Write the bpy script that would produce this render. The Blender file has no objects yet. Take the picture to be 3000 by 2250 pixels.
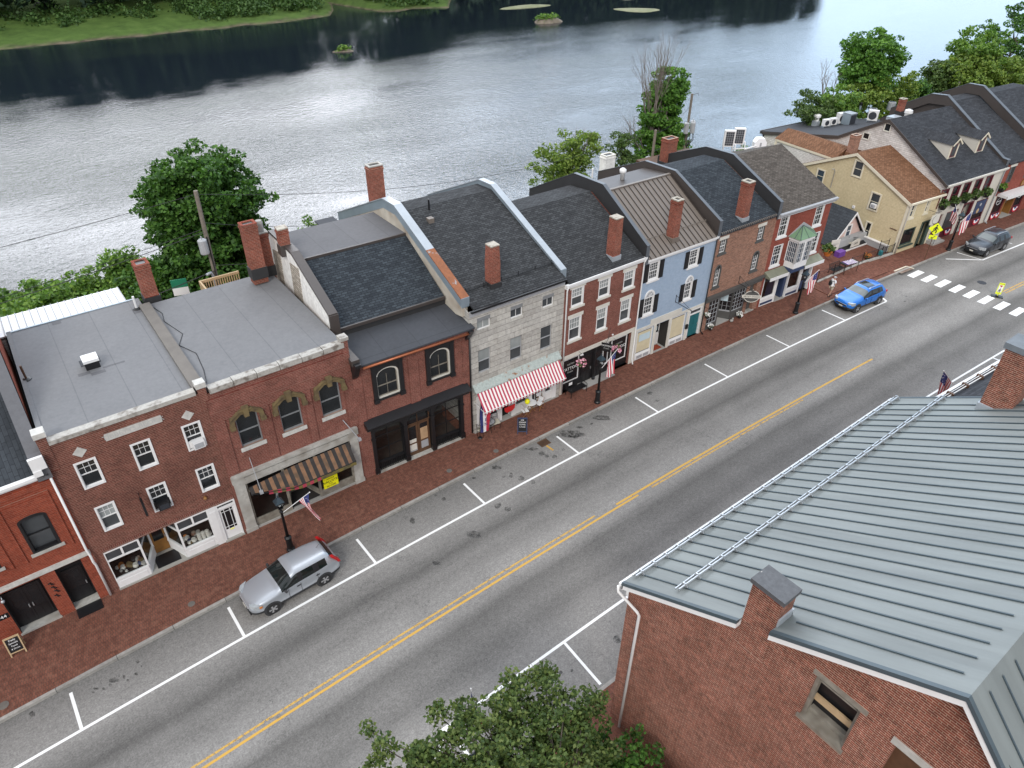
# parameters
WATER_IOR=2.1; WATER_BUMP=.7
SUN=(-135,38,1.7,22)     # azimuth, elevation, strength, angle
CLOUD=(5.0,11.0,3.9,3.2) # cloud shade low, high, glow of the brightest cloud bank, its sharpness
EXPO=0.36
import bpy, math, random
import numpy as np
from mathutils import Vector, Matrix
R=math.radians; PI=math.pi
random.seed(11)
S=bpy.context.scene; COL=S.collection
# ---------------------------------------------------------------- camera (solved from the photo)
FPX,PITCH,YAW,ROLL,CH=2085.318710501064,0.6207336721318544,0.6576970615152231,0.0074295163935182785,27.872
VW={'A':(0,1100,750/2074),'B':(0,1550,800/1896),'C':(650,950,750/2074),'D':(1350,700,600/1659),'E':(1800,550,450/1357),'F':(2100,450,450/1493),'G':(2400,300,600/1810),'H':(650,1500,450/2133),'I':(0,750,800/2212),'J':(350,350,800/2212),'K':(900,450,600/1810),'L':(1500,150,650/2157),'M':(2200,0,800/2212),'N':(1750,1050,1250/2183),'O':(1000,1650,1200/2212),'P':(2000,1600,1000/2212),'Q':(0,0,1500/2212),'R':(1500,0,1500/2212),'S':(2500,600,500/1382),'U':(1200,1100,900/2133),'W':(0,0,3000/2212),'X':(0,0,1),
 'Y':(2350,650,300/2164),'V':(1360,1080,260/1961),'T':(2800,400,200/1185),'Z':(2700,560,260/1961),'a':(2100,360,220/2212),'b':(0,1750,320/2212)}
_fw=Vector((math.sin(YAW)*math.cos(PITCH),math.cos(YAW)*math.cos(PITCH),-math.sin(PITCH)))
_r=Vector((math.cos(YAW),-math.sin(YAW),0)); _u=_r.cross(_fw)
CR=_r*math.cos(ROLL)+_u*math.sin(ROLL); CU=_u*math.cos(ROLL)-_r*math.sin(ROLL)
C0=Vector((0,0,CH))
def ray(v,x,y):
    a,b,s=VW[v]; X=a+x*s; Y=b+y*s
    return CR*((X-1500)/FPX)+CU*((1125-Y)/FPX)+_fw
def G(v,x,y,z=.15):
    d=ray(v,x,y); return C0+d*((z-CH)/d.z)
def PL(v,x,y,p,n):
    d=ray(v,x,y); p=Vector(p); n=Vector(n); return C0+d*((p-C0).dot(n)/d.dot(n))
def UP(v,x,y,p):                       # height of the point seen at (x,y) above ground point p
    return PL(v,x,y,p,(math.sin(YAW),math.cos(YAW),0)).z
def bend(x): return -0.00088*(x-20)**2
# ---------------------------------------------------------------- tagging, mesh building
WM={}
def tag(o,label=None,cat=None,group=None,kind=None):
    if label: o['label']=label
    if cat: o['category']=cat
    if group: o['group']=group
    if kind: o['kind']=kind
    return o
def empty(name,M,label=None,cat=None,group=None):
    o=bpy.data.objects.new(name,None); COL.objects.link(o); o.empty_display_size=.3
    if not isinstance(M,Matrix): M=Matrix.Translation(Vector(M))
    o.matrix_basis=M; WM[o]=M
    return tag(o,label,cat,group)
class MB:
    def __init__(s): s.v=[];s.f=[];s.m=[]
    def face(s,pts,m=0):
        b=len(s.v); s.v+= [tuple(p) for p in pts]; s.f.append(tuple(range(b,b+len(pts)))); s.m.append(m); return s
    def box(s,x0,x1,y0,y1,z0,z1,m=0):
        if x0>x1:x0,x1=x1,x0
        if y0>y1:y0,y1=y1,y0
        if z0>z1:z0,z1=z1,z0
        b=len(s.v); s.v+=[(x0,y0,z0),(x1,y0,z0),(x1,y1,z0),(x0,y1,z0),(x0,y0,z1),(x1,y0,z1),(x1,y1,z1),(x0,y1,z1)]
        for q in((0,3,2,1),(4,5,6,7),(0,1,5,4),(1,2,6,5),(2,3,7,6),(3,0,4,7)): s.f.append(tuple(b+i for i in q)); s.m.append(m)
        return s
    def prism(s,poly,a,b,axis='x',m=0):
        k={'x':lambda p,t:(t,p[0],p[1]),'y':lambda p,t:(p[0],t,p[1]),'z':lambda p,t:(p[0],p[1],t)}[axis]
        n=len(poly); o=len(s.v); s.v+=[k(p,a) for p in poly]+[k(p,b) for p in poly]
        s.f.append(tuple(o+i for i in range(n))); s.m.append(m); s.f.append(tuple(o+n+i for i in reversed(range(n)))); s.m.append(m)
        for i in range(n):
            j=(i+1)%n; s.f.append((o+i,o+n+i,o+n+j,o+j)); s.m.append(m)
        return s
    def tube(s,pts,r,n=8,m=0,cap=True):
        pts=[Vector(p) for p in pts]; N=len(pts); rr=r if isinstance(r,(list,tuple)) else [r]*N
        o=len(s.v); t0=(pts[1]-pts[0]).normalized(); x=t0.orthogonal().normalized()
        for i,p in enumerate(pts):
            t=(pts[min(i+1,N-1)]-pts[max(i-1,0)]).normalized(); x=(x-t*x.dot(t)); x=x.normalized() if x.length>1e-6 else t.orthogonal().normalized(); y=t.cross(x)
            for k in range(n):
                a=2*PI*k/n+PI/n; s.v.append(tuple(p+(x*math.cos(a)+y*math.sin(a))*rr[i]))
        for i in range(N-1):
            for k in range(n):
                j=(k+1)%n; s.f.append((o+i*n+k,o+i*n+j,o+(i+1)*n+j,o+(i+1)*n+k)); s.m.append(m)
        if cap:
            s.f.append(tuple(o+k for k in reversed(range(n)))); s.m.append(m); s.f.append(tuple(o+(N-1)*n+k for k in range(n))); s.m.append(m)
        return s
    def lathe(s,prof,n=12,cx=0,cy=0,m=0,ph=0):   # prof: (r,z)
        o=len(s.v)
        for r,z in prof:
            for k in range(n): a=2*PI*k/n+ph; s.v.append((cx+r*math.cos(a),cy+r*math.sin(a),z))
        for i in range(len(prof)-1):
            for k in range(n):
                j=(k+1)%n; s.f.append((o+i*n+k,o+i*n+j,o+(i+1)*n+j,o+(i+1)*n+k)); s.m.append(m)
        s.f.append(tuple(o+k for k in reversed(range(n)))); s.m.append(m); s.f.append(tuple(o+(len(prof)-1)*n+k for k in range(n))); s.m.append(m)
        return s
    def ball(s,c,r,n=8,m=0,sq=(1,1,1)):
        o=len(s.v); h=max(4,n//2)
        for i in range(1,h):
            t=PI*i/h
            for k in range(n): a=2*PI*k/n; s.v.append((c[0]+r*sq[0]*math.sin(t)*math.cos(a),c[1]+r*sq[1]*math.sin(t)*math.sin(a),c[2]+r*sq[2]*math.cos(t)))
        for i in range(h-2):
            for k in range(n): j=(k+1)%n; s.f.append((o+i*n+k,o+(i+1)*n+k,o+(i+1)*n+j,o+i*n+j)); s.m.append(m)
        a=len(s.v); s.v.append((c[0],c[1],c[2]+r*sq[2])); s.v.append((c[0],c[1],c[2]-r*sq[2]))
        for k in range(n):
            j=(k+1)%n; s.f.append((a,o+k,o+j)); s.m.append(m); s.f.append((a+1,o+(h-2)*n+j,o+(h-2)*n+k)); s.m.append(m)
        return s
    def build(s,name,mats,parent=None,M=None,smooth=False):
        me=bpy.data.meshes.new(name); me.from_pydata(s.v,[],s.f)
        if not isinstance(mats,(list,tuple)): mats=[mats]
        for m in mats: me.materials.append(m)
        if len(mats)>1: me.polygons.foreach_set('material_index',s.m)
        if smooth: me.polygons.foreach_set('use_smooth',[True]*len(s.f))
        me.update()
        o=bpy.data.objects.new(name,me); COL.objects.link(o)
        Mw=M if M is not None else (WM[parent] if parent else Matrix())
        WM[o]=Mw
        if parent: o.parent=parent; o.matrix_basis=WM[parent].inverted()@Mw
        else: o.matrix_basis=Mw
        return o
def Ml(x=0,y=0,z=0,rz=0,rx=0,ry=0): return Matrix.Translation((x,y,z))@Matrix.Rotation(rz,4,'Z')@Matrix.Rotation(ry,4,'Y')@Matrix.Rotation(rx,4,'X')
def copy_tree(o,M,label=None,parent=None):
    c=o.copy(); COL.objects.link(c)
    if parent is None: c.matrix_basis=M; WM[c]=M
    else: c.parent=parent; WM[c]=WM[parent]@o.matrix_basis
    if label: c['label']=label
    for ch in list(o.children): copy_tree(ch,None,None,c)
    return c
class Fr:                                   # a facade frame: u along the wall, v into the building, z up
    def __init__(s,p0,p1):
        s.p=Vector((p0[0],p0[1],0)); d=Vector((p1[0],p1[1],0))-s.p; s.L=d.length; s.e=d/s.L; s.n=Vector((-s.e.y,s.e.x,0))
        s.M=Matrix((( s.e.x,s.n.x,0,s.p.x),(s.e.y,s.n.y,0,s.p.y),(0,0,1,0),(0,0,0,1)))
    def loc(s,P): q=P-s.p; return Vector((q.dot(s.e),q.dot(s.n),q.z))
    def F(s,v,x,y,dep=0): q=s.loc(PL(v,x,y,s.p+s.n*dep,s.n)); return q.x,q.z
    def S(s,v,x,y,u=0): q=s.loc(PL(v,x,y,s.p+s.e*u,s.e)); return q.y,q.z
    def Z(s,v,x,y,z): q=s.loc(G(v,x,y,z)); return q.x,q.y
    def rect(s,v,bl,tr,dep=0):
        a=s.F(v,*bl,dep); b=s.F(v,*tr,dep); return a[0],b[0],a[1],b[1]
    def w(s,u,v,z): return s.p+s.e*u+s.n*v+Vector((0,0,z))
# ---------------------------------------------------------------- materials
MATS={}
def newmat(name):
    m=bpy.data.materials.new(name); m.use_nodes=True; nt=m.node_tree; nt.nodes.clear()
    out=nt.nodes.new('ShaderNodeOutputMaterial'); p=nt.nodes.new('ShaderNodeBsdfPrincipled'); nt.links.new(p.outputs[0],out.inputs[0])
    MATS[name]=m; return m,nt,p
def N(nt,t,**k):
    n=nt.nodes.new('ShaderNode'+t)
    for a,b in k.items():
        if a in n.inputs.keys(): n.inputs[a].default_value=b
        else: setattr(n,a,b)
    return n
def c4(c): return (c[0],c[1],c[2],1)
def mixc(nt,fac,a,b,mode='MIX'):
    n=nt.nodes.new('ShaderNodeMix'); n.data_type='RGBA'; n.blend_type=mode
    for i,x in((0,fac),(6,a),(7,b)):
        if hasattr(x,'links') or hasattr(x,'is_linked'): nt.links.new(x,n.inputs[i])
        else: n.inputs[i].default_value=x if i==0 else c4(x)
    return n.outputs[2]
def math_(nt,op,a,b=0.0,clamp=False):
    n=nt.nodes.new('ShaderNodeMath'); n.operation=op; n.use_clamp=clamp
    for i,x in enumerate((a,b)):
        if hasattr(x,'is_linked'): nt.links.new(x,n.inputs[i])
        else: n.inputs[i].default_value=x
    return n.outputs[0]
def ramp(nt,fac,stops,interp='LINEAR'):
    n=nt.nodes.new('ShaderNodeValToRGB'); cr=n.color_ramp; cr.interpolation=interp
    while len(cr.elements)<len(stops): cr.elements.new(.5)
    for e,(p,c) in zip(cr.elements,stops): e.position=p; e.color=c4(c) if not isinstance(c,(int,float)) else (c,c,c,1)
    nt.links.new(fac,n.inputs[0]); return n.outputs[0]
def noise(nt,vec,scale,detail=4,rough=.6):
    n=N(nt,'TexNoise',Scale=scale,Detail=detail,Roughness=rough)
    if vec is not None: nt.links.new(vec,n.inputs['Vector'])
    return n.outputs['Fac']
def obj_vec(nt): return nt.nodes.new('ShaderNodeTexCoord').outputs['Object']
def plan_vec(nt,mode):
    v=obj_vec(nt); sp=nt.nodes.new('ShaderNodeSeparateXYZ'); nt.links.new(v,sp.inputs[0]); c=nt.nodes.new('ShaderNodeCombineXYZ')
    if mode=='wall': nt.links.new(math_(nt,'MULTIPLY',math_(nt,'ADD',sp.outputs[0],sp.outputs[1]),2.0),c.inputs[0]); nt.links.new(sp.outputs[2],c.inputs[1])
    elif mode=='roof': nt.links.new(sp.outputs[0],c.inputs[0]); nt.links.new(math_(nt,'MULTIPLY',sp.outputs[1],1.15),c.inputs[1])
    elif mode=='roofy': nt.links.new(sp.outputs[1],c.inputs[0]); nt.links.new(math_(nt,'MULTIPLY',sp.outputs[0],1.15),c.inputs[1])
    else: nt.links.new(sp.outputs[0],c.inputs[0]); nt.links.new(sp.outputs[1],c.inputs[1])
    return v,c.outputs[0]
def plain(name,c,rough=.6,metal=0,var=.25,sc=1.5,bump=0,spec=.5,c2=None):
    m,nt,p=newmat(name); v=obj_vec(nt)
    f=noise(nt,v,sc,5,.65); f=ramp(nt,f,[(.3,0),(.7,1)])
    a=c2 or tuple(x*(1-var) for x in c); nt.links.new(mixc(nt,f,a,c),p.inputs['Base Color'])
    p.inputs['Roughness'].default_value=rough; p.inputs['Metallic'].default_value=metal; p.inputs['Specular IOR Level'].default_value=spec
    if bump:
        b=N(nt,'Bump',Strength=bump,Distance=.02); nt.links.new(noise(nt,v,sc*12,3),b.inputs['Height']); nt.links.new(b.outputs[0],p.inputs['Normal'])
    return m
def courses(name,c1,c2,mortar,bw,bh,ms,mode='wall',stain=.35,stc=None,ssc=.35,off=.5,rough=.85,bump=.4,bias=0,sm=.1,fine=.2,jit=0):
    m,nt,p=newmat(name); v,q=plan_vec(nt,mode)
    if jit:
        nz=N(nt,'TexNoise',Scale=1.3,Detail=2); nt.links.new(v,nz.inputs['Vector'])
        vm=nt.nodes.new('ShaderNodeVectorMath'); vm.operation='MULTIPLY_ADD'; nt.links.new(nz.outputs['Color'],vm.inputs[0]); vm.inputs[1].default_value=(jit,jit,0); nt.links.new(q,vm.inputs[2]); q=vm.outputs[0]
    b=N(nt,'TexBrick',Scale=1.0,Bias=bias); b.offset=off
    for k,x in(('Color1',c4(c1)),('Color2',c4(c2)),('Mortar',c4(mortar)),('Mortar Size',ms),('Mortar Smooth',sm),('Brick Width',bw*(2 if mode=='wall' else 1)),('Row Height',bh)): b.inputs[k].default_value=x
    nt.links.new(q,b.inputs['Vector'])
    f=ramp(nt,noise(nt,v,ssc,6,.7),[(.42,0),(.72,1)]); col=b.outputs['Color']
    fn=ramp(nt,noise(nt,v,5,4,.7),[(.3,1-fine),(.7,1+fine*.6)]); col=mixc(nt,1.0,col,fn,'MULTIPLY')
    st=stc or (.35,.32,.30)
    col=mixc(nt,math_(nt,'MULTIPLY',f,stain),col,mixc(nt,1.0,col,st,'MULTIPLY'))
    nt.links.new(col,p.inputs['Base Color']); p.inputs['Roughness'].default_value=rough; p.inputs['Specular IOR Level'].default_value=.15
    if bump:
        bp=N(nt,'Bump',Strength=bump,Distance=.01,Invert=True) if False else N(nt,'Bump',Strength=bump,Distance=.01)
        nt.links.new(math_(nt,'SUBTRACT',1.0,b.outputs['Fac']),bp.inputs['Height']); nt.links.new(bp.outputs[0],p.inputs['Normal'])
    return m
M={}
def oilcan_sheen(name,c):
    m,nt,p=newmat(name); v=obj_vec(nt); mp=N(nt,'Mapping'); mp.inputs['Scale'].default_value=(.18,1.6,.18); nt.links.new(v,mp.inputs[0])
    f=ramp(nt,noise(nt,mp.outputs[0],1.0,5,.6),[(.3,.80),(.7,1.14)]); g=ramp(nt,noise(nt,v,7,4,.8),[(.74,0),(.80,1)]); col=mixc(nt,1.0,c,f,'MULTIPLY'); col=mixc(nt,math_(nt,'MULTIPLY',g,.35),col,(.5,.52,.52))  # stretched streaks paint the metal's sheen into the colour
    nt.links.new(col,p.inputs['Base Color']); p.inputs['Roughness'].default_value=.55; b=N(nt,'Bump',Strength=.25,Distance=.06); nt.links.new(noise(nt,mp.outputs[0],2.0,2),b.inputs['Height']); nt.links.new(b.outputs[0],p.inputs['Normal']); return m
# brickwork
M['brick_dark']=courses('brick_dark',(.125,.042,.031),(.195,.066,.049),(.34,.23,.18),.235,.083,.008,stain=.75,ssc=.5,stc=(.4,.38,.4))
M['brick_mid']=courses('brick_mid',(.155,.048,.038),(.225,.072,.056),(.36,.24,.19),.235,.083,.0075,stain=.6,ssc=.4)
M['brick_red']=courses('brick_red',(.22,.042,.022),(.30,.062,.032),(.30,.15,.11),.235,.083,.008,stain=.55,ssc=.45,stc=(.5,.42,.40))
M['brick_tan']=courses('brick_tan',(.20,.088,.06),(.34,.165,.11),(.40,.31,.25),.235,.083,.010,stain=.35)
M['brick_plain']=courses('brick_plain',(.22,.055,.040),(.275,.07,.050),(.30,.14,.11),.235,.083,.006,stain=.45,ssc=.3)
M['brick_near']=courses('brick_near',(.16,.044,.029),(.265,.07,.043),(.44,.34,.27),.225,.078,.0105,stain=.7,ssc=.45,stc=(.45,.40,.36),fine=.45)
M['brick_chimney']=courses('brick_chimney',(.17,.04,.026),(.27,.065,.040),(.40,.28,.22),.225,.078,.008,stain=.5,ssc=.8)
M['granite']=courses('granite',(.40,.385,.36),(.53,.515,.48),(.20,.19,.18),1.25,.37,.013,stain=.45,ssc=.7,stc=(.62,.58,.52),fine=.28,bump=.3)
M['blue_paint']=courses('blue_paint',(.31,.395,.51),(.34,.425,.535),(.295,.38,.49),.235,.083,.006,stain=.35,ssc=.35,stc=(.72,.74,.78),rough=.6,fine=.08,bump=.25)
M['white_brick']=courses('white_brick',(.55,.53,.51),(.68,.66,.64),(.36,.33,.31),.42,.17,.012,stain=.5,ssc=.9,stc=(.62,.55,.52),fine=.2)
M['clap_yellow']=courses('clap_yellow',(.57,.485,.31),(.60,.515,.335),(.47,.40,.25),60,.125,.010,stain=.3,ssc=.5,stc=(.7,.64,.56),rough=.7,fine=.15,off=0)
M['clap_white']=courses('clap_white',(.62,.61,.59),(.66,.65,.63),(.36,.35,.34),60,.14,.012,stain=.35,ssc=.6,stc=(.7,.66,.62),rough=.7,off=0)
# roofs
def shing(n,a,b,c,st=.3,mode='roof'): return courses(n,a,b,c,.33,.155,.022,mode,stain=st,ssc=.25,stc=(.6,.6,.62),off=.47,sm=.6,bias=-.1,fine=.25,bump=.35)  # dark joint colour paints a shadow line under each shingle course
M['shingle_black']=shing('shingle_black',(.035,.037,.040),(.068,.072,.077),(.02,.021,.023))
M['shingle_slate']=shing('shingle_slate',(.027,.033,.041),(.054,.066,.078),(.016,.019,.023))
M['shingle_dark']=courses('shingle_dark',(.033,.036,.042),(.056,.06,.069),(.022,.024,.028),.5,.17,.012,'roof',stain=.4,ssc=.3,off=.47,sm=.6,fine=.3)  # joint colour again draws a painted shadow line between courses
M['shingle_grey']=shing('shingle_grey',(.075,.064,.055),(.135,.118,.103),(.045,.04,.035))
M['shingle_brown']=shing('shingle_brown',(.15,.072,.038),(.25,.13,.075),(.085,.045,.027))
M['shingle_b1']=courses('shingle_b1',(.038,.044,.052),(.052,.06,.07),(.02,.023,.028),.5,.2,.012,'roofy',stain=.3,off=.47,sm=.5)  # courses parted by the same painted shadow line
def membrane(n,c,sheet=2.2):
    m=courses(n,tuple(x*.96 for x in c),c,tuple(x*.80 for x in c),40,sheet,.03,'roofy',stain=.28,ssc=.45,stc=(.62,.62,.64),rough=.75,fine=.10,bump=.05,off=0,sm=.3); return m
M['membrane']=membrane('membrane',(.175,.178,.186)); M['membrane_dark']=membrane('membrane_dark',(.06,.064,.073)); M['membrane_mid']=membrane('membrane_mid',(.125,.125,.133))
M['metal_tan']=plain('metal_tan',(.165,.14,.12),.5,.0,.12,.6); M['metal_tan_dark']=plain('metal_tan_dark',(.05,.04,.034),.5,0,.15)
M['metal_brown']=plain('metal_brown',(.060,.050,.046),.5,0,.2,.6)
M['metal_green_grey']=plain('metal_green_grey',(.195,.222,.218),.5,.0,.10,.35,c2=(.178,.203,.20)); M['metal_green_grey']=oilcan_sheen('metal_green_grey',(.168,.186,.182)) if 'oilcan_sheen' in globals() else M['metal_green_grey']; M['seam_dark']=plain('seam_dark',(.06,.085,.10),.5,0,.2)
M['metal_white']=plain('metal_white',(.80,.81,.83),.4,0,.06,.4)
M['galv']=plain('galv',(.27,.33,.38),.42,.25,.2,.8); M['galv_light']=plain('galv_light',(.38,.42,.46),.4,.2,.2,.8)
def patchy(name,a,b,th,sc,rough=.7,soft=.04):
    m,nt,p=newmat(name); v=obj_vec(nt); f=ramp(nt,noise(nt,v,sc,6,.65),[(th-soft,0),(th+soft,1)]); g=ramp(nt,noise(nt,v,sc*4,4),[(.3,.75),(.7,1.1)])
    nt.links.new(mixc(nt,1.0,mixc(nt,f,a,b),g,'MULTIPLY'),p.inputs['Base Color']); p.inputs['Roughness'].default_value=rough; return m
M['galv_rust']=patchy('galv_rust',(.42,.47,.50),(.25,.085,.03),.36,1.2)
M['rust_sheet']=patchy('rust_sheet',(.38,.43,.41),(.25,.11,.045),.60,2.2)
M['parapet_stone']=patchy('parapet_stone',(.40,.385,.355),(.17,.15,.13),.56,2.6,.8,.06)
M['pale_stone']=patchy('pale_stone',(.52,.51,.48),(.42,.40,.36),.62,1.2,.8,.08)
M['stone_grey']=patchy('stone_grey',(.42,.41,.38),(.26,.24,.21),.58,1.5,.8,.1)
M['ochre_stone']=patchy('ochre_stone',(.17,.125,.055),(.085,.06,.035),.55,3.0,.85,.12)
M['cap_stone']=patchy('cap_stone',(.40,.37,.31),(.26,.22,.18),.55,2.5)
M['stucco']=patchy('stucco',(.78,.77,.74),(.55,.53,.49),.68,.9,.85,.1)
M['old_stucco']=patchy('old_stucco',(.50,.46,.39),(.27,.22,.17),.56,.9,.85,.12)
M['kerb_roof']=plain('kerb_roof',(.15,.135,.12),.8,0,.25,1.5)
M['rubble']=courses('rubble',(.34,.30,.25),(.52,.47,.40),(.20,.18,.16),.35,.16,.02,stain=.4,fine=.4)
M['black_stain']=plain('black_stain',(.028,.028,.03),.65,0,.2)
M['paver_stone']=plain('paver_stone',(.36,.35,.32),.8,0,.25,1.2)
# trim and glazing
M['white']=plain('white',(.74,.74,.74),.5,0,.10,2); M['off_white']=plain('off_white',(.64,.62,.56),.6,0,.16,1.6); M['cream']=plain('cream',(.55,.52,.46),.65,0,.10,.8)
M['cream_trim']=plain('cream_trim',(.68,.63,.50),.6,0,.12,1.5); M['black']=plain('black',(.012,.012,.014),.4,0,.3,2); M['iron']=plain('iron',(.014,.015,.017),.45,.2,.3,3)
M['grey_trim']=plain('grey_trim',(.085,.085,.082),.55,0,.15,2); M['grey_sash']=plain('grey_sash',(.22,.23,.24),.55,0,.2,2); M['grey_light']=plain('grey_light',(.36,.37,.39),.55,0,.15,2)
M['weathered_wood']=patchy('weathered_wood',(.27,.25,.21),(.15,.13,.105),.5,3,.85,.15)
M['maroon']=plain('maroon',(.11,.014,.024),.5,0,.2,1.5); M['wood_orange']=plain('wood_orange',(.30,.14,.035),.5,0,.3,4); M['wood_brown']=plain('wood_brown',(.11,.055,.028),.6,0,.35,4)
M['wood_pale']=plain('wood_pale',(.50,.36,.21),.65,0,.25,5); M['plywood']=plain('plywood',(.47,.31,.18),.7,0,.25,3); M['teal']=plain('teal',(.012,.13,.15),.5,0,.12,2)
M['navy']=plain('navy',(.035,.055,.12),.5,0,.15,2); M['copper']=plain('copper',(.40,.13,.06),.4,.4,.3,3); M['green_copper']=plain('green_copper',(.17,.29,.17),.6,0,.25,2); M['dull_green']=plain('dull_green',(.22,.23,.17),.6,0,.3,1.5)
M['pink']=plain('pink',(.62,.45,.41),.7,0,.08,1.5); M['purple']=plain('purple',(.16,.06,.33),.6,0,.2); M['orange']=plain('orange',(.60,.20,.04),.6,0,.2)
M['green_dark']=plain('green_dark',(.05,.075,.06),.6,0,.15,2); M['red']=plain('red',(.50,.02,.02),.5,0,.1); M['yellow']=plain('yellow',(.85,.82,.01),.5,0,.05); M['yellow_green']=plain('yellow_green',(.80,.90,.02),.45,0,.04)
M['concrete']=plain('concrete',(.36,.35,.33),.85,0,.25,1.2,.2); M['deck_grey']=plain('deck_grey',(.38,.39,.40),.7,0,.15,1)
M['plastic_white']=plain('plastic_white',(.70,.70,.70),.45,0,.06); M['steel']=plain('steel',(.45,.47,.49),.35,.6,.15); M['dark_grille']=plain('dark_grille',(.035,.04,.05),.5,0,.2)
M['cushion']=plain('cushion',(.55,.52,.43),.8,0,.1); M['wire']=plain('wire',(.02,.02,.022),.6,0,.1); M['pole_wood']=plain('pole_wood',(.20,.17,.14),.85,0,.3,6); M['bark']=plain('bark',(.085,.07,.055),.9,0,.4,5,.4); M['dead_wood']=plain('dead_wood',(.20,.17,.15),.9,0,.3,4)
M['letter_white']=plain('letter_white',(.80,.80,.80),.6,0,.03); M['letter_grey']=plain('letter_grey',(.44,.44,.43),.8,0,.1); M['letter_black']=plain('letter_black',(.02,.02,.02),.6,0,.1); M['pale_blue']=plain('pale_blue',(.50,.62,.68),.6,0,.1)
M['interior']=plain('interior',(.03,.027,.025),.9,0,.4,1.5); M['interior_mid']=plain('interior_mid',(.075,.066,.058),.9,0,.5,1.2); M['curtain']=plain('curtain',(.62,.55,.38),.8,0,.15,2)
M['blue_flag']=plain('blue_flag',(.03,.04,.17),.7,0,.15); M['red_flag']=plain('red_flag',(.48,.025,.05),.7,0,.12); M['white_flag']=plain('white_flag',(.78,.77,.77),.7,0,.05)
M['awn_red']=plain('awn_red',(.43,.05,.085),.75,0,.1); M['awn_white']=plain('awn_white',(.80,.78,.76),.75,0,.06); M['awn_brown']=plain('awn_brown',(.035,.03,.028),.85,0,.4,3); M['awn_tan']=patchy('awn_tan',(.23,.12,.065),(.10,.065,.04),.55,2.5,.85,.1); M['moss']=patchy('moss',(.22,.17,.04),(.10,.09,.05),.5,3,.9,.1)
M['skin']=plain('skin',(.46,.27,.19),.5,0,.1); M['cloth_white']=plain('cloth_white',(.74,.74,.75),.85,0,.06); M['cloth_khaki']=plain('cloth_khaki',(.55,.47,.36),.85,0,.1); M['cloth_grey']=plain('cloth_grey',(.42,.41,.41),.85,0,.15)
M['flower_white']=plain('flower_white',(.80,.80,.78),.7,0,.08); M['flower_pink']=plain('flower_pink',(.58,.10,.22),.7,0,.3,9,c2=(.75,.55,.6))
M['canopy_green']=plain('canopy_green',(.05,.11,.045),.5,0,.3,4)
def glass(name,c=(.012,.014,.016),rough=.06,spec=.5):
    m,nt,p=newmat(name); v=obj_vec(nt); f=noise(nt,v,.9,2); nt.links.new(mixc(nt,f,tuple(x*.5 for x in c),tuple(x*1.6 for x in c)),p.inputs['Base Color']); p.inputs['Roughness'].default_value=rough; p.inputs['Specular IOR Level'].default_value=spec
    b=N(nt,'Bump',Strength=.06,Distance=.05); nt.links.new(noise(nt,v,1.1,2),b.inputs['Height']); nt.links.new(b.outputs[0],p.inputs['Normal']); return m
M['glass']=glass('glass'); M['glass_grey']=glass('glass_grey',(.05,.055,.06)); M['glass_blue']=glass('glass_blue',(.035,.05,.075))
M['blind']=glass('blind',(.26,.28,.28),.25,.4)
m,nt,p=newmat('glass_clear'); nt.nodes.remove(p); M['glass_clear']=m
tr=nt.nodes.new('ShaderNodeBsdfTransparent'); tr.inputs[0].default_value=(.86,.88,.88,1); gl=N(nt,'BsdfGlossy',Roughness=.03); lw=nt.nodes.new('ShaderNodeLayerWeight'); mx=nt.nodes.new('ShaderNodeMixShader')
nt.links.new(math_(nt,'ADD',.05,math_(nt,'MULTIPLY',math_(nt,'POWER',lw.outputs['Facing'],3.0),.7),True),mx.inputs[0]); nt.links.new(tr.outputs[0],mx.inputs[1]); nt.links.new(gl.outputs[0],mx.inputs[2]); nt.links.new(mx.outputs[0],[n for n in nt.nodes if n.type=='OUTPUT_MATERIAL'][0].inputs[0])
def leafmat(name,cols,trans=.25):
    m,nt,p=newmat(name); g=nt.nodes.new('ShaderNodeNewGeometry'); v=obj_vec(nt)
    f=math_(nt,'ADD',math_(nt,'MULTIPLY',g.outputs['Random Per Island'],.6),math_(nt,'MULTIPLY',noise(nt,v,.55,2),.4))
    n=len(cols); col=ramp(nt,f,[(.15+.7*i/(n-1),c) for i,c in enumerate(cols)])
    nt.links.new(col,p.inputs['Base Color']); p.inputs['Roughness'].default_value=.55; p.inputs['Specular IOR Level'].default_value=.25
    t=nt.nodes.new('ShaderNodeBsdfTranslucent'); nt.links.new(mixc(nt,1.0,col,(1.3,1.35,.6),'MULTIPLY'),t.inputs[0]); mx=nt.nodes.new('ShaderNodeMixShader'); mx.inputs[0].default_value=trans
    out=[q for q in nt.nodes if q.type=='OUTPUT_MATERIAL'][0]; nt.links.new(p.outputs[0],mx.inputs[1]); nt.links.new(t.outputs[0],mx.inputs[2]); nt.links.new(mx.outputs[0],out.inputs[0]); return m
M['leaf_maple']=leafmat('leaf_maple',[(.018,.055,.012),(.05,.125,.022),(.10,.21,.036)])
M['leaf_light']=leafmat('leaf_light',[(.045,.105,.02),(.105,.21,.035),(.20,.31,.06)])
M['leaf_yellow']=leafmat('leaf_yellow',[(.06,.11,.02),(.13,.21,.035),(.23,.30,.065)])
M['leaf_dull']=leafmat('leaf_dull',[(.03,.062,.018),(.07,.125,.032),(.125,.18,.055)])
M['leaf_far']=leafmat('leaf_far',[(.012,.028,.016),(.026,.052,.026),(.04,.075,.035)],.1)
M['leaf_ivy']=leafmat('leaf_ivy',[(.03,.08,.018),(.08,.19,.03),(.15,.29,.05)])
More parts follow.
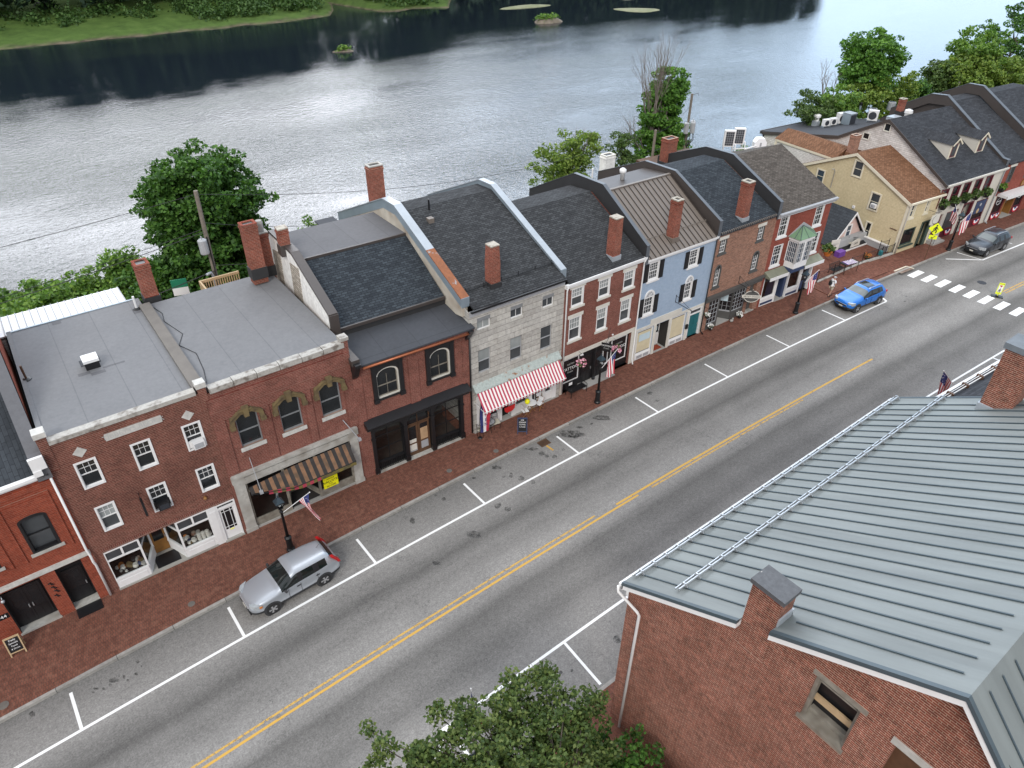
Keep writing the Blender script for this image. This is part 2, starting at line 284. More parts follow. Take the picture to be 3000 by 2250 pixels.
# text
def text(body,size,parent,Mx,mat,name='lettering',ext=.004,align='CENTER',sx=1.0,bold=0):
    cu=bpy.data.curves.new(name,'FONT'); cu.body=body; cu.size=size; cu.align_x=align; cu.align_y='CENTER'; cu.extrude=ext; cu.offset=bold; cu.resolution_u=3
    t=bpy.data.objects.new('tmp',cu); COL.objects.link(t); bpy.context.view_layer.update()
    me=bpy.data.meshes.new_from_object(t.evaluated_get(bpy.context.evaluated_depsgraph_get())); bpy.data.objects.remove(t); bpy.data.curves.remove(cu)
    me.name=name; me.materials.clear(); me.materials.append(mat)
    if sx!=1: me.transform(Matrix.Diagonal((sx,1,1,1)))
    o=bpy.data.objects.new(name,me); COL.objects.link(o); Mw=Mx; WM[o]=Mw
    if parent: o.parent=parent; o.matrix_basis=WM[parent].inverted()@Mw
    else: o.matrix_basis=Mw
    return o
RX90=Matrix.Rotation(PI/2,4,'X')
# ================================================================ SETTING
WZ=-4.5
def shore(x): return 56+1.5*math.sin(x*.11)+1.2*math.sin(x*.31+1)
BK=[(-600,240),(-200,222),(-60,209),(14,206),(60,205),(92,205),(99,214),(105,226),(109,205),(130,202),(142,215),(160,228),(200,230),(250,222),(300,212),(338,205),(350,260),(365,900),(1200,900)]
def bank(x):
    for (a,b),(c,d) in zip(BK,BK[1:]):
        if a<=x<=c: return b+(d-b)*(x-a)/(c-a)
    return 900
xs=[-600,-400,-250,-150]+[-100+5*i for i in range(100)]+[420,500,650,900,1200]
rows=[]
for x in xs:
    sy=shore(x); yb=bank(x)+1.2*math.sin(x*.37)+.8*math.sin(x*.9)
    col_=[(-500,-.06),(-100,-.06),(0,-.06),(33,-.06),(39,-.3),(43,-1.2),(sy-5,-2.6),(sy-1.5,-4.0),(sy,WZ),(sy+3,-6),(sy+20,-8),(yb-12,-8),(yb-3,-5.2),(yb,WZ),(yb+2,-4.1),(yb+6,-3.7),(yb+14,-3.0),(yb+24,-2.0),(yb+40,1),(yb+62,18),(yb+100,26),(yb+300,34),(yb+700,34)]  # steep hill beyond the far bank added to block sky in the river's reflection
    rows.append([(x,y,z+(.25*math.sin(x*.6+y*.4)*(y>yb+1))) for y,z in col_])
mb=MB()
nr=len(rows[0]); mb.v=[p for r in rows for p in r]
for i in range(len(rows)-1):
    for j in range(nr-1): a=i*nr+j; mb.f.append((a,a+nr,a+nr+1,a+1)); mb.m.append(0)
m,nt,p=newmat('ground'); v=obj_vec(nt); sp=nt.nodes.new('ShaderNodeSeparateXYZ'); nt.links.new(v,sp.inputs[0])
g=ramp(nt,noise(nt,v,.25,6,.7),[(.3,(.045,.08,.018)),(.55,(.075,.13,.028)),(.75,(.11,.16,.045))]); mud=ramp(nt,noise(nt,v,.5,5),[(.35,(.06,.05,.035)),(.65,(.15,.125,.085))]); lot=ramp(nt,noise(nt,v,.6,5),[(.35,(.10,.10,.085)),(.65,(.19,.18,.16))])
zz=math_(nt,'ADD',sp.outputs[2],math_(nt,'MULTIPLY',noise(nt,v,.35,4),.8)); c=mixc(nt,ramp(nt,math_(nt,'MULTIPLY',math_(nt,'ADD',zz,4.1),2.2),[(.0,0),(1,1)]),mud,g)
c=mixc(nt,math_(nt,'MULTIPLY',math_(nt,'LESS_THAN',sp.outputs[1],40),1.0),c,lot); c=mixc(nt,ramp(nt,math_(nt,'MULTIPLY',sp.outputs[2],.2),[(.3,0),(.9,1)]),c,(.012,.03,.012)); nt.links.new(c,p.inputs['Base Color']); p.inputs['Roughness'].default_value=.95; p.inputs['Specular IOR Level'].default_value=.2
tag(mb.build('ground',m,smooth=True),kind='structure')
# river
mb=MB(); mb.face([(-600,48,WZ),(1200,48,WZ),(1200,1100,WZ),(-600,1100,WZ)])
m,nt,p=newmat('river_water'); v=obj_vec(nt)
p.inputs['Base Color'].default_value=(.010,.015,.022,1); p.inputs['Roughness'].default_value=.05; p.inputs['IOR'].default_value=WATER_IOR
mp=N(nt,'Mapping'); mp.inputs['Scale'].default_value=(1,1.7,1); mp.inputs['Rotation'].default_value=(0,0,R(-28)); nt.links.new(v,mp.inputs[0])
r1=noise(nt,mp.outputs[0],1.05,3,.6); r2=noise(nt,mp.outputs[0],3.6,2,.55); 
r3=noise(nt,mp.outputs[0],9.0,2,.5); hgt=math_(nt,'ADD',math_(nt,'ADD',r1,math_(nt,'MULTIPLY',r2,.38)),math_(nt,'MULTIPLY',r3,.12))
mp2=N(nt,'Mapping'); mp2.inputs['Scale'].default_value=(.35,1,1); mp2.inputs['Rotation'].default_value=(0,0,R(8)); nt.links.new(v,mp2.inputs[0])
mk=ramp(nt,noise(nt,mp2.outputs[0],.035,4,.6),[(.36,.25),(.62,1.0)])
sp=nt.nodes.new('ShaderNodeSeparateXYZ'); nt.links.new(v,sp.inputs[0])
far=ramp(nt,math_(nt,'MULTIPLY',math_(nt,'ADD',sp.outputs[1],math_(nt,'MULTIPLY',noise(nt,mp2.outputs[0],.03,4,.6),60)),1/260),[(.48,1.0),(.72,.25),(.85,.10)])
xr=ramp(nt,math_(nt,'MULTIPLY',sp.outputs[0],1/220),[(.40,1.0),(.80,.35)])
st=math_(nt,'MULTIPLY',math_(nt,'MULTIPLY',mk,far),xr)
b=N(nt,'Bump',Distance=.36); nt.links.new(hgt,b.inputs['Height']); nt.links.new(math_(nt,'MULTIPLY',st,WATER_BUMP),b.inputs['Strength']); nt.links.new(b.outputs[0],p.inputs['Normal'])
tag(mb.build('river',m),kind='structure')
# gravel bars and islets
def islet(name,c,rx,ry,h,mats,rot=0,seed=0):
    rnd=random.Random(seed); mb=MB(); n=18; prof=[(1.0,-.3),(.85,.25*h),(.55,.75*h),(.2,h)]
    o=[]
    for k,(f,z) in enumerate(prof):
        for i in range(n):
            a=2*PI*i/n; q=f*(1+.12*math.sin(3*a+seed)+rnd.uniform(-.05,.05)); mb.v.append((rx*q*math.cos(a),ry*q*math.sin(a),z))
    for k in range(3):
        for i in range(n):
            j=(i+1)%n; mb.f.append((k*n+i,k*n+j,(k+1)*n+j,(k+1)*n+i)); mb.m.append(0)
    mb.f.append(tuple(3*n+i for i in range(n))); mb.m.append(0)
    return tag(mb.build(name,mats,M=Ml(c[0],c[1],WZ,rot),smooth=True),kind='structure')
M['gravel']=patchy('gravel',(.24,.20,.16),(.13,.11,.08),.5,1.2,.95,.15); M['sandbar']=patchy('sandbar',(.26,.26,.17),(.16,.18,.09),.5,.4,.95,.2)
islet('river_islet',(137.8,163.8),4.4,2.6,1.3,M['gravel'],-.2,2); islet('river_islet',(75.4,160.2),2.6,1.0,.5,M['gravel'],-.3,4)
islet('sandbar',(173.5,165),7.5,4.2,.35,M['sandbar'],-.7,6); islet('sandbar',(192,188),7,6,.9,M['sandbar'],0.2,9); islet('sandbar',(150,189),10,3.0,.4,M['sandbar'],-.1,10)
# road
def seg(x0,x1,st=3):
    n=max(1,int((x1-x0)/st)); return [x0+(x1-x0)*i/n for i in range(n+1)]
def strip(x0,x1,y0,y1,z,mb=None,m=0):
    mb=mb or MB(); X=seg(x0,x1)
    for a,b in zip(X,X[1:]): mb.face([(a,y0+bend(a),z),(b,y0+bend(b),z),(b,y1+bend(b),z),(a,y1+bend(a),z)],m)
    return mb
m,nt,p=newmat('asphalt'); v=obj_vec(nt); sp=nt.nodes.new('ShaderNodeSeparateXYZ'); nt.links.new(v,sp.inputs[0])
xm=math_(nt,'SUBTRACT',sp.outputs[0],20.0); yp=math_(nt,'ADD',sp.outputs[1],math_(nt,'MULTIPLY',math_(nt,'MULTIPLY',xm,xm),.00088))
mp=N(nt,'Mapping'); mp.inputs['Scale'].default_value=(.12,1,1); nt.links.new(v,mp.inputs[0])
yp=math_(nt,'ADD',yp,math_(nt,'MULTIPLY',math_(nt,'SUBTRACT',noise(nt,mp.outputs[0],.9,4,.6),.5),.9))
t=math_(nt,'MULTIPLY',math_(nt,'SUBTRACT',yp,11.0),1/14.5)
def yy(y): return (y-11)/14.5
base=ramp(nt,t,[(yy(11),.20),(yy(13.6),.225),(yy(14.4),.21),(yy(15.4),.145),(yy(16.2),.165),(yy(17.2),.125),(yy(17.95),.225),(yy(18.6),.235),(yy(19.2),.215),(yy(19.9),.17),(yy(20.4),.175),(yy(21.1),.11),(yy(21.9),.18),(yy(22.7),.245),(yy(24.3),.20),(yy(25.3),.15)])
bl=ramp(nt,noise(nt,v,.22,6,.7),[(.3,.86),(.7,1.14)]); spk=ramp(nt,noise(nt,v,14,4,.75),[(.25,.58),(.5,1.0),(.75,1.42)]); spk2=ramp(nt,noise(nt,v,5,4,.7),[(.3,.84),(.7,1.16)])
rg=math_(nt,'ABSOLUTE',math_(nt,'SUBTRACT',noise(nt,v,.28,6,.62),.5))
crk=math_(nt,'MULTIPLY',ramp(nt,rg,[(.0,1),(.0045,0)]),ramp(nt,noise(nt,v,.15,2),[(.46,0),(.56,1)]))
col=mixc(nt,1.0,mixc(nt,1.0,mixc(nt,1.0,base,bl,'MULTIPLY'),spk,'MULTIPLY'),spk2,'MULTIPLY'); col=mixc(nt,1.0,col,(.98,.945,.90),'MULTIPLY'); col=mixc(nt,math_(nt,'MULTIPLY',crk,.5),col,(.05,.05,.05))
nt.links.new(col,p.inputs['Base Color']); p.inputs['Roughness'].default_value=.9; p.inputs['Specular IOR Level'].default_value=.25
b=N(nt,'Bump',Strength=.25,Distance=.01); nt.links.new(noise(nt,v,25,3),b.inputs['Height']); nt.links.new(b.outputs[0],p.inputs['Normal'])
road=tag(strip(-60,210,11.0,25.3,0).build('road',m),kind='structure')
# pavements and kerbs
m=courses('brick_pavers',(.15,.063,.045),(.20,.082,.057),(.105,.06,.047),.10,.205,.010,'floor',stain=.4,ssc=.45,stc=(.74,.66,.62),rough=.9,fine=.35,bump=.2,jit=.12); M['pavers']=m
nt=m.node_tree; p=[q for q in nt.nodes if q.type=='BSDF_PRINCIPLED'][0]; lk=p.inputs['Base Color'].links[0].from_socket; v=obj_vec(nt)
nt.links.new(mixc(nt,math_(nt,'MULTIPLY',ramp(nt,noise(nt,v,2.2,5,.75),[(.52,0),(.68,1)]),.45),lk,(.26,.13,.09)),p.inputs['Base Color'])
side=tag(strip(-60,210,25.35,34,.15).build('brick_pavement',M['pavers']),kind='structure')
side2=tag(strip(-60,210,-30,10.95,.15).build('brick_pavement',M['pavers']),kind='structure')
M['kerb']=courses('kerb',(.27,.26,.245),(.36,.345,.32),(.1,.1,.1),2.4,4,.014,'floor',stain=.5,ssc=.8,stc=(.6,.58,.55),off=0)
def kerb(y0,y1):
    mb=MB(); X=seg(-60,210,2.4)
    for a,b in zip(X,X[1:]):
        P=[(a,y0+bend(a)),(b,y0+bend(b)),(b,y1+bend(b)),(a,y1+bend(a))]; mb.prism(P,-.02,.156,'z')
    return tag(mb.build('kerb',M['kerb']),kind='structure')
kerb(25.2,25.36); kerb(10.94,11.10)
# markings
def paint(name,c,wear,sc=3.0):
    m,nt,p=newmat(name); v=obj_vec(nt); p.inputs['Base Color'].default_value=c4(c); p.inputs['Roughness'].default_value=.6
    f=ramp(nt,noise(nt,v,sc,6,.75),[(wear-.05,0),(wear+.05,1)]); tr=nt.nodes.new('ShaderNodeBsdfTransparent'); mx=nt.nodes.new('ShaderNodeMixShader'); out=[q for q in nt.nodes if q.type=='OUTPUT_MATERIAL'][0]
    nt.links.new(f,mx.inputs[0]); nt.links.new(tr.outputs[0],mx.inputs[1]); nt.links.new(p.outputs[0],mx.inputs[2]); nt.links.new(mx.outputs[0],out.inputs[0]); M[name]=m
paint('paint_white',(.78,.78,.77),.26); paint('paint_yellow',(.52,.30,.045),.37,4); paint('paint_yellow_worn',(.50,.30,.06),.44,6)
def gl_(mb,a,b,w,z=.004):
    a=Vector((a[0],a[1],0)); b=Vector((b[0],b[1],0)); d=(b-a).normalized(); n=Vector((-d.y,d.x,0))*w/2
    mb.face([tuple(q.xy)+(z,) for q in (a-n,b-n,b+n,a+n)])
mb=MB(); W_=.13
strip(-30,55.0,22.84-W_/2,22.84+W_/2,.004,mb)
for k in range(-2,9):
    x=-4.33+6.72*k+(.15 if k>3 else 0); gl_(mb,(x,22.78+bend(x)),(x-.03,24.85+bend(x)),W_,.008)
X0=55.05; gl_(mb,(X0,22.86+bend(X0)),(X0+1.0,24.7+bend(X0)),.16,.010)
q=[G('Z',*t,0) for t in((1345,1522),(1961,1272),(780,1355),(535,1500),(1895,1130),(1961,1152))]
gl_(mb,q[0],q[1]+(q[1]-q[0])*1.2,.15,.004); gl_(mb,q[2],q[0],.12,.008); gl_(mb,q[3],q[0],.14,.012)
d=(q[5]-q[4]); gl_(mb,q[4]-d*1.0,q[4]+d*1.6,.12,.008)
strip(6.9,55,13.75-W_/2,13.75+W_/2,.004,mb)
q=[G('O',*t,0) for t in((1205,430),(1400,655),(570,880),(545,955),(700,1058))]
gl_(mb,q[0],q[1],W_,.008); gl_(mb,q[2],q[3]+(q[3]-q[2])*3,W_,.008); gl_(mb,q[2],q[4],W_,.010)
for k in range(1,7): x=13+6.71*k; gl_(mb,(x,13.7+bend(x)),(x,11.4+bend(x)),W_,.008)
tag(mb.build('parking_lines',M['paint_white'],road),kind='structure')
mb=MB()
for P in [[(425,572),(520,530),(578,548),(490,588)],[(532,607),(630,566),(688,583),(590,627)],[(643,646),(740,604),(800,625),(705,667)],[(757,688),(858,645),(915,668),(820,711)],[(875,733),(970,688),(1030,712),(935,755)],[(995,780),(1090,735),(1150,757),(1050,803)],[(1117,828),(1215,782),(1282,806),(1180,853)],[(1245,878),(1345,828),(1412,852),(1310,900)]]:
    c=sum((G('S',x,y,0) for x,y in P),Vector())/4; mb.face([(c.x-.9,c.y-.29,.004),(c.x+.9,c.y-.29-.06,.004),(c.x+.9,c.y+.29-.06,.004),(c.x-.9,c.y+.29,.004)])
mb.face([(60.8,13.0,.004),(62.6,12.94,.004),(62.6,13.5,.004),(60.8,13.56,.004)])
tag(mb.build('crosswalk_bars',M['paint_white'],road),kind='structure')
mb=strip(-40,23,18.21,18.33,.005); strip(21.5,46.2,18.40,18.53,.005,mb)
tag(mb.build('centre_line',M['paint_yellow'],road),kind='structure')
mb=strip(-40,20,18.50,18.60,.004); strip(24,38,18.20,18.30,.004,mb); strip(64.3,140,18.25,18.37,.004,mb); strip(64.3,140,18.5,18.62,.004,mb)
tag(mb.build('worn_centre_line',M['paint_yellow_worn'],road),kind='structure')
mb=MB(); a=G('U',950,487,0); b=G('U',998,520,0); gl_(mb,a,b,.12,.006); tag(mb.build('yellow_drain_mark',M['paint_yellow'],road),kind='structure')
# oil stains
m,nt,p=newmat('oil_stain'); v=obj_vec(nt); p.inputs['Base Color'].default_value=(.05,.049,.046,1); p.inputs['Roughness'].default_value=.6
f=ramp(nt,noise(nt,v,4,4,.7),[(.36,.0),(.62,.72)]); tr=nt.nodes.new('ShaderNodeBsdfTransparent'); mx=nt.nodes.new('ShaderNodeMixShader'); out=[q for q in nt.nodes if q.type=='OUTPUT_MATERIAL'][0]
nt.links.new(f,mx.inputs[0]); nt.links.new(tr.outputs[0],mx.inputs[1]); nt.links.new(p.outputs[0],mx.inputs[2]); nt.links.new(mx.outputs[0],out.inputs[0]); M['oil']=m
rnd=random.Random(5); mb=MB()
def blot(v,x0,y0,x1,y1,k=1.0):
    n=12
    P=[]
    for i in range(n):
        a=2*PI*i/n; q=rnd.uniform(.65,1.1)*k; P.append(G(v,(x0+x1)/2+(x1-x0)/2*math.cos(a)*q,(y0+y1)/2+(y1-y0)/2*math.sin(a)*q,.003))
    mb.face([(p.x,p.y,.0025) for p in P])
for t in [(1010,380,1230,430),(1100,405,1190,440),(800,500,900,522),(890,523,942,556),(933,545,972,572),(985,549,1025,577),(565,625,640,655),(690,668,722,712),(750,694,797,732),(838,724,877,756),(220,843,255,872),(585,882,640,922),(655,908,707,942),(385,1078,500,1132),(0,985,42,1030),(1265,275,1405,312),(1150,350,1205,368),(1248,328,1276,342),(430,700,465,722),(1054,506,1080,522),(150,1285,215,1320),(640,695,668,712),(1640,110,1690,135),(1700,168,1740,182),(170,822,190,840)]: blot('U',*t)
for t in [(755,1028,832,1072),(705,1098,738,1118),(750,1070,780,1095),(850,1015,875,1040),(940,910,972,932),(633,1125,662,1142),(930,995,960,1018),(875,1040,900,1060),(200,1260,250,1310),(975,945,990,958),(640,1100,690,1118),(800,1010,835,1030)]: blot('B',*t)
for t in [(1460,385,1512,437),(1236,570,1255,592),(1172,575,1197,602),(1140,580,1160,640)]: blot('O',*t)
for t in [(415,735,440,745),(405,777,428,786)]: blot('S',*t)
tag(mb.build('oil_stains',M['oil'],road),kind='structure')
# kerb ramp by the crosswalk
q=[G('S',*t,.154) for t in((330,537),(430,497),(492,517),(390,557))]
mb=MB().face([tuple(p) for p in q]); M['ramp']=patchy('ramp',(.20,.135,.105),(.27,.22,.18),.55,1.5,.9,.15)
r_=tag(mb.build('kerb_ramp',M['ramp']),kind='structure')
mb=MB(); gl_(mb,q[0],q[1],.13,.158); gl_(mb,q[1],q[2],.13,.160); tag(mb.build('ramp_border',M['cream_trim'],r_),kind='structure')
# ---------------------------------------------------------------- light
SUN_AZ,SUN_EL=R(SUN[0]),R(SUN[1]); sd=Vector((math.sin(SUN_AZ)*math.cos(SUN_EL),math.cos(SUN_AZ)*math.cos(SUN_EL),math.sin(SUN_EL)))
l=bpy.data.lights.new('sun','SUN'); l.energy=SUN[2]; l.angle=R(SUN[3]); l.color=(1,.96,.90); lo=bpy.data.objects.new('sun',l); COL.objects.link(lo); lo.rotation_euler=(-sd).to_track_quat('-Z','Y').to_euler()
w=bpy.data.worlds.new('World'); S.world=w; w.use_nodes=True; nt=w.node_tree; nt.nodes.clear()
out=nt.nodes.new('ShaderNodeOutputWorld'); bg=nt.nodes.new('ShaderNodeBackground'); bg.inputs[1].default_value=.10; nt.links.new(bg.outputs[0],out.inputs[0])
sky=nt.nodes.new('ShaderNodeTexSky'); sky.sky_type='NISHITA'; sky.sun_disc=False; sky.sun_elevation=SUN_EL; sky.sun_rotation=SUN_AZ
tc=nt.nodes.new('ShaderNodeTexCoord'); gv=tc.outputs['Generated']
mp=N(nt,'Mapping'); mp.inputs['Scale'].default_value=(1,1,2.4); nt.links.new(gv,mp.inputs[0])
cl=ramp(nt,noise(nt,mp.outputs[0],2.3,7,.6),[(.26,0),(.46,1)]); shade=ramp(nt,noise(nt,mp.outputs[0],3.4,6,.6),[(.3,CLOUD[0]),(.7,CLOUD[1])])
dt=nt.nodes.new('ShaderNodeVectorMath'); dt.operation='DOT_PRODUCT'; nt.links.new(gv,dt.inputs[0]); dt.inputs[1].default_value=Vector((math.sin(R(24))*math.cos(R(26)),math.cos(R(24))*math.cos(R(26)),math.sin(R(26))))
glow=math_(nt,'ADD',1.0,math_(nt,'MULTIPLY',math_(nt,'POWER',math_(nt,'MAXIMUM',dt.outputs['Value'],0.0),CLOUD[3]),CLOUD[2]))
sh=nt.nodes.new('ShaderNodeMix'); sh.data_type='RGBA'; sh.blend_type='MULTIPLY'; sh.inputs[0].default_value=1
sx_=nt.nodes.new('ShaderNodeSeparateXYZ'); nt.links.new(gv,sx_.inputs[0]); tint=mixc(nt,ramp(nt,sx_.outputs[0],[(.38,0),(.86,1)]),(.95,.98,1.04),(.60,.78,.99)); cc=mixc(nt,1.0,shade,tint,'MULTIPLY'); vm=nt.nodes.new('ShaderNodeVectorMath'); vm.operation='SCALE'; nt.links.new(cc,vm.inputs[0]); nt.links.new(glow,vm.inputs[3])
skb=nt.nodes.new('ShaderNodeVectorMath'); skb.operation='SCALE'; nt.links.new(sky.outputs[0],skb.inputs[0]); skb.inputs[3].default_value=1.0
nt.links.new(mixc(nt,cl,skb.outputs[0],vm.outputs[0]),bg.inputs[0])
S.view_settings.view_transform='Standard'; S.view_settings.look='None'; S.view_settings.exposure=EXPO; S.view_settings.gamma=1
cam=bpy.data.cameras.new('camera'); cam.sensor_width=36; cam.lens=36*FPX/3000; cam.clip_start=.5; cam.clip_end=4000
co=bpy.data.objects.new('camera',cam); COL.objects.link(co); S.camera=co
co.matrix_world=Matrix(((CR.x,CU.x,-_fw.x,0),(CR.y,CU.y,-_fw.y,0),(CR.z,CU.z,-_fw.z,CH),(0,0,0,1)))
# ================================================================ BUILDINGS
class Bld:
    def __init__(s,name,p0,p1,label,cat='building',root=None):
        s.fr=Fr(p0,p1); s.root=root or empty(name,s.fr.M,label,cat); s.holes=[]; s.deep=False; s.L=s.fr.L; s.tr=[]
    def part(s,name,mb,mats,parent=None,smooth=False,fr=None):
        return mb.build(name,mats,parent or s.root,(fr or s.fr).M,smooth)
    def hole(s,u0,u1,z0,z1,d=.12,arch=0): s.holes.append((u0,u1,z0,z1,d,arch))
    # a sash window; top/bot = (columns, rows) of panes
    def win(s,v,bl,tr,frame='white',casing=.075,top=(1,1),bot=(1,1),blind=0,sill=None,lintel=None,arch=0,depth=.12,pane='glass',split=.5,name='window',rect=None,proud=.02,fw=.035,cmat=None,fr=None,cut=True,lh=.24,lw=.14):
        u0,u1,z0,z1=rect or (fr or s.fr).rect(v,bl,tr)
        if cut: s.hole(u0,u1,z0,z1,depth,arch)
        mb=MB(); zc=z1-arch
        if casing:
            vf=-proud if cut else -depth-.01; mb.box(u0,u0+casing,vf,depth*.7,z0,zc,1); mb.box(u1-casing,u1,vf,depth*.7,z0,zc,1); mb.box(u0+casing,u1-casing,vf,depth*.7,z0,z0+casing*.8,1)
            if not arch: mb.box(u0+casing,u1-casing,vf,depth*.7,z1-casing,z1,1)
        a,b,c,d=u0+casing,u1-casing,z0+casing*.8,zc-(0 if arch else casing)
        of=0 if cut else -depth; v0,v1=depth*.55+of,depth*.9+of
        mb.box(a,a+fw,v0,v1,c,d); mb.box(b-fw,b,v0,v1,c,d); mb.box(a+fw,b-fw,v0,v1,c,c+fw*1.3); 
        if not arch: mb.box(a+fw,b-fw,v0,v1,d-fw,d)
        sz=c+(d-c)*split if split else None
        if sz: mb.box(a+fw,b-fw,v0-.015,v1,sz-.02,sz+.02)
        def munt(lo,hi,cr):
            n,r=cr
            for i in range(1,n): x=a+fw+(b-a-2*fw)*i/n; mb.box(x-.009,x+.009,v0+.01,v1-.004,lo,hi)
            for j in range(1,r): z=lo+(hi-lo)*j/r; mb.box(a+fw,b-fw,v0+.012,v1-.003,z-.009,z+.009)
        if sz: munt(sz+.025,d-fw,top); munt(c+fw*1.3,sz-.025,bot)
        else: munt(c+fw*1.3,d-fw,top)
        pts=None
        if arch:
            um,ru=(u0+u1)/2,(u1-u0)/2; pts=[(um-ru*math.cos(PI*i/12),zc+arch*math.sin(PI*i/12)) for i in range(13)]
            inn=[(um+(x-um)*(1-(casing+fw)/ru),zc+(z-zc)*(1-(casing+fw)/max(arch,.2))) for x,z in pts]
            for i in range(12): mb.prism([pts[i],pts[i+1],inn[i+1],inn[i]],-proud if casing else v0,v1,'y',1 if casing else 0)
        w=s.part(name,mb,[M[frame],M[cmat or frame]],fr=fr)
        pn=MB(); e=v1-.012; zb=d-(d-c)*blind
        P=[(a,c),(b,c),(b,zb),(a,zb)]
        pn.face([(x,e,z) for x,z in P])
        if blind: pn.face([(a,e,zb),(b,e,zb),(b,e,d),(a,e,d)],1)
        if arch: pn.face([(x,e,z) for x,z in inn][::-1])
        s.part('pane',pn,[M[pane],M['blind']],w,fr=fr)
        if sill: s.part('sill',MB().box(u0-.1,u1+.1,-.07,.02,z0-lw,z0,0),M[sill],w,fr=fr)
        if lintel: s.part('lintel',MB().box(u0-.13,u1+.13,-.025,.02,z1,z1+lh),M[lintel],w,fr=fr)
        s.last=(u0,u1,z0,z1); return w
    def facade(s,mb,L,z0,z1,u0=0,m=0,holes=None):
        H=s.holes if holes is None else holes
        us=sorted({u0,L}|{round(x,4) for h in H for x in h[:2] if u0<x<L}); zs=sorted({z0,z1}|{round(x,4) for h in H for x in h[2:4] if z0<x<z1})
        for a,b in zip(us,us[1:]):
            for c,d in zip(zs,zs[1:]):
                x,z=(a+b)/2,(c+d)/2
                if any(h[0]-1e-3<x<h[1]+1e-3 and h[2]-1e-3<z<h[3]+1e-3 for h in H): continue
                mb.face([(a,0,c),(b,0,c),(b,0,d),(a,0,d)],m)
        M0=m
        for a,b,c,d,dp,ar in H:
            zc=d-ar; m=2 if (dp>.4 and s.deep) else M0
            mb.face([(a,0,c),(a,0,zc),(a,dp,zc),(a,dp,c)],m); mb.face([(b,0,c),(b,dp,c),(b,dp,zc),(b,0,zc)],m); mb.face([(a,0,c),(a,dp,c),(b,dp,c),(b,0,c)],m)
            if not ar: mb.face([(a,0,d),(b,0,d),(b,dp,d),(a,dp,d)],m)
            else:
                um,ru=(a+b)/2,(b-a)/2; P=[(um-ru*math.cos(PI*i/12),zc+ar*math.sin(PI*i/12)) for i in range(13)]
                for i in range(12):
                    mb.face([(P[i][0],0,P[i][1]),(P[i+1][0],0,P[i+1][1]),(P[i+1][0],0,d),(P[i][0],0,d)],m); mb.face([(P[i][0],0,P[i][1]),(P[i][0],dp,P[i][1]),(P[i+1][0],dp,P[i+1][1]),(P[i+1][0],0,P[i+1][1])],m)
        return mb
    def shell(s,ztop,prof,mat,zlo=-.5,matside=None,z0=.0):
        """front wall with its openings, party walls up to the roof profile (v,z), back wall"""
        s.deep=True; mb=s.facade(MB(),s.L,z0,ztop); e=.003; D=prof[-1][0]; prof=[(v,z-.12) for v,z in prof]
        for u in (e,s.L-e): mb.face([(u,.003,z0)]+[(u,.003,ztop)]+[(u,v,z) for v,z in prof if v>.05]+[(u,D,zlo),(u,.003,zlo)],1)
        mb.face([(e,D,zlo),(s.L-e,D,zlo),(s.L-e,D,prof[-1][1]),(e,D,prof[-1][1])],1)
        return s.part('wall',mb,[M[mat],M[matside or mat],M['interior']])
    def roof(s,prof,u0,u1,mat,th=.12,name='roof',over=0):
        P=list(prof)+[(v,z-th) for v,z in reversed(prof)]
        return s.part(name,MB().prism(P,u0,u1,'x'),M[mat])
    def parapet(s,prof,u0,u1,matside,mattop,h=.0,lo=.6,name='parapet',cap=.05):
        """fire wall along the roof profile with a metal cap"""
        mb=MB(); P=list(prof)+[(v,z-lo) for v,z in reversed(prof)]
        mb.prism(P,u0,u1,'x',0)
        for (a,b),(c,d) in zip(prof,prof[1:]):
            t=Vector((c-a,d-b)).normalized(); n=Vector((-t.y,t.x))*cap; 
            if n.y<0: n=-n
            mb.prism([(a,b),(c,d),(c+n.x*.2,d+cap),(a+n.x*.2,b+cap)],u0-.03,u1+.03,'x',1)
        a,b=prof[0]; mb.box(u0-.03,u1+.03,a-.04,a,b-lo,b+cap,1)
        return s.part(name,mb,[M[matside],M[mattop]])
    def zroof(s,prof,v):
        for (a,b),(c,d) in zip(prof,prof[1:]):
            if a<=v<=c: return b+(d-b)*(v-a)/(c-a)
        return prof[-1][1] if v>prof[-1][0] else prof[0][1]
    def onroof(s,v,x,y,prof):
        z=prof[0][1]+.5
        for i in range(60):
            u,w=s.fr.Z(v,x,y,z); z=z*.6+.4*s.zroof(prof,w)
        return u,w,z
    def chim(s,u,v,zb,zt,wu=.6,wv=.6,cap='stone_grey',mat='brick_chimney',flash='galv_light',taper=1.0,band=True,pots=0,name='chimney',sink=.8,capw=.02,caph=.07,parent=None,open_=True):
        a,b=wu/2,wv/2; t=taper
        mb=MB(); 
        def ring(k,z0,z1): mb.box(u-a*k,u+a*k,v-b*k,v+b*k,z0,z1)
        if taper!=1.0:
            o=len(mb.v); 
            for k,z in((1,zb-sink),(1,zb+(zt-zb)*.55),(t,zt-.12),(t,zt-caph)): mb.v+=[(u-a*k,v-b*k,z),(u+a*k,v-b*k,z),(u+a*k,v+b*k,z),(u-a*k,v+b*k,z)]
            for i in range(3):
                for k in range(4): j=(k+1)%4; mb.f.append((o+4*i+k,o+4*i+j,o+4*i+4+j,o+4*i+4+k)); mb.m.append(0)
            mb.f.append((o+12,o+13,o+14,o+15)); mb.m.append(0)
        else:
            ring(1,zb-sink,zt-caph)
            if band: ring(1.09,zt-caph-.22,zt-caph-.12)
        c=s.part(name,mb,M[mat],parent)
        cp=MB(); A,B_=a*t+capw,b*t+capw; q=.14 if open_ else 0
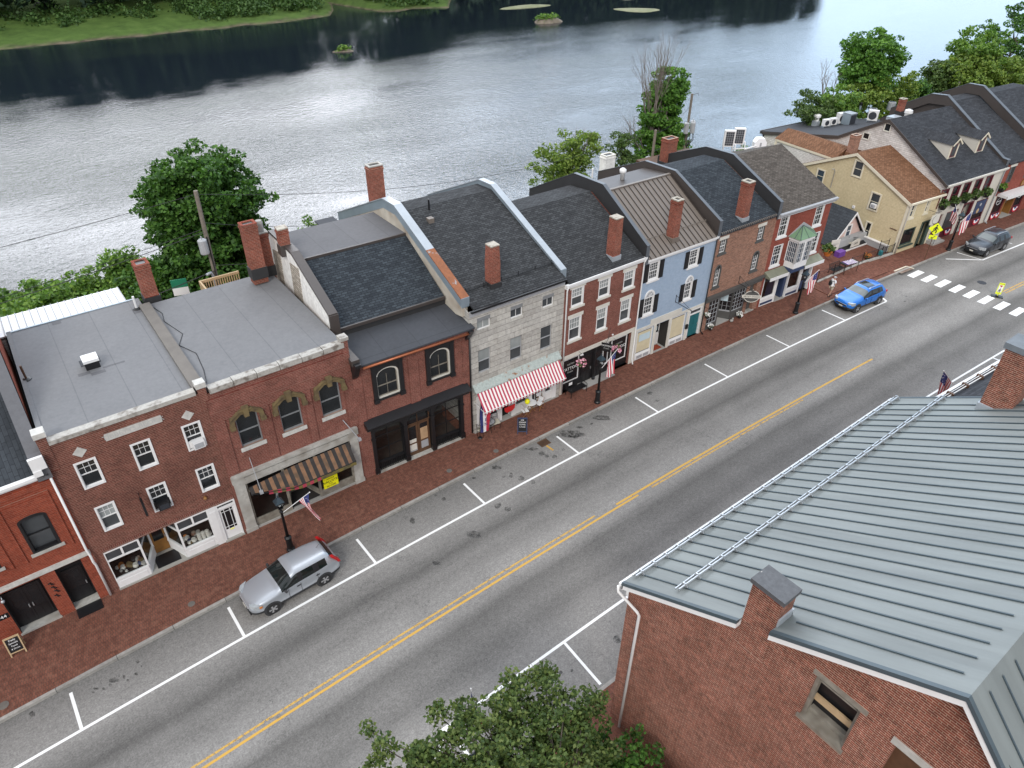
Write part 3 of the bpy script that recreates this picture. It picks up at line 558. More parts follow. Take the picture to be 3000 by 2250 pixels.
        if open_: cp.box(u-A,u+A,v-B_,v-B_+q,zt-caph,zt); cp.box(u-A,u+A,v+B_-q,v+B_,zt-caph,zt); cp.box(u-A,u-A+q,v-B_+q,v+B_-q,zt-caph,zt); cp.box(u+A-q,u+A,v-B_+q,v+B_-q,zt-caph,zt); cp.face([(u-A+q,v-B_+q,zt-caph+.01),(u+A-q,v-B_+q,zt-caph+.01),(u+A-q,v+B_-q,zt-caph+.01),(u-A+q,v+B_-q,zt-caph+.01)],1)
        else: cp.box(u-A,u+A,v-B_,v+B_,zt-caph,zt)
        s.part('chimney_cap',cp,[M[cap],M['black']],c)
        if flash: s.part('flashing',MB().box(u-a-.05,u+a+.05,v-b-.06,v+b+.05,zb-.5,zb+.12-.0),M[flash],c)
        return c
    def chimpx(s,v,base,top,prof,wu=.6,wv=.6,**k):
        u,w,z=s.onroof(v,base[0],base[1],prof); P=s.fr.w(u,w,z); zt=UP(v,top[0],top[1],P); w+=wv/2
        return s.chim(u,w,s.zroof(prof,w),zt,wu,wv,**k)
    def chimside(s,v,base,top,u,wu=.6,wv=.6,**k):
        w,z=s.fr.S(v,base[0],base[1],u); P=s.fr.w(u,w,z); zt=UP(v,top[0],top[1],P); return s.chim(u,w+wv/2,z-.4,zt,wu,wv,**k)
    def gutter(s,u0,u1,z,mat='white',v=-.12,r=.07,name='gutter'):
        return s.part(name,MB().box(u0,u1,v-r,v+r,z-.13,z).box(u0,u1,v+r,v+r+.05,z-.28,z+.02),M[mat])
    def pipe(s,pts,mat='white',r=.05,name='downspout'): return s.part(name,MB().tube(pts,r,6),M[mat],smooth=True)
    def glazing(s,u0,u1,z0,z1,frame,cols=1,rows=1,v=0,depth=.12,fw=.06,pane='glass',name='shop_window',cut=False,mw=.03):
        if cut: s.hole(u0,u1,z0,z1,depth)
        mb=MB(); a,b=v+depth*.3,v+depth*.9
        mb.box(u0,u0+fw,a,b,z0,z1); mb.box(u1-fw,u1,a,b,z0,z1); mb.box(u0+fw,u1-fw,a,b,z0,z0+fw); mb.box(u0+fw,u1-fw,a,b,z1-fw,z1)
        for i in range(1,cols): x=u0+fw+(u1-u0-2*fw)*i/cols; mb.box(x-mw/2,x+mw/2,a+.01,b-.01,z0+fw,z1-fw)
        for j in range(1,rows): z=z0+fw+(z1-z0-2*fw)*j/rows; mb.box(u0+fw,u1-fw,a+.012,b-.012,z-mw/2,z+mw/2)
        w=s.part(name,mb,M[frame]); s.part('pane',MB().face([(u0+fw,b-.02,z0+fw),(u1-fw,b-.02,z0+fw),(u1-fw,b-.02,z1-fw),(u0+fw,b-.02,z1-fw)]),M[pane],w); return w
    def door(s,u0,u1,z0,z1,mat,v=.1,glass_=None,panels=2,handle=True,name='door',hs=1):
        mb=MB().box(u0,u1,v,v+.05,z0,z1); h=z1-z0
        if glass_: lo=z0+h*glass_
        else: lo=z1-.1
        n=panels
        for i in range(n):
            a=u0+.08+(u1-u0-.16)*i/n; b=u0+.08+(u1-u0-.16)*(i+1)/n
            mb.box(a+.03,b-.03,v-.015,v,z0+.12,z0+(lo-z0)*.45 if not glass_ else lo-.1)
            if not glass_: mb.box(a+.03,b-.03,v-.015,v,z0+(lo-z0)*.52,z1-.12)
        d=s.part(name,mb,M[mat])
        if glass_: s.part('pane',MB().box(u0+.12,u1-.12,v-.008,v,lo,z1-.12),M['glass'],d)
        if handle: x=u1-.07 if hs>0 else u0+.07; s.part('handle',MB().box(x-.02,x+.02,v-.06,v,z0+h*.42,z0+h*.5),M['steel'],d)
        return d
# building line corners
PT=[(-12,28.5),(-1.75,28.55),(4.67,28.46),(11.62,28.37),(18.62,28.01),(25.4,27.84),(32.05,27.75),(38.87,27.5),(45.4,27.3),(51.7,26.8)]
# ---------------------------------------------------------------- 1 red brick block at the left edge
b=Bld('brick_building',PT[0],PT[1],'orange-red brick block with black arched window and slate roof at left edge')
L=b.L
for i,(v,bl,tr) in enumerate([('A',(270,1440),(360,1095))]):
    b.win(v,None,None,'black',.10,rect=(8.36,9.44,4.22,6.22),arch=.22,depth=.2,blind=0,sill='stone_grey',pane='glass_grey')
    b.win(v,None,None,'black',.10,rect=(6.1,7.18,4.22,6.22),arch=.22,depth=.2,sill='stone_grey',pane='glass_grey')
b.hole(8.72,9.76,.15,2.92,.45); b.hole(6.55,8.12,.15,2.88,.45)
mb=MB().box(8.72,9.76,.40,.5,.15,2.92); mb.box(6.55,8.12,.40,.5,.15,2.88)
b.part('door_surround',mb,M['black'])
b.door(8.85,9.63,.3,2.35,'black',.34,glass_=.42); b.door(6.68,7.33,.3,2.5,'black',.34,glass_=.4); b.door(7.34,7.99,.3,2.5,'black',.34,glass_=.4,hs=-1)
b.part('step',MB().box(6.5,8.15,-.05,.45,.1,.24),M['stone_grey']); b.part('step',MB().box(8.72,9.76,.0,.45,.1,.26),M['stone_grey'])
b.part('stone_band',MB().box(2,L-.02,-.08,.02,3.0,3.24),M['pale_stone'])
b.part('lamp_head',MB().ball((6.62,-.2,2.62),.09).tube([(6.62,0,2.75),(6.62,-.15,2.7)],.02),M['steel'],smooth=True)
for u0,u1 in((8.12,8.72),(9.76,10.2),(5.6,6.55)): pass
# raised brick panel borders
mb=MB()
for u0,u1 in((7.95,9.85),(5.7,7.55)):
    mb.box(u0,u0+.12,-.05,0,3.9,7.0); mb.box(u1-.12,u1,-.05,0,3.9,7.0); mb.box(u0,u1,-.052,0,7.0,7.14)
mb.box(2,L-.03,-.06,0,7.35,7.62)
b.part('brick_panel_border',mb,M['brick_red'])
prof=[(-.05,7.95),(7.5,11.6),(13,9.0)]
b.shell(8.0,prof,'brick_red'); b.roof(prof,0,L-.55,'shingle_b1')
pp=[(-.15,8.75),(.35,8.75),(1.2,9.15),(7.3,12.25),(8.5,12.25),(13,9.6)]
b.parapet(pp,L-.50,L-.03,'membrane_dark','membrane_mid',lo=1.0)
b.part('parapet_end',MB().box(L-.55,L-.02,-.3,-.16,8.35,8.95).box(L-.55,L-.25,-.35,-.1,8.1,8.36),M['white'])
b.gutter(2,L-.1,8.02); b.pipe([(L-.1,-.12,7.9),(L-.12,-.12,3.35),(L-.08,-.2,3.0),(L-.08,-.2,2.6),(L-.05,-.1,2.3),(L-.05,-.1,.2)],r=.055)
u,w=b.fr.Z('I',60,655,9.3); b.chim(L-.55,10.2,9.4,12.6,.7,.8,cap='concrete')
t=text('44',.24,b.root,b.fr.M@Ml(6.32,-.02,1.62)@RX90,M['letter_white'],'number_plate_digits'); 
b.part('number_plate',MB().box(6.12,6.52,-.015,0,1.47,1.77),M['black'])
mb=MB()
for i,(x,z) in enumerate([(8.36,2.28),(8.40,2.02),(8.44,1.76),(8.36,1.50)]): mb.tube([(x-.09,-.03,z+.06),(x+.02,-.03,z),(x+.1,-.03,z-.1)],.022,5); mb.tube([(x,-.03,z+.1),(x+.02,-.03,z-.1)],.018,5)
b.part('iron_figures',mb,M['black'])
B1=b
# ---------------------------------------------------------------- 2 brick block with stone name tablet
b=Bld('brick_building',PT[1],PT[2],'dark brick block with stone name tablet, two stone diamonds and flat grey roof'); L=b.L
W_=[((685,925),(770,655),0),((1130,772),(1210,505),0),((1530,615),(1615,360),0),((848,1265),(920,1012),.55),((1255,1108),(1335,855),0),((1640,948),(1725,707),0)]
for bl,tr,bd in W_: b.win('A',bl,tr,'white',.075,(3,2),(1,1),blind=bd,fw=.03,proud=.05,pane='glass_grey' if bd else 'glass')
acs=[b.fr.F('A',1625,560),b.fr.F('A',1335,1055)]
for v,x,y in(('A',645,620),('A',1520,322)):
    u,z=b.fr.F(v,x,y); b.part('stone_diamond',MB().prism([(u-.27,z),(u,z-.27),(u+.27,z),(u,z+.27)],-.03,.01,'y'),M['pale_stone'])
a=b.fr.F('A',870,555); c=b.fr.F('A',1328,404); t_=b.part('name_tablet',MB().box(a[0],c[0],-.04,.01,8.42-.0,8.76),M['pale_stone'])
text('TIBBETTS BLOCK',.27,t_,b.fr.M@Ml((a[0]+c[0])/2,-.043,8.59)@RX90,M['letter_grey'],sx=1.2)
# shopfront
b.hole(.38,5.02,.15,2.68,1.5); b.hole(5.42,6.36,.15,2.66,.2)
zt=2.68
for side in(0,1):
    f=(lambda u:u) if side==0 else (lambda u:5.40-u)
    u0,u1,u2=f(.38),f(1.84),f(2.32)
    def bx(mb,p,q,z0,z1,t=.05,m=0):
        d=Vector((q[0]-p[0],q[1]-p[1])).normalized(); n=Vector((-d.y,d.x))*t/2
        mb.prism([(p[0]-n.x,p[1]-n.y),(q[0]-n.x,q[1]-n.y),(q[0]+n.x,q[1]+n.y),(p[0]+n.x,p[1]+n.y)],z0,z1,'z',m)
    A=(u0,.05);Bp=(u1,.05);Cp=(u2,1.2); mb=MB()
    bx(mb,A,Bp,.15,.72,.08); bx(mb,Bp,Cp,.15,.72,.08); bx(mb,A,Bp,.72,.84,.13); bx(mb,Bp,Cp,.72,.84,.13)
    bx(mb,A,Bp,2.02,2.12,.07); bx(mb,Bp,Cp,2.02,2.12,.07); bx(mb,A,Bp,2.58,zt,.08); bx(mb,Bp,Cp,2.58,zt,.08)
    for p in(A,Bp,Cp,((A[0]+Bp[0])/2,.05)): mb.box(p[0]-.045,p[0]+.045,p[1]-.045,p[1]+.045,.84 if p!=((A[0]+Bp[0])/2,.05) else 2.1,2.6)
    d=.12
    mb.box(min(u0,u1)+.12,max(u0,u1)-.12,-.008,.02,.25,.62)
    w=b.part('display_window',mb,M['white'])
    g=MB(); g.face([(A[0],.05,.84),(Bp[0],.05,.84),(Bp[0],.05,2.02),(A[0],.05,2.02)]); g.face([(Bp[0],Bp[1],.84),(Cp[0],Cp[1],.84),(Cp[0],Cp[1],2.02),(Bp[0],Bp[1],2.02)])
    g.face([(A[0],.05,2.12),(Bp[0],.05,2.12),(Bp[0],.05,2.58),(A[0],.05,2.58)],1); g.face([(Bp[0],Bp[1],2.12),(Cp[0],Cp[1],2.12),(Cp[0],Cp[1],2.58),(Bp[0],Bp[1],2.58)],1)
    b.part('pane',g,[M['glass_clear'],M['glass_grey']],w)
    b.part('display_shelf',MB().prism([(u0,.1),(u1,.1),(u2,1.2),(u0,1.2)],.70,.80,'z'),M['interior'],w)
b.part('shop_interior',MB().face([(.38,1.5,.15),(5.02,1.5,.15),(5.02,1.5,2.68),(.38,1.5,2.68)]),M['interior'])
b.part('entry_floor',MB().prism([(1.84,0),(3.56,0),(3.08,1.2),(2.32,1.2)],.05,.23,'z').box(.36,5.04,-.06,0,.05,.24),M['paver_stone'])
b.door(2.34,3.06,.24,2.3,'wood_orange',1.2,glass_=.38); b.part('door_transom',MB().box(2.32,3.08,1.2,1.25,2.3,2.68),M['glass_grey'])
b.part('white_panel',MB().box(5.02,5.42,-.03,.05,.15,2.68).box(5.08,5.36,-.045,-.03,.4,2.4),M['white'])
mb=MB().box(5.42,5.5,-.02,.12,.22,2.66).box(6.28,6.36,-.02,.12,.22,2.66).box(5.5,6.28,-.02,.12,2.32,2.42).box(5.5,6.28,-.02,.12,2.58,2.66)
b.part('door_frame',mb,M['white'])
dm=MB().box(5.5,6.28,.06,.11,.24,2.32); d=b.part('door',dm,M['white'])
mb=MB().box(5.62,6.16,.052,.06,.85,2.18); b.part('pane',mb,M['glass'],d)
mb=MB()
for x in(5.74,6.02): mb.box(x,x+.03,.044,.052,.85,2.18)
for z in(1.0,2.02): mb.box(5.62,6.16,.045,.052,z,z+.03)
b.part('glazing_bars',mb,M['white'],d); b.part('letterbox',MB().box(5.8,6.0,.045,.06,.74,.79),M['yellow'],d); b.part('transom_pane',MB().box(5.5,6.28,.06,.08,2.42,2.58),M['glass'])
b.part('step',MB().box(5.40,6.38,-.1,.1,.05,.24),M['paver_stone'])
# soldier course, projecting sign, lamp
b.part('soldier_course',MB().box(.36,6.36,-.012,0,2.69,2.93),courses('brick_soldier',(.13,.045,.036),(.20,.068,.05),(.36,.27,.22),.083,.25,.011,stain=.4))
u,z=b.fr.F('A',1165,1065,-.5); b.part('projecting_sign',MB().box(u-.05,u+.05,-.72,-.30,z-.40,z+.40).tube([(u,0,z+.46),(u,-.75,z+.46)],.015,5).tube([(u,-.5,z+.4),(u,-.5,z+.46)],.01,4),M['black'])
u,z=b.fr.F('A',1658,985); b.part('wall_lamp',MB().ball((u,-.1,z),.09).box(u-.05,u+.05,-.04,0,z-.06,z+.06),M['wood_orange'],smooth=True)
prof=[(.3,9.15),(10.6,9.3)]
b.shell(9.15,[(.02,9.1),(10.7,9.1)],'brick_dark',matside='membrane_mid'); b.part('roof',MB().box(.12,L-.12,.25,10.7,9.0,9.18),M['membrane'])
b.part('parapet_coping',MB().box(.35,L-.3,-.09,.3,9.16,9.36),M['parapet_stone']); 
b.part('corner_pier',MB().box(-.02,.34,-.03,.33,7.9,9.62),M['brick_dark']); b.part('pier_cap',MB().box(-.06,.40,-.1,.4,9.62,9.86),M['pale_stone']); b.part('pier_cap',MB().box(L-.24,L+.2,-.1,.35,9.42,9.68),M['pale_stone']); b.part('corner_pier',MB().box(L-.2,L+.16,-.03,.3,8.0,9.42),M['brick_dark'])
b.part('roof_kerb',MB().box(L-.32,L+.22,.36,9.6,9.1,9.32),M['kerb_roof']); b.part('roof_edge_strip',MB().box(.1,.3,.36,10.7,9.1,9.24),M['membrane'])
b.part('roof_trim',MB().box(.3,L-.4,10.6,10.72,9.05,9.22),M['galv'])
u,w=b.fr.Z('I',1235,400,9.25); b.chimpx('I',(1238,345),(1128,70),[(0,9.25),(40,9.25)],.72,.8,cap='brick_chimney',flash='black_stain')
for (u0,u1,v0,v1) in((2.25,2.75,4.45,4.7),(3.3,4.25,4.55,4.68),(2.75,3.35,4.2,4.45),(5.7,6.3,9.0,9.6),(2.1,2.5,10.2,10.5)): b.part('roof_patch',MB().box(u0,u1,v0,v1,9.175,9.186),M['membrane_mid'])
# roof vents
h=empty('roof_hatch',b.fr.M@Ml(2.95,5.05,9.18),'white capped square roof vent in the middle of the flat roof','roof vent')
MB().box(-.3,.3,-.3,.3,0,.36).build('curb',M['black'],h); MB().box(-.33,.33,-.33,.33,.36,.50).build('cap',M['plastic_white'],h); MB().box(-.45,.4,.2,.8,.0,.02).build('flashing',M['membrane_dark'],h)
h=empty('vent_pipe',b.fr.M@Ml(.32,5.6,9.18),'rusty brown vent pipe near left edge of the flat roof','vent pipe'); MB().lathe([(.05,0),(.05,.75)],10).build('pipe',M['wood_brown'],h); MB().lathe([(.22,0),(.2,.03),(.08,.1)],10).build('collar',M['black'],h)
h=empty('vent_pipe',b.fr.M@Ml(5.95,9.45,9.18),'white vent pipe beside the tall chimney on the flat roof','vent pipe'); MB().lathe([(.06,0),(.06,.75)],10).build('pipe',M['plastic_white'],h); MB().lathe([(.2,0),(.18,.03),(.08,.1)],10).build('collar',M['black'],h)
B2=b
# window air conditioners
def win_ac(fr,u,z,mats,label,sz=(.50,.28,.36),grp='air conditioners in house windows'):
    a=empty('window_air_conditioner',fr.M@Ml(u,0,z),label,'air conditioner',grp); x,y,h=sz[0]/2,sz[1],sz[2]/2
    MB().box(-x,x,-y,.1,-h,h).build('case',M[mats[0]],a); mb=MB(); 
    for i in range(7): zz=-h+.06+i*(2*h-.12)/6; mb.box(-x+.05,x-.05,-y-.012,-y,zz-.014,zz+.014)
    mb.build('grille',M[mats[1]],a); MB().box(-x-.2,-x,-.01,.06,-h,h).box(x,x+.12,-.01,.06,-h,h).build('side_panel',M[mats[0]],a); return a
u,z=b.fr.F('A',1612,560,-.2); win_ac(b.fr,u,z,('plastic_white','grey_light'),'white air conditioner in the upper right window of the dark brick block')
u,z=b.fr.F('A',1330,1055,-.2); win_ac(b.fr,u,z,('black','dark_grille'),'black air conditioner in the lower middle window of the dark brick block')
# white lean-to behind
lt=empty('lean_to_shed',b.fr.M@Ml(0,10.75,0),'lean-to with white ribbed metal roof behind the dark brick block','shed')
d0=b.fr.Z('I',500,362,8.98)[1]-10.75; z0,z1=9.02,8.92
mb=MB().prism([(0,z0),(d0,z1),(d0,z1-.08),(0,z0-.08)],-.35,5.75,'x')
for i in range(19): x=-.3+i*.335; mb.prism([(0,z0),(d0,z1),(d0,z1+.05),(0,z0+.05)],x-.025,x+.025,'x',1)  # ribs take the grey slot, rib shadow put into their colour
mb.build('roof',[M['metal_white'],M['grey_light']],lt); MB().box(-.2,5.6,.0,d0-.2,-2,z1-.1).build('wall',M['clap_white'],lt)
# ---------------------------------------------------------------- 3 brick block with ochre window hoods and torn awning
b=Bld('brick_building',PT[2],PT[3],'abandoned brick block with three ochre hooded windows above a torn awning'); L=b.L
for bl,tr in(((178,1000),(270,690)),((512,880),(610,572)),((832,755),(935,452))):
    u0,u1,z0,z1=b.fr.rect('C',bl,tr); z1+=.08
    b.win('C',None,None,'grey_sash',.0,rect=(u0-.05,u1+.05,z0,z1),arch=.22,depth=.2,fw=.06,sill='pale_stone',lw=.2,pane='glass')
    u0-=.05;u1+=.05;um=(u0+u1)/2; hw=(u1-u0)/2
    O=[(-hw-.30,-.55),(-hw-.25,-.12),(-hw*.55,.2),(hw*.55,.2),(hw+.25,-.12),(hw+.30,-.55)]; I_=[(-hw-.1,-.55),(-hw-.06,-.22),(-hw*.5,.02),(hw*.5,.02),(hw+.06,-.22),(hw+.1,-.55)]
    mb=MB()
    for i in range(5): mb.prism([(um+x,z1+z) for x,z in(O[i],O[i+1],I_[i+1],I_[i])],-.17,.01,'y')
    for i in range(1,4): mb.prism([(um+x,z1+z) for x,z in(O[i],O[i+1],(O[i+1][0],O[i+1][1]+.06),(O[i][0],O[i][1]+.06))],-.22,.01,'y')
    mb.prism([(um-.13,z1+.34),(um+.13,z1+.34),(um+.11,z1-.14),(um-.11,z1-.14)],-.25,.01,'y'); mb.box(um-.16,um+.16,-.25,.01,z1+.34,z1+.41)
    mb.box(um-hw-.33,um-hw-.08,-.2,.01,z1-.7,z1-.5); mb.box(um+hw+.08,um+hw+.33,-.2,.01,z1-.7,z1-.5)
    b.part('window_hood',mb,M['ochre_stone'])
# brick relief
us=[.35]+[]; mb=MB()
for u0,u1 in((0,.55),(2.15,2.62),(4.32,4.72),(6.45,L)): mb.box(u0+.003,u1-.003,-.06,0,4.15,7.35)
mb.box(.003,L-.003,-.10,0,7.95,8.65); mb.box(.003,L-.003,-.055,0,7.36,7.95)
b.part('brick_relief',mb,M['brick_mid'])
# stone shopfront frame
z_c=b.fr.F('C',110,1145)[1]
b.part('shop_cornice',MB().box(.1,L-.25,-.22,.02,3.86,4.02).box(.1,L-.25,-.10,.02,3.3,3.86).box(.15,L-.3,-.14,-.10,3.42,3.74),M['stone_grey'])
b.part('stone_pier',MB().box(.1,.62,-.1,.12,.05,3.3).box(.05,.66,-.16,.1,3.55,3.98).box(.06,.66,-.13,.1,.05,.4),M['stone_grey']); b.part('stone_pier',MB().box(L-.68,L-.2,-.1,.12,.05,3.3).box(L-.72,L-.16,-.16,.1,3.55,3.98).box(L-.72,L-.16,-.13,.1,.05,.4),M['stone_grey'])
b.hole(.62,L-.68,.15,3.3,1.9)
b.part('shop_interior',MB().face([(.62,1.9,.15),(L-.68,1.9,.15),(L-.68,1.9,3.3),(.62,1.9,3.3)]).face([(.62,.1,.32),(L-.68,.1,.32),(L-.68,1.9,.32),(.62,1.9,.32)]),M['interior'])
fu=lambda x,y: b.fr.F('C',x,y)[0]
e0,e1=2.55,4.28
for side,(ua,ub,uc) in enumerate(((.66,e0,e0+.45),(L-.72,e1,e1-.45))):
    mb=MB(); A=(ua,.06);Bp=(ub,.06);Cp=(uc,1.3)
    bx(mb,A,Bp,.15,.30,.1); bx(mb,A,Bp,.30,.58,.05); bx(mb,A,Bp,.58,.70,.1); bx(mb,Bp,Cp,.15,.58,.05); bx(mb,Bp,Cp,.58,.7,.08); bx(mb,A,Bp,2.62,2.72,.08); bx(mb,Bp,Cp,2.62,2.72,.08); bx(mb,A,Bp,3.2,3.3,.08)
    for p in(A,Bp,Cp): mb.box(p[0]-.06,p[0]+.06,p[1]-.06,p[1]+.06,.15,3.3)
    w=b.part('display_window',mb,M['weathered_wood']); g=MB()
    for z0,z1 in((.7,2.62),(2.72,3.2)): g.face([(A[0],.06,z0),(Bp[0],.06,z0),(Bp[0],.06,z1),(A[0],.06,z1)]); g.face([(Bp[0],Bp[1],z0),(Cp[0],Cp[1],z0),(Cp[0],Cp[1],z1),(Bp[0],Bp[1],z1)])
    b.part('pane',g,M['glass_clear'],w)
# leaning boards inside
for i,(p,q) in enumerate((((5.1,.9,2.5),(5.75,.7,.9)),((5.4,1.0,1.2),(6.0,.9,2.3)),((4.55,1.0,1.4),(4.9,1.2,.8)),((2.1,.7,.8),(2.4,.9,1.9)))):
    o=tag(MB().tube([p,q],.07,4).build('leaning_board',M['grey_light'],None,b.fr.M),['longest pale board leaning behind right glass of the abandoned shop','pale board crossing another behind right glass of the abandoned shop','short pale board leaning beside the abandoned shop door','pale stick leaning behind left glass of the abandoned shop'][i],'board','boards left in the abandoned shop')
b.door(3.0,3.83,.30,2.55,'weathered_wood',1.25,glass_=.45); b.part('door_frame',MB().box(2.93,3.0,1.2,1.32,.15,3.3).box(3.83,3.9,1.2,1.32,.15,3.3).box(3.0,3.83,1.2,1.32,2.55,2.7),M['weathered_wood'])
b.part('entry_floor',MB().prism([(e0,0),(e1,0),(e1-.4,1.3),(e0+.4,1.3)],.05,.27,'z').box(.5,L-.55,-.08,0,.05,.26),M['concrete'])
# torn awning: taut on the right, collapsed on the left
n=27; uu=[.72+(L-.78-.72)*i/n for i in range(n+1)]; mb=MB()
for i in range(n):
    f0,f1=[max(0,min(1,(u-.9)/2.2)) for u in uu[i:i+2]]
    r=[]
    for f,u in((f0,uu[i]),(f1,uu[i+1])):
        z1=3.02+.22*f; out=.35+.50*f; z0=2.72-.28*(f)-.0; r.append(((u,-.14,z1),(u,-out,z0),(u,-out+.02,z0-.26)))
    mb.face([r[0][0],r[1][0],r[1][1],r[0][1]],i%2)
    if i>3: mb.face([r[0][1],r[1][1],r[1][2],r[0][2]],2 if (i>16 or i%2) else 3)
o=b.part('awning',mb,[M['awn_brown'],M['awn_tan'],M['moss'],M['awn_red']])
mb=MB().tube([(.72,-.1,3.0),(L-.78,-.1,3.25)],.03,6).tube([(.72,-.35,2.7),(2.6,-.8,2.45)],.02,5).tube([(2.6,-.83,2.44),(L-.78,-.85,2.44)],.025,5)
for u in(.75,1.15,1.6,2.0): mb.tube([(u,-.1,3.02),(u,-.4,2.66)],.015,4)
b.part('awning_frame',mb,M['iron'],o)
b.part('awning_wire',MB().tube([(1.15,-.06,4.75),(1.1,-.9,3.2)],.018,4).box(1.02,1.18,-.98,-.82,3.05,3.2),M['grey_light']); b.part('awning_wire',MB().tube([(6.1,-.06,4.75),(6.55,-.7,3.75)],.022,4).box(6.5,6.66,-.82,-.65,3.6,3.74),M['grey_light'])
sg=empty('realtor_sign',b.fr.M@Ml(4.88,.0,.98),'yellow lettered sale sign in the abandoned shop window','sign'); MB().box(-.42,.42,-.02,.0,-.3,.42).build('board',M['yellow'],sg)
for s_,z,h in(('FOR SALE',.31,.10),('McALLISTER',.12,.20),('CALL',-.04,.09),('567-2383',-.18,.14)): text(s_,h,sg,WM[sg]@Ml(0,-.024,z)@RX90,M['letter_black'])
prof=[(.02,9.0),(9.7,9.25)]
b.shell(9.0,[(.02,9.0),(9.7,9.0)],'brick_mid'); b.part('roof',MB().box(-.0,L-.1,.3,9.75,8.85,9.12),M['membrane'])
mb=MB()
for i in range(6): a=.25+i*1.09; mb.box(a+.015,a+1.075,-.1,.33,8.98,9.24+.02*(i%2))
b.part('parapet_coping',mb,M['parapet_stone']); b.part('corner_pier',MB().box(L-.28,L+.05,-.05,.3,7.9,9.34),M['brick_mid']); b.part('pier_cap',MB().box(L-.33,L+.1,-.1,.36,9.34,9.52),M['parapet_stone'])
b.part('roof_cable',MB().tube([(.3,9.2,9.14),(.5,8.3,9.14),(.35,7.4,9.14),(.75,5.6,9.14),(.3,4.6,9.14),(.75,3.4,9.14),(.6,1.8,9.14),(.35,.5,9.2)],.018,4),M['wire'])
b.part('rear_wing',MB().box(3.2,L,9.76,12.5,-1,7.4),M['brick_mid']); b.part('rear_deck',MB().box(3.4,5.6,9.9,11.6,7.6,7.7),M['wood_pale'])
mb=MB().box(3.3,3.4,9.9,11.7,7.7,8.75).box(3.4,5.6,11.6,11.7,8.6,8.75)
for i in range(16): x=3.5+i*.135; mb.box(x,x+.05,11.62,11.68,7.7,8.6)
b.part('deck_rail',mb,M['wood_pale'])
u,w=b.fr.Z('J',1125,1170,8.9); 
b.chimside('J',(1120,1168),(1063,850),5.9,.8,.6,cap='brick_chimney',flash='black_stain'); c_=b.chimside('J',(1212,1150),(1180,915),6.75,.5,.5,cap='stone_grey',flash='black_stain'); zz_=max(v.co.z for v in c_.data.vertices)+.05; cv_=sum(v.co.y for v in c_.data.vertices)/len(c_.data.vertices)
b.part('chimney_pot',MB().lathe([(.17,zz_),(.21,zz_+.15),(.22,zz_+.5),(.17,zz_+.65)],10,6.7,cv_),M['concrete'])
B3=b
# ---------------------------------------------------------------- 4 cast iron front
b=Bld('brick_building',PT[3],PT[4],'brick building with black cast iron shopfront and set-back shingled mansard roof'); L=b.L
for bl,tr in(((1268,605),(1420,310)),((1690,455),(1838,165))):
    u0,u1,z0,z1=b.fr.rect('C',bl,tr)
    b.win('C',None,None,'weathered_wood',.05,(2,1),(2,1),rect=(u0,u1,z0,z1),arch=.45,depth=.16,fw=.04,cmat='off_white')
    mb=MB()
    for a,c in((u0-.24,u0-.003),(u1+.003,u1+.24)): mb.box(a,c,-.12,.0,z0-.15,z1+.12); mb.box(a-.03,c+.03,-.15,0,z0-.2,z0+.05)
    mb.box(u0-.36,u1+.36,-.34,0,z1+.42,z1+.55); mb.box(u0-.26,u1+.26,-.14,0,z1+.12,z1+.42); mb.box(u0-.3,u1+.3,-.22,0,z1+.34,z1+.42)
    um,ru=(u0+u1)/2,(u1-u0)/2; zc=z1-.45; P=[(um-(ru+.02)*math.cos(PI*i/12),zc+.47*math.sin(PI*i/12)) for i in range(13)]
    for i in range(12): mb.prism([P[i],P[i+1],(P[i+1][0],z1+.12),(P[i][0],z1+.12)],-.09,0,'y')
    mb.box(u0-.05,u1+.05,-.1,0,z0-.1,z0-.003)
    b.part('window_surround',mb,M['black'])
# corbels and panels
mb=MB()
for i in range(20): x=.3+i*.34; mb.box(x,x+.16,-.14,0,7.42,7.6)
mb.box(.003,L-.003,-.05,0,7.05,7.42); mb.box(.003,.5,-.05,0,3.9,7.05); mb.box(3.15,3.75,-.05,0,3.9,7.05); mb.box(L-.5,L-.003,-.05,0,3.9,7.05)
b.part('brick_relief',mb,M['brick_mid'])
b.part('cornice_bracket',MB().prism([(-.7,8.0),(0,8.0),(0,6.9),(-.25,7.2)],.02,.3,'x').box(.0,.32,-.75,0,8.0,8.15),M['black']); b.part('cornice_bracket',MB().prism([(-.6,7.75),(0,7.75),(0,6.9),(-.25,7.2)],L-.3,L-.02,'x'),M['black'])
b.part('gutter',MB().tube([(.5,-.42,7.66),(L-.2,-.42,7.58)],.07,8),M['copper'],smooth=True)
b.part('eave_trim',MB().box(.3,L+.1,-.36,.0,7.62,7.85),M['brick_mid'])
# cast iron storefront
u0,u1=.62,L-.62; b.hole(u0,u1,.15,3.72,.5)
b.part('shop_cornice',MB().prism([(-.55,3.85),(0,4.1),(0,3.72),(-.45,3.72)],u0-.35,u1+.35,'x').box(u0-.3,u1+.3,-.3,0,3.5,3.72),M['black'])
bays=[(u0,u0+2.02),(u0+2.02,u1-2.02),(u1-2.02,u1)]
mb=MB()
for x in(u0+.07,u0+2.02,u1-2.02,u1-.07): mb.box(x-.10,x+.10,-.06,.2,.15,3.5); mb.box(x-.14,x+.14,-.1,.2,.15,.55); mb.box(x-.13,x+.13,-.09,.2,2.6,2.72)
for k,(a,c) in enumerate(bays):
    a+=.1;c-=.1; um,ru=(a+c)/2,(c-a)/2; zc,ar=2.72,.66; P=[(um-ru*math.cos(PI*i/12),zc+ar*math.sin(PI*i/12)**.8) for i in range(13)]
    for i in range(12): mb.prism([P[i],P[i+1],(P[i+1][0],3.52),(P[i][0],3.52)],-.03,.16,'y')
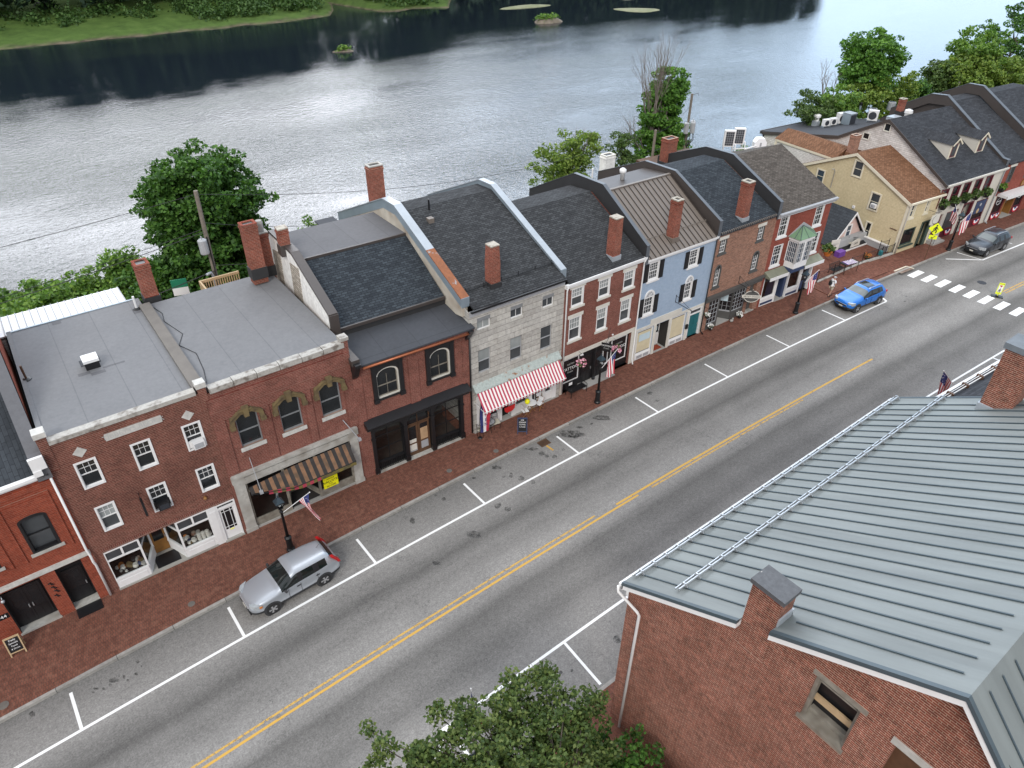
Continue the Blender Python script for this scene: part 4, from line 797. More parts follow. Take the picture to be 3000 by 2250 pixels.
b.part('iron_arcade',mb,M['black'])
for k in(0,2):
    a,c=bays[k]; b.glazing(a+.1,c-.1,.72,3.45,'black',2,3,.15,.12,.05,'glass_clear',mw=.03)
    mb=MB().box(a+.1,c-.1,.14,.2,.62,.72).box(a+.1,c-.1,.2,.24,.15,.62)
    for i in range(17): x=a+.15+i*(c-a-.3)/16; mb.box(x-.018,x+.018,.10,.14,.2,.62)
    mb.box(a+.1,c-.1,.09,.15,.15,.2); b.part('railing_grille',mb,M['iron'])
a,c=bays[1]; b.glazing(a+.1,c-.1,2.45,3.4,'wood_brown',2,1,.15,.12,.05,'glass')
um=(a+c)/2
for s_,(x0,x1) in enumerate(((a+.14,um-.01),(um+.01,c-.14))):
    d=b.part('door',MB().box(x0,x0+.12,.2,.26,.2,2.42).box(x1-.12,x1,.2,.26,.2,2.42).box(x0+.12,x1-.12,.2,.26,.2,.45).box(x0+.12,x1-.12,.2,.26,2.3,2.42).box(x0+.12,x1-.12,.2,.26,1.0,1.1),M['wood_brown'])
    if s_: b.part('plywood_panel',MB().box(x0+.12,x1-.12,.215,.23,1.1,1.95),M['plywood'],d); b.part('pane',MB().box(x0+.12,x1-.12,.22,.235,1.95,2.3),M['glass'],d); b.part('kick_panel',MB().box(x0+.12,x1-.12,.215,.23,.45,1.0),M['grey_light'],d)
    else: b.part('pane',MB().box(x0+.12,x1-.12,.22,.235,1.1,2.3),M['glass'],d); b.part('kick_panel',MB().box(x0+.12,x1-.12,.215,.23,.45,1.0),M['grey_light'],d); b.part('paper_sheet',MB().box(x0+.14,x1-.14,.211,.216,.55,1.35),M['off_white'],d)
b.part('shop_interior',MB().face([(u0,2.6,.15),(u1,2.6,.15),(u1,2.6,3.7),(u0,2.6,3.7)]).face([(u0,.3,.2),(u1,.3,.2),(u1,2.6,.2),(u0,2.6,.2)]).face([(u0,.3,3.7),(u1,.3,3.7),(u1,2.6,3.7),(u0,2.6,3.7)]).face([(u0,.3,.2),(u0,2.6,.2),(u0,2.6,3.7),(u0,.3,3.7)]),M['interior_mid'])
b.part('threshold',MB().box(u0,u1,-.1,.3,.05,.2),M['stone_grey'])
fl=[(-.42,7.85),(2.1,8.25)]; ms=[(2.0,8.75),(6.35,10.95)]; tp=[(6.3,11.0),(10.3,10.95)]
b.shell(7.75,[(.02,7.7),(2.0,8.2),(2.02,8.7),(6.35,10.9),(10.3,10.9),(10.4,8)],'brick_mid')
b.roof(fl,.25,L+.12,'membrane_dark',.1,'lower_roof'); b.roof(ms,.4,L-.3,'shingle_slate',.14,'mansard_roof'); b.roof(tp,.3,L-.3,'membrane_mid',.1,'upper_roof')
b.part('roof_wall',MB().box(.4,L-.25,2.1,2.2,8.1,8.75),M['black_stain'])
b.part('eave_band',MB().box(.4,L-.3,1.96,2.06,8.62,8.80),M['metal_brown']); b.part('eave_band',MB().box(.3,L-.3,6.22,6.32,10.75,11.02),M['metal_brown'])
pp=[(1.85,9.95),(6.35,11.55),(9.7,11.5),(13.5,8.4)]
mb=MB().prism([(1.9,8.2),(1.9,9.6)]+[(6.35,11.4),(9.9,11.35),(13.2,8.6),(13.2,7)],-.02,.26,'x'); b.part('side_wall',mb,M['stucco'])
mb=MB()
for a,c in(((1.8,9.72),(6.35,11.38)),((6.35,11.38),(9.9,11.33)),((9.9,11.33),(13.2,8.58))): mb.prism([a,c,(c[0],c[1]+.14),(a[0],a[1]+.14)],-.06,.42,'x')
mb.box(-.06,.42,1.72,1.88,8.15,9.8); mb.box(-.06,.36,-.5,1.75,8.0,8.32)
b.part('wall_coping',mb,M['metal_brown'])
mb=MB(); S_=b.fr.S
for A in([('J',1240,1050),('J',1300,1080),('J',1352,1405),('J',1290,1350)],[('J',1380,1160),('J',1450,1210),('J',1500,1545),('J',1430,1470)]): mb.prism([S_(*t,-.03) for t in A],-.05,-.02,'x')
b.part('bricked_opening',mb,M['rubble'])
b.chimpx('J',(1350,1035),(1340,885),[(0,11.4),(20,11.4)],.55,.5,cap='cap_stone',flash='metal_brown',open_=False,sink=.15)
b.pipe([(L-.06,-.1,7.6),(L-.06,-.1,.3)],'iron',.05)
B4=b
# ---------------------------------------------------------------- 5 granite front with red striped awning
b=Bld('granite_building',PT[4],PT[5],'pale granite block building with red and white striped awning'); L=b.L
for bl,tr in(((133,748),(250,605)),((403,655),(513,515)),((660,568),(765,432))):
    u0,u1,z0,z1=b.fr.rect('D',bl,tr)
    b.win('D',None,None,'white',.0,rect=(u0,u1-.08,z0,z1),depth=.16,fw=.05,split=0,top=(2,1),pane='blind' if bl[0]<200 else 'glass_grey')
    w=b.root.children[-1]; b.part('window_head',MB().box(u0,u1-.08,.02,.14,z1-.24,z1-.003).box(u1-.075,u1,.03,.14,z0,z1),M['grey_sash'])
for k,(bl,tr) in enumerate((((145,1095),(250,868)),((400,995),(507,772)),((642,908),(750,685)))):
    u0,u1,z0,z1=b.fr.rect('D',bl,tr); b.win('D',None,None,'grey_light',.0,rect=(u0,u1-.08,z0,z1),depth=.16,fw=.05,blind=.5 if k<2 else 0,pane='glass_grey')
    b.part('window_jamb',MB().box(u1-.075,u1,.04,.14,z0,z1),M['grey_sash'])
b.hole(.35,L-.3,.15,2.75,.9)
mb=MB().box(.35,.62,-.02,.3,.15,2.75).box(L-.62,L-.3,-.02,.3,.15,2.75)
mb.box(.62,2.0,.05,.2,.15,.8).box(2.9,4.2,.0,.2,.15,.85).box(2.9,3.25,-.05,.3,.15,2.75).box(4.2,4.5,-.05,.3,.15,2.75).box(5.6,L-.62,.05,.2,.15,.75).box(2.0,2.2,-.02,.3,.15,2.75).box(5.4,5.6,0,.25,.15,2.75)
for a,c in((.62,2.0),(3.25,4.2),(5.6,L-.62)): mb.box(a+.1,c-.1,-.02+.05,.05,.28,.68)
b.part('shopfront_panel',mb,M['white'])
for a,c in((.62,2.0),(3.25,4.2)): b.glazing(a,c,.8,2.7,'white',1,1,.06,.12,.05,'glass_clear')
b.glazing(4.5,5.4,.3,2.7,'white',2,1,.2,.1,.05,'glass_grey'); b.glazing(5.6,L-.62,.75,2.7,'white',1,1,.06,.12,.05,'glass_grey')
b.part('shop_interior',MB().face([(.35,1.6,.15),(L-.3,1.6,.15),(L-.3,1.6,2.75),(.35,1.6,2.75)]).face([(.4,.2,.17),(L-.35,.2,.17),(L-.35,1.6,.17),(.4,1.6,.17)]),M['interior'])
b.part('doorstep',MB().box(.1,L-.1,-.12,.3,.05,.20),M['concrete'])
# awning
a0=b.fr.F('D',130,1235,-.32); a1=b.fr.F('D',795,992,-.32); zt=(a0[1]+a1[1])/2; zf=zt-.95
f0=b.fr.Z('D',207,1393,zf); f1=b.fr.Z('D',866,1130,zf); vf=(f0[1]+f1[1])/2
n=53; mb=MB()
for i in range(n):
    x0=a0[0]+(a1[0]-a0[0])*i/n; x1=a0[0]+(a1[0]-a0[0])*(i+1)/n
    mb.face([(x0,-.32,zt),(x1,-.32,zt),(x1,(vf-.32)/2,(zt+zf)/2-.03),(x0,(vf-.32)/2,(zt+zf)/2-.03)],i%2); mb.face([(x0,(vf-.32)/2,(zt+zf)/2-.03),(x1,(vf-.32)/2,(zt+zf)/2-.03),(x1,vf,zf),(x0,vf,zf)],i%2)
    q=(x0+x1)/2; mb.face([(x0,vf,zf),(x1,vf,zf),(x1,vf+.02,zf-.15),(q,vf+.02,zf-.20),(x0,vf+.02,zf-.15)],i%2)
o=b.part('awning',mb,[M['awn_red'],M['awn_white']]); mb=MB()
for x in(a0[0]+.02,a1[0]-.02): mb.tube([(x,0,zt-.9),(x,vf,zf-.03)],.02,5)
mb.tube([(a0[0],vf,zf-.02),(a1[0],vf,zf-.02)],.025,6); b.part('awning_arm',mb,M['white'],o)
b.part('awning_hood',MB().prism([(0,zt+.42),(-.38,zt+.06),(-.38,zt),(0,zt)],.1,L-.25,'x'),M['rust_sheet'])
prof=[(-.12,8.75),(7.35,11.85),(8.9,11.75),(16,8.4)]
b.shell(8.62,[(.02,8.6)]+prof[1:],'granite'); b.roof(prof,.28,L-.05,'shingle_black')
b.part('frieze',MB().box(.05,L-.05,-.05,.0,8.28,8.62),M['grey_light']); b.part('gutter',MB().box(.05,L-.05,-.26,-.13,8.60,8.72),M['iron'])
pp=[(.35,9.3),(7.35,12.3),(8.85,12.25),(16.05,9.0)]
def coping2(bb,pp,u0,u1,rust=None,lo=.55):
    mb=MB(); 
    for k,((a,c),(d,e)) in enumerate(zip(pp,pp[1:])):
        n=6 if k==0 else 3
        for i in range(n):
            t0,t1=i/n,(i+1)/n; p=(a+(d-a)*t0,c+(e-c)*t0); q=(a+(d-a)*t1,c+(e-c)*t1)
            m=1 if rust and k==0 and i<3 else 0
            mb.prism([p,q,(q[0],q[1]+.06),(p[0],p[1]+.06)],u0-.04,u1+.04,'x',m)
    o=bb.part('wall_coping',mb,[M['galv_light'],M['galv_rust']])
    P=[(v,z-.002) for v,z in pp]+[(v,z-lo) for v,z in reversed(pp)]
    bb.part('coping_flashing',MB().prism(P,u0,u1,'x').box(u0-.04,u1+.04,pp[0][0]-.03,pp[0][0],pp[0][1]-.5,pp[0][1]+.05),M['galv'],o)
coping2(b,pp,-.18,.26,True); b.part('gable_wall',MB().prism([(.4,8.2),(.4,8.8)]+[(v,z-.5) for v,z in pp[1:]]+[(16,7),(7,7)],-.16,.2,'x'),M['old_stucco'])
b.chimpx('K',(1668,1180),(1668,815),prof,.62,.62,cap='cap_stone',flash='black_stain',taper=.86,open_=False)
b.chimside('K',(640,420),(612,105),.5,.9,.6,cap='stone_grey')
b.part('roof_vent',MB().tube([(1.9,7.0,11.6),(1.9,7.0,12.35)],.06,6),M['iron']); b.part('roof_vent',MB().box(1.3,1.65,6.0,6.35,11.3,11.58),M['metal_tan'])
mb=MB()
for i in range(6): x=.5+i*1.2; z=b.zroof(prof,1.0); mb.box(x-.015,x+.015,1.0,1.03,z,z+.3)
mb.tube([(.4,1.0,b.zroof(prof,1.0)+.16),(L-.1,1.0,b.zroof(prof,1.0)+.16)],.014,4); mb.tube([(.4,1.0,b.zroof(prof,1.0)+.05),(L-.1,1.0,b.zroof(prof,1.0)+.05)],.02,4)
b.part('snow_rail',mb,M['iron']); b.part('rear_porch_roof',MB().box(-1.2,.2,16,18,7.9,8.0).tube([(-1.0,17.8,4),(-1.0,17.8,7.9)],.08,4),M['membrane_dark'])
B5=b
# ---------------------------------------------------------------- 6 brick tattoo shop
b=Bld('brick_building',PT[5],PT[6],'brick building with six white windows over a black tattoo shopfront'); L=b.L
for bl,tr in(((890,560),(1000,375)),((1110,485),(1215,305)),((1310,415),(1415,238)),((868,835),(978,612)),((1090,752),(1190,540)),((1280,680),(1383,470))):
    b.win('D',bl,tr,'white',.055,(4,2),(1,1),blind=.5,sill='off_white',lintel='off_white',pane='glass_grey',fw=.035)
b.part('stone_band',MB().box(.15,L-.05,-.05,.0,2.78,3.05).box(.02,.2,-.04,.0,.1,2.78).box(L-.42,L-.02,-.05,.0,.1,2.78),M['off_white'])
b.hole(.2,L-.42,.15,2.78,.25); b.part('shopfront_panel',MB().box(.2,L-.42,.2,.26,.15,2.78),M['black'])
def framed(u0,u1,z0,z1,v=.16):
    mb=MB().box(u0,u0+.07,v,v+.06,z0,z1).box(u1-.07,u1,v,v+.06,z0,z1).box(u0,u1,v-.002,v+.06,z0,z0+.07).box(u0,u1,v-.002,v+.06,z1-.07,z1); w=b.part('display_window',mb,M['white']); b.part('pane',MB().face([(u0+.07,v+.03,z0+.07),(u1-.07,v+.03,z0+.07),(u1-.07,v+.03,z1-.07),(u0+.07,v+.03,z1-.07)]),M['glass'],w)
    return w
for u0,u1 in((.3,1.72),(L-2.05,L-.62)):
    w=framed(u0,u1,.75,2.6); um=(u0+u1)/2
    text('TATTOO',.32,w,b.fr.M@Ml(um,.165,1.78)@RX90,M['letter_white']); text('CUSTOM',.15,w,b.fr.M@Ml(um,.165,2.12)@RX90,M['letter_grey']); text('STUDIO',.13,w,b.fr.M@Ml(um,.165,1.5)@RX90,M['letter_grey'])
b.door(2.0,2.85,.2,2.3,'black',.16,glass_=.4); b.door(3.0,3.75,.2,2.3,'black',.16,glass_=.4); framed(3.85,4.35,.9,2.6)
b.part('post',MB().lathe([(.12,.2),(.12,.35),(.06,.4),(.06,2.75)],8,3.0,.02),M['black']); b.part('doorstep',MB().box(1.72,L-2.1,-.5,.25,.05,.2),M['concrete'])
b.part('wall_light',MB().ball((1.72,-.12,2.72),.08).ball((1.6,-.12,2.72),.06).ball((4.3,-.14,3.3),.07),M['plastic_white'],smooth=True)
prof=[(-.15,8.25),(5.3,10.95),(7.3,10.75),(12.3,8.0)]
b.shell(8.2,[(.02,8.2)]+prof[1:],'brick_plain' if 0 else 'brick_mid'); b.roof(prof,.25,L-.2,'shingle_black')
b.part('cornice',MB().box(.0,L,-.14,.0,7.95,8.22).box(-.02,L+.02,-.22,-.14,8.1,8.24),M['white'])
coping2(b,[(.3,9.05),(7.35,12.1),(8.7,12.05),(15.4,9.0)],-.08,.26)
b.pipe([(.12,-.2,8.15),(.12,-.1,7.8),(.12,-.1,.3)]); b.pipe([(L-.1,-.2,8.1),(L-.1,-.1,7.8),(L-.15,-.1,.5),(L-.3,-.35,.25)])
b.chimpx('D',(1258,170),(1268,-170),prof,.62,.62,cap='cap_stone',taper=.95,open_=False)
B6=b
# ---------------------------------------------------------------- 7 blue painted brick
b=Bld('blue_building',PT[6],PT[7],'pale blue painted brick building with black shutters and standing seam tan roof'); L=b.L
def shut(u,z0,z1,w=.38):
    mb=MB().box(u,u+w,-.05,-.003,z0,z1)
    for a,c in((z0+.08,(z0+z1)/2-.05),((z0+z1)/2+.05,z1-.08)): mb.box(u+.06,u+w-.06,-.062,-.05,a,c)
    b.part('shutter',mb,M['black'])
for bl,tr,ar in(((290,830),(405,635),0),((645,708),(755,525),0),((243,1138),(362,885),1),((598,1000),(705,760),1)):
    u0,u1,z0,z1=b.fr.rect('E',bl,tr)
    if ar:
        zs=z1-.5; b.win('E',None,None,'white',.08,(3,2),(3,2),rect=(u0,u1,z0,zs),fw=.04,sill='white',depth=.1,pane='glass_grey')
        um,ru=(u0+u1)/2,(u1-u0)/2; mb=MB(); P=[(um-ru*math.cos(PI*i/12),zs+.5*math.sin(PI*i/12)) for i in range(13)]; Q=[(um-(ru-.12)*math.cos(PI*i/12),zs+.38*math.sin(PI*i/12)) for i in range(13)]
        for i in range(12): mb.prism([P[i],P[i+1],Q[i+1],Q[i]],-.05,0,'y')
        for i in(3,6,9): a=PI*i/12; mb.prism([(um-.015,zs),(um+.015,zs),(um-(ru-.12)*math.cos(a)+.01,zs+.38*math.sin(a)),(um-(ru-.12)*math.cos(a)-.01,zs+.38*math.sin(a))],-.03,-.01,'y')
        mb.prism(Q,-.012,-.003,'y',1); b.part('fanlight',mb,[M['white'],M['grey_light']])
        shut(u0-.40,z0,zs-.02); shut(u1+.02,z0,zs-.02)
    else: b.win('E',None,None,'white',.08,(4,3) if bl[0]<400 else (3,3),(4,2) if bl[0]<400 else (3,2),rect=(u0,u1,z0,z1),fw=.035,sill='white',depth=.1,pane='glass_grey'); shut(u0-.40,z0,z1-.04); shut(u1+.02,z0,z1-.04)
mb=MB().box(1.35,4.4,-.04,0,2.75,3.1).box(.05,L-.05,-.03,0,2.55,2.75)
for u in(1.75,3.22,5.05): mb.box(u,u+.22,-.06,.0,.1,2.55)
mb.box(.02,.16,-.03,0,.1,2.55); mb.box(L-.14,L-.02,-.03,0,.1,2.55)
b.part('stone_surround',mb,M['off_white'])
for u0,u1 in((.2,1.75),(3.5,5.03)):
    b.hole(u0,u1,.15,2.5,.2); w=b.glazing(u0+.02,u1-.02,.55,2.48,'white',1,1,.02,.12,.09,'curtain' if 0 else 'glass_grey'); b.part('curtain',MB().box(u0+.12,u1-.12,.10,.105,.7,2.3),M['curtain'],w)
    b.part('stall_riser',MB().box(u0+.02,u1-.02,.02,.1,.15,.55).box(u0+.2,(u0+u1)/2-.06,.0,.02,.24,.46,1).box((u0+u1)/2+.06,u1-.2,.0,.02,.24,.46,1),[M['white'],M['grey_light']])
b.part('window_notice',MB().box(.5,1.55,.075,.085,1.55,2.1),M['pale_blue']); 
b.hole(1.97,3.22,.15,2.5,.9); d=b.door(2.3,3.15,.22,2.45,'white',.7,glass_=.45); b.part('door_notice',MB().box(2.55,2.9,.685,.69,1.4,1.75),M['pale_blue'],d); b.part('entry_wall',MB().box(1.97,2.3,.8,.9,.15,2.5),M['teal']); b.part('entry_floor',MB().box(1.97,3.22,-.05,.9,.05,.2),M['concrete']); b.part('entry_mat',MB().box(2.2,3.0,.1,.6,.2,.22),M['brick_red'])
b.hole(5.3,L-.18,.15,2.55,.15); w=b.part('door_frame',MB().box(5.3,5.42,-.02,.12,.2,2.55).box(L-.3,L-.18,-.02,.12,.2,2.55).box(5.42,L-.3,-.02,.12,2.08,2.16).box(5.42,L-.3,-.02,.12,2.45,2.55),M['white']); b.door(5.42,L-.3,.22,2.08,'teal',.08,panels=2); b.part('transom_pane',MB().box(5.42,L-.3,.06,.08,2.16,2.45),M['glass_grey'])
b.part('mailbox',MB().box(5.0,5.22,-.16,-.06,1.15,1.5),M['iron'])
prof=[(-.18,7.95),(4.8,10.85),(7.3,10.6),(12.3,8.0)]
b.shell(7.85,[(.02,7.85)]+prof[1:],'blue_paint'); b.roof(prof[:2],.25,L-.2,'metal_tan',.1); b.roof(prof[1:],.25,L-.2,'metal_brown',.1,'rear_roof')
mb=MB()
for i in range(15): x=.42+i*.44; mb.prism([(-.18,7.95),(4.8,10.85),(4.8,10.91),(-.18,8.01)],x-.022,x+.022,'x')
b.part('roof_seam',mb,M['metal_tan_dark']); b.part('ridge_cap',MB().box(.25,L-.2,4.72,4.92,10.83,10.92),M['metal_tan']); b.gutter(-.02,L,7.93,r=.05,v=-.15)
mb=MB(); z=b.zroof(prof,1.0); mb.tube([(.3,1.0,z+.12),(L-.25,1.0,z+.12)],.022,5)
for i in range(15): x=.42+i*.44; mb.box(x-.03,x+.03,.97,1.03,z,z+.15)
b.part('snow_rail',mb,M['metal_tan'])
pp=[(-.16,9.0),(4.35,11.6),(7.3,11.5),(12.3,8.9)]
def dark_parapet(bb,pp,u0,u1,side='black_stain',cap='galv_dark'): bb.parapet(pp,u0,u1,side,cap,lo=1.3,cap=.03)
M['galv_dark']=plain('galv_dark',(.115,.13,.15),.5,.1,.2,.8)
dark_parapet(b,pp,-.08,.12)
b.part('roof_vent',MB().lathe([(.16,10.6),(.16,11.15),(.24,11.2),(.24,11.4),(.1,11.5)],10,3.4,6.2),M['plastic_white'],smooth=True); b.part('roof_vent',MB().tube([(1.4,7.1,10.7),(1.4,7.1,11.6)],.06,6),M['plastic_white'])
b.chimpx('E',(535,478),(580,108),prof,.55,.6,cap='cap_stone',flash='metal_tan')
b.chimside('L',(948,1185),(950,1012),L+.7,1.0,.7,cap='off_white',mat='stucco',flash='black_stain')
b.pipe([(L-.05,-.1,7.8),(L-.05,-.1,.4),(L-.0,-.35,.22)],'iron',.045)
b.part('sign_bracket',MB().tube([(3.6,0,3.75),(3.6,0,4.35)],.03,4).tube([(3.6,0,4.3),(3.6,-1.55,3.78)],.018,4).tube([(3.6,0,3.8),(3.6,-1.6,3.76)],.025,4),M['iron'])
B7=b
# ---------------------------------------------------------------- 8 brick artist studio
b=Bld('brick_building',PT[7],PT[8],'tan brick building with arched grey windows and grey studio shopfront'); L=b.L
for v,bl,tr,ar in(('E',(915,590),(1000,445),0),('E',(1250,475),(1335,330),0),('E',(858,890),(955,668),1),('F',(315,1150),(425,930),1)):
    u0,u1,z0,z1=b.fr.rect(v,bl,tr)
    if ar: b.win(v,None,None,'white',.075,(3,2),(3,2),rect=(u0,u1,z0,z1),arch=.42,fw=.04,cmat='grey_trim',depth=.12,sill='grey_trim',pane='glass_grey')
    else: b.win(v,None,None,'white',.05,(3,2),(3,2),rect=(u0,u1,z0,z1),fw=.035,cmat='grey_trim',depth=.12,lintel='off_white',sill='grey_trim',pane='glass_grey')
b.part('shop_cornice',MB().box(.05,L-.05,-.22,0,2.95,3.1).box(.1,L-.1,-.08,0,2.62,2.95),M['grey_trim'])
b.hole(.55,4.75,.15,2.62,1.4); b.part('shop_interior',MB().face([(.55,1.4,.15),(4.75,1.4,.15),(4.75,1.4,2.62),(.55,1.4,2.62)]),M['interior'])
mb=MB().box(.55,1.75,.0,.12,.15,.6).box(1.68,1.78,0,.12,.15,2.62).box(.55,.62,0,.12,.6,2.62).box(3.3,4.75,0,.12,.15,.85).box(3.25,3.35,0,.12,.15,2.62).box(4.68,4.75,0,.12,.15,2.62)
bx(mb,(3.3,.05),(2.5,1.1),.15,.85,.1); b.part('shopfront_panel',mb,M['grey_trim'])
b.glazing(.6,1.7,.6,2.58,'grey_light',3,5,0,.12,.04,'glass',mw=.016); b.glazing(3.35,4.7,.85,2.58,'grey_light',4,5,0,.12,.04,'glass',mw=.016)
mb=MB(); bx(mb,(3.3,.05),(2.5,1.1),.85,.95,.08); bx(mb,(3.3,.05),(2.5,1.1),2.5,2.6,.08)
for i in range(5): t=i/4; x,y=3.3-.8*t,.05+1.05*t; mb.box(x-.014,x+.014,y-.014,y+.014,.9,2.55)
for z in(1.3,1.7,2.1): bx(mb,(3.3,.05),(2.5,1.1),z,z+.018,.02)
w=b.part('display_window',mb,M['grey_light']); b.part('pane',MB().face([(3.3,.05,.9),(2.5,1.1,.9),(2.5,1.1,2.55),(3.3,.05,2.55)]),M['glass'],w); b.part('poster',MB().face([(3.1,.29,1.7),(2.75,.75,1.7),(2.75,.75,2.3),(3.1,.29,2.3)]),M['pale_blue'],w)
b.door(1.8,2.5,.25,2.4,'grey_trim',1.2,glass_=.4); b.part('entry_floor',MB().prism([(1.78,-.05),(3.25,-.05),(2.5,1.1),(1.78,1.3)],.05,.24,'z'),M['concrete'])
b.hole(5.15,5.95,.15,2.6,.3); b.door(5.17,5.93,.22,2.55,'grey_trim',.25,panels=2); b.part('doorstep',MB().box(5.05,6.1,-.1,.3,.05,.22),M['stone_grey'])
prof=[(-.18,8.0),(5.5,10.5),(7.4,10.35),(12.8,7.9)]
b.shell(7.95,[(.02,7.95)]+prof[1:],'brick_tan'); b.roof(prof,.25,L-.2,'shingle_slate')
mb=MB()
for i in range(30): x=.3+i*.2; mb.box(x,x+.05,-.2,-.05,7.95,8.08)
b.part('eave_cleat',mb,M['metal_tan'])
dark_parapet(b,[(-.12,9.0),(4.45,11.15),(7.4,11.05),(12.3,8.9)],-.08,.12,'metal_brown')
b.chimpx('F',(272,655),(340,275),prof,.62,.68,cap='cap_stone'); b.chimside('L',(1545,1040),(1550,850),L+.8,1.15,.75,cap='brick_chimney',flash='black_stain')

b.part('sign_bracket',MB().tube([(3.55,0,3.2),(3.55,0,3.85)],.03,4).tube([(3.55,0,3.8),(3.55,-1.5,3.15)],.02,4).tube([(3.55,0,3.25),(3.55,-1.55,3.12)],.025,4),M['iron'])
B8=b
# ---------------------------------------------------------------- 9 brick with green roofed bay window
b=Bld('brick_building',PT[8],PT[9],'red brick building with white bay window under a green metal roof'); L=b.L
for bl,tr in(((580,822),(720,575)),((922,712),(1060,475)),((510,1105),(648,872))): b.win('F',bl,tr,'white',.06,(3,3),(3,2),fw=.03,sill='white',pane='glass')
u0,u1,z0,z1=b.last; b.win('F',None,None,'white',.06,(3,3),(3,2),rect=(L-1.55,L-.45,z0,z1),fw=.04,sill='white')
jl=b.fr.F('F',648,1075)[0]; jr=L-1.75; c0=b.fr.F('F',745,1105,-.85); c1=b.fr.F('F',865,1075,-.85); zb=c0[1]; zt=zb+2.35
zb=min(zb,3.6); zt=zb+2.3; U=[jl,c0[0],max(c1[0],c0[0]+1.05),max(jr,c1[0]+.5)]; V=[0,-.85,-.85,0]
poly=list(zip(U,V))
mb=MB().prism(poly,zb-.18,zb,'z').prism([(u,v*.9) for u,v in poly],zb-.55,zb-.18,'z',1).prism([(u+(.12 if i>1 else -.12),v*1.12) for i,(u,v) in enumerate(poly)],zt-.22,zt,'z').prism(poly,zb,zb+.3,'z').prism(poly,zt-.4,zt-.2,'z')
for i in range(3):
    p,q=poly[i],poly[i+1]; n=3 if i==1 else 2
    for k in range(3):
        t=(.0,.5,1.0)[k]; 
        if i==1 and k==1: x,y=p[0]+(q[0]-p[0])*t,p[1]+(q[1]-p[1])*t; 
        elif k==1: continue
        x,y=p[0]+(q[0]-p[0])*t,p[1]+(q[1]-p[1])*t; mb.box(x-.09,x+.09,y-.03,y+.09,zb+.3,zt-.4)
    for k in range(1,6): t=k/6; x,y=p[0]+(q[0]-p[0])*t,p[1]+(q[1]-p[1])*t; mb.box(x-.008,x+.008,y-.008,y+.02,zb+.3,zt-.4)
    for k in range(1,4): z=zb+.3+(zt-.7-zb)*k/4; bx(mb,p,q,z-.008,z+.008,.02)
w=b.part('bay_window',mb,[M['white'],M['navy']]); g=MB()
for i in range(3): p,q=poly[i],poly[i+1]; g.face([(p[0],p[1]+.03,zb+.3),(q[0],q[1]+.03,zb+.3),(q[0],q[1]+.03,zt-.4),(p[0],p[1]+.03,zt-.4)])
b.part('pane',g,M['glass_blue'],w)
ap=((U[0]+U[3])/2,0,zt+.62); R_=[(u+(.22 if i>1 else -.22),v*1.22,zt) for i,(u,v) in enumerate(poly)]; mb=MB(); sm=MB()
for i in range(3):
    mb.face([R_[i],R_[i+1],ap]); 
    for t in((.5,1) if i<2 else (.5,)): p=Vector(R_[i]).lerp(Vector(R_[i+1]),t); sm.tube([p,ap],.025,4)
mb.face([R_[0],ap,R_[3]]); b.part('bay_roof',mb,M['green_copper'],w); b.part('roof_seam',sm,M['seam_dark'],w)
b.part('bay_flashing',MB().prism([(U[0]-.35,zt),(ap[0],zt+.85),(U[3]+.3,zt),(ap[0],zt+.55)],-.04,0,'y'),M['grey_light'],w)
for u0,u1 in((.02,U[1]-.1),(U[2]+.3,L+.05)): b.part('canopy',MB().prism([(-.65,2.95),(0,3.28),(0,2.85),(-.6,2.85)],u0,u1,'x',0).box(u0,u1,-.69,-.651,2.72,2.98,1),[M['dull_green'],M['white']])
b.hole(.25,L-.25,.15,2.8,1.2); b.part('shop_interior',MB().face([(.25,1.2,.15),(L-.25,1.2,.15),(L-.25,1.2,2.8),(.25,1.2,2.8)]),M['interior'])
for u0,u1 in((.3,1.85),(3.3,4.75)):
    b.glazing(u0,u1,.78,2.75,'white',1,1,0,.12,.09,'glass_clear'); b.part('stall_riser',MB().box(u0,u1,0,.12,.15,.78).box(u0+.06,u1-.06,-.015,0,.25,.45,1),[M['white'],M['navy']])
for a,c in((1.85,1.97),(3.18,3.3),(4.75,4.9),(L-.3,L-.18)): b.part('pilaster',MB().box(a,c,-.04,.2,.15,2.8),M['white'])
b.part('entry_panel',MB().box(2.85,3.18,.1,.9,.2,2.8).box(1.97,2.1,.1,.9,.2,2.8),M['navy']); b.door(2.1,2.85,.22,2.4,'navy',.9,glass_=.35); b.door(5.0,L-.35,.22,2.5,'navy',.15,glass_=.35); b.part('entry_floor',MB().box(1.97,3.2,-.1,.95,.05,.22),M['concrete'])
prof=[(-.25,7.95),(5.85,10.45),(12,8.0)]
b.shell(7.85,[(.02,7.9)]+prof[1:],'brick_plain'); b.roof(prof,.25,L+.2,'shingle_grey'); b.part('cornice',MB().box(0,L+.1,-.16,0,7.62,7.88),M['white']); b.gutter(0,L+.22,7.98,'grey_light',v=-.28,r=.06)
dark_parapet(b,[(-.1,8.9),(4.95,10.95),(7.7,10.8),(12.8,8.7)],-.10,.12)
b.part('rear_terrace',MB().box(0,L-.1,12.05,15.5,-1,7.6),M['wood_brown'])
B9=b
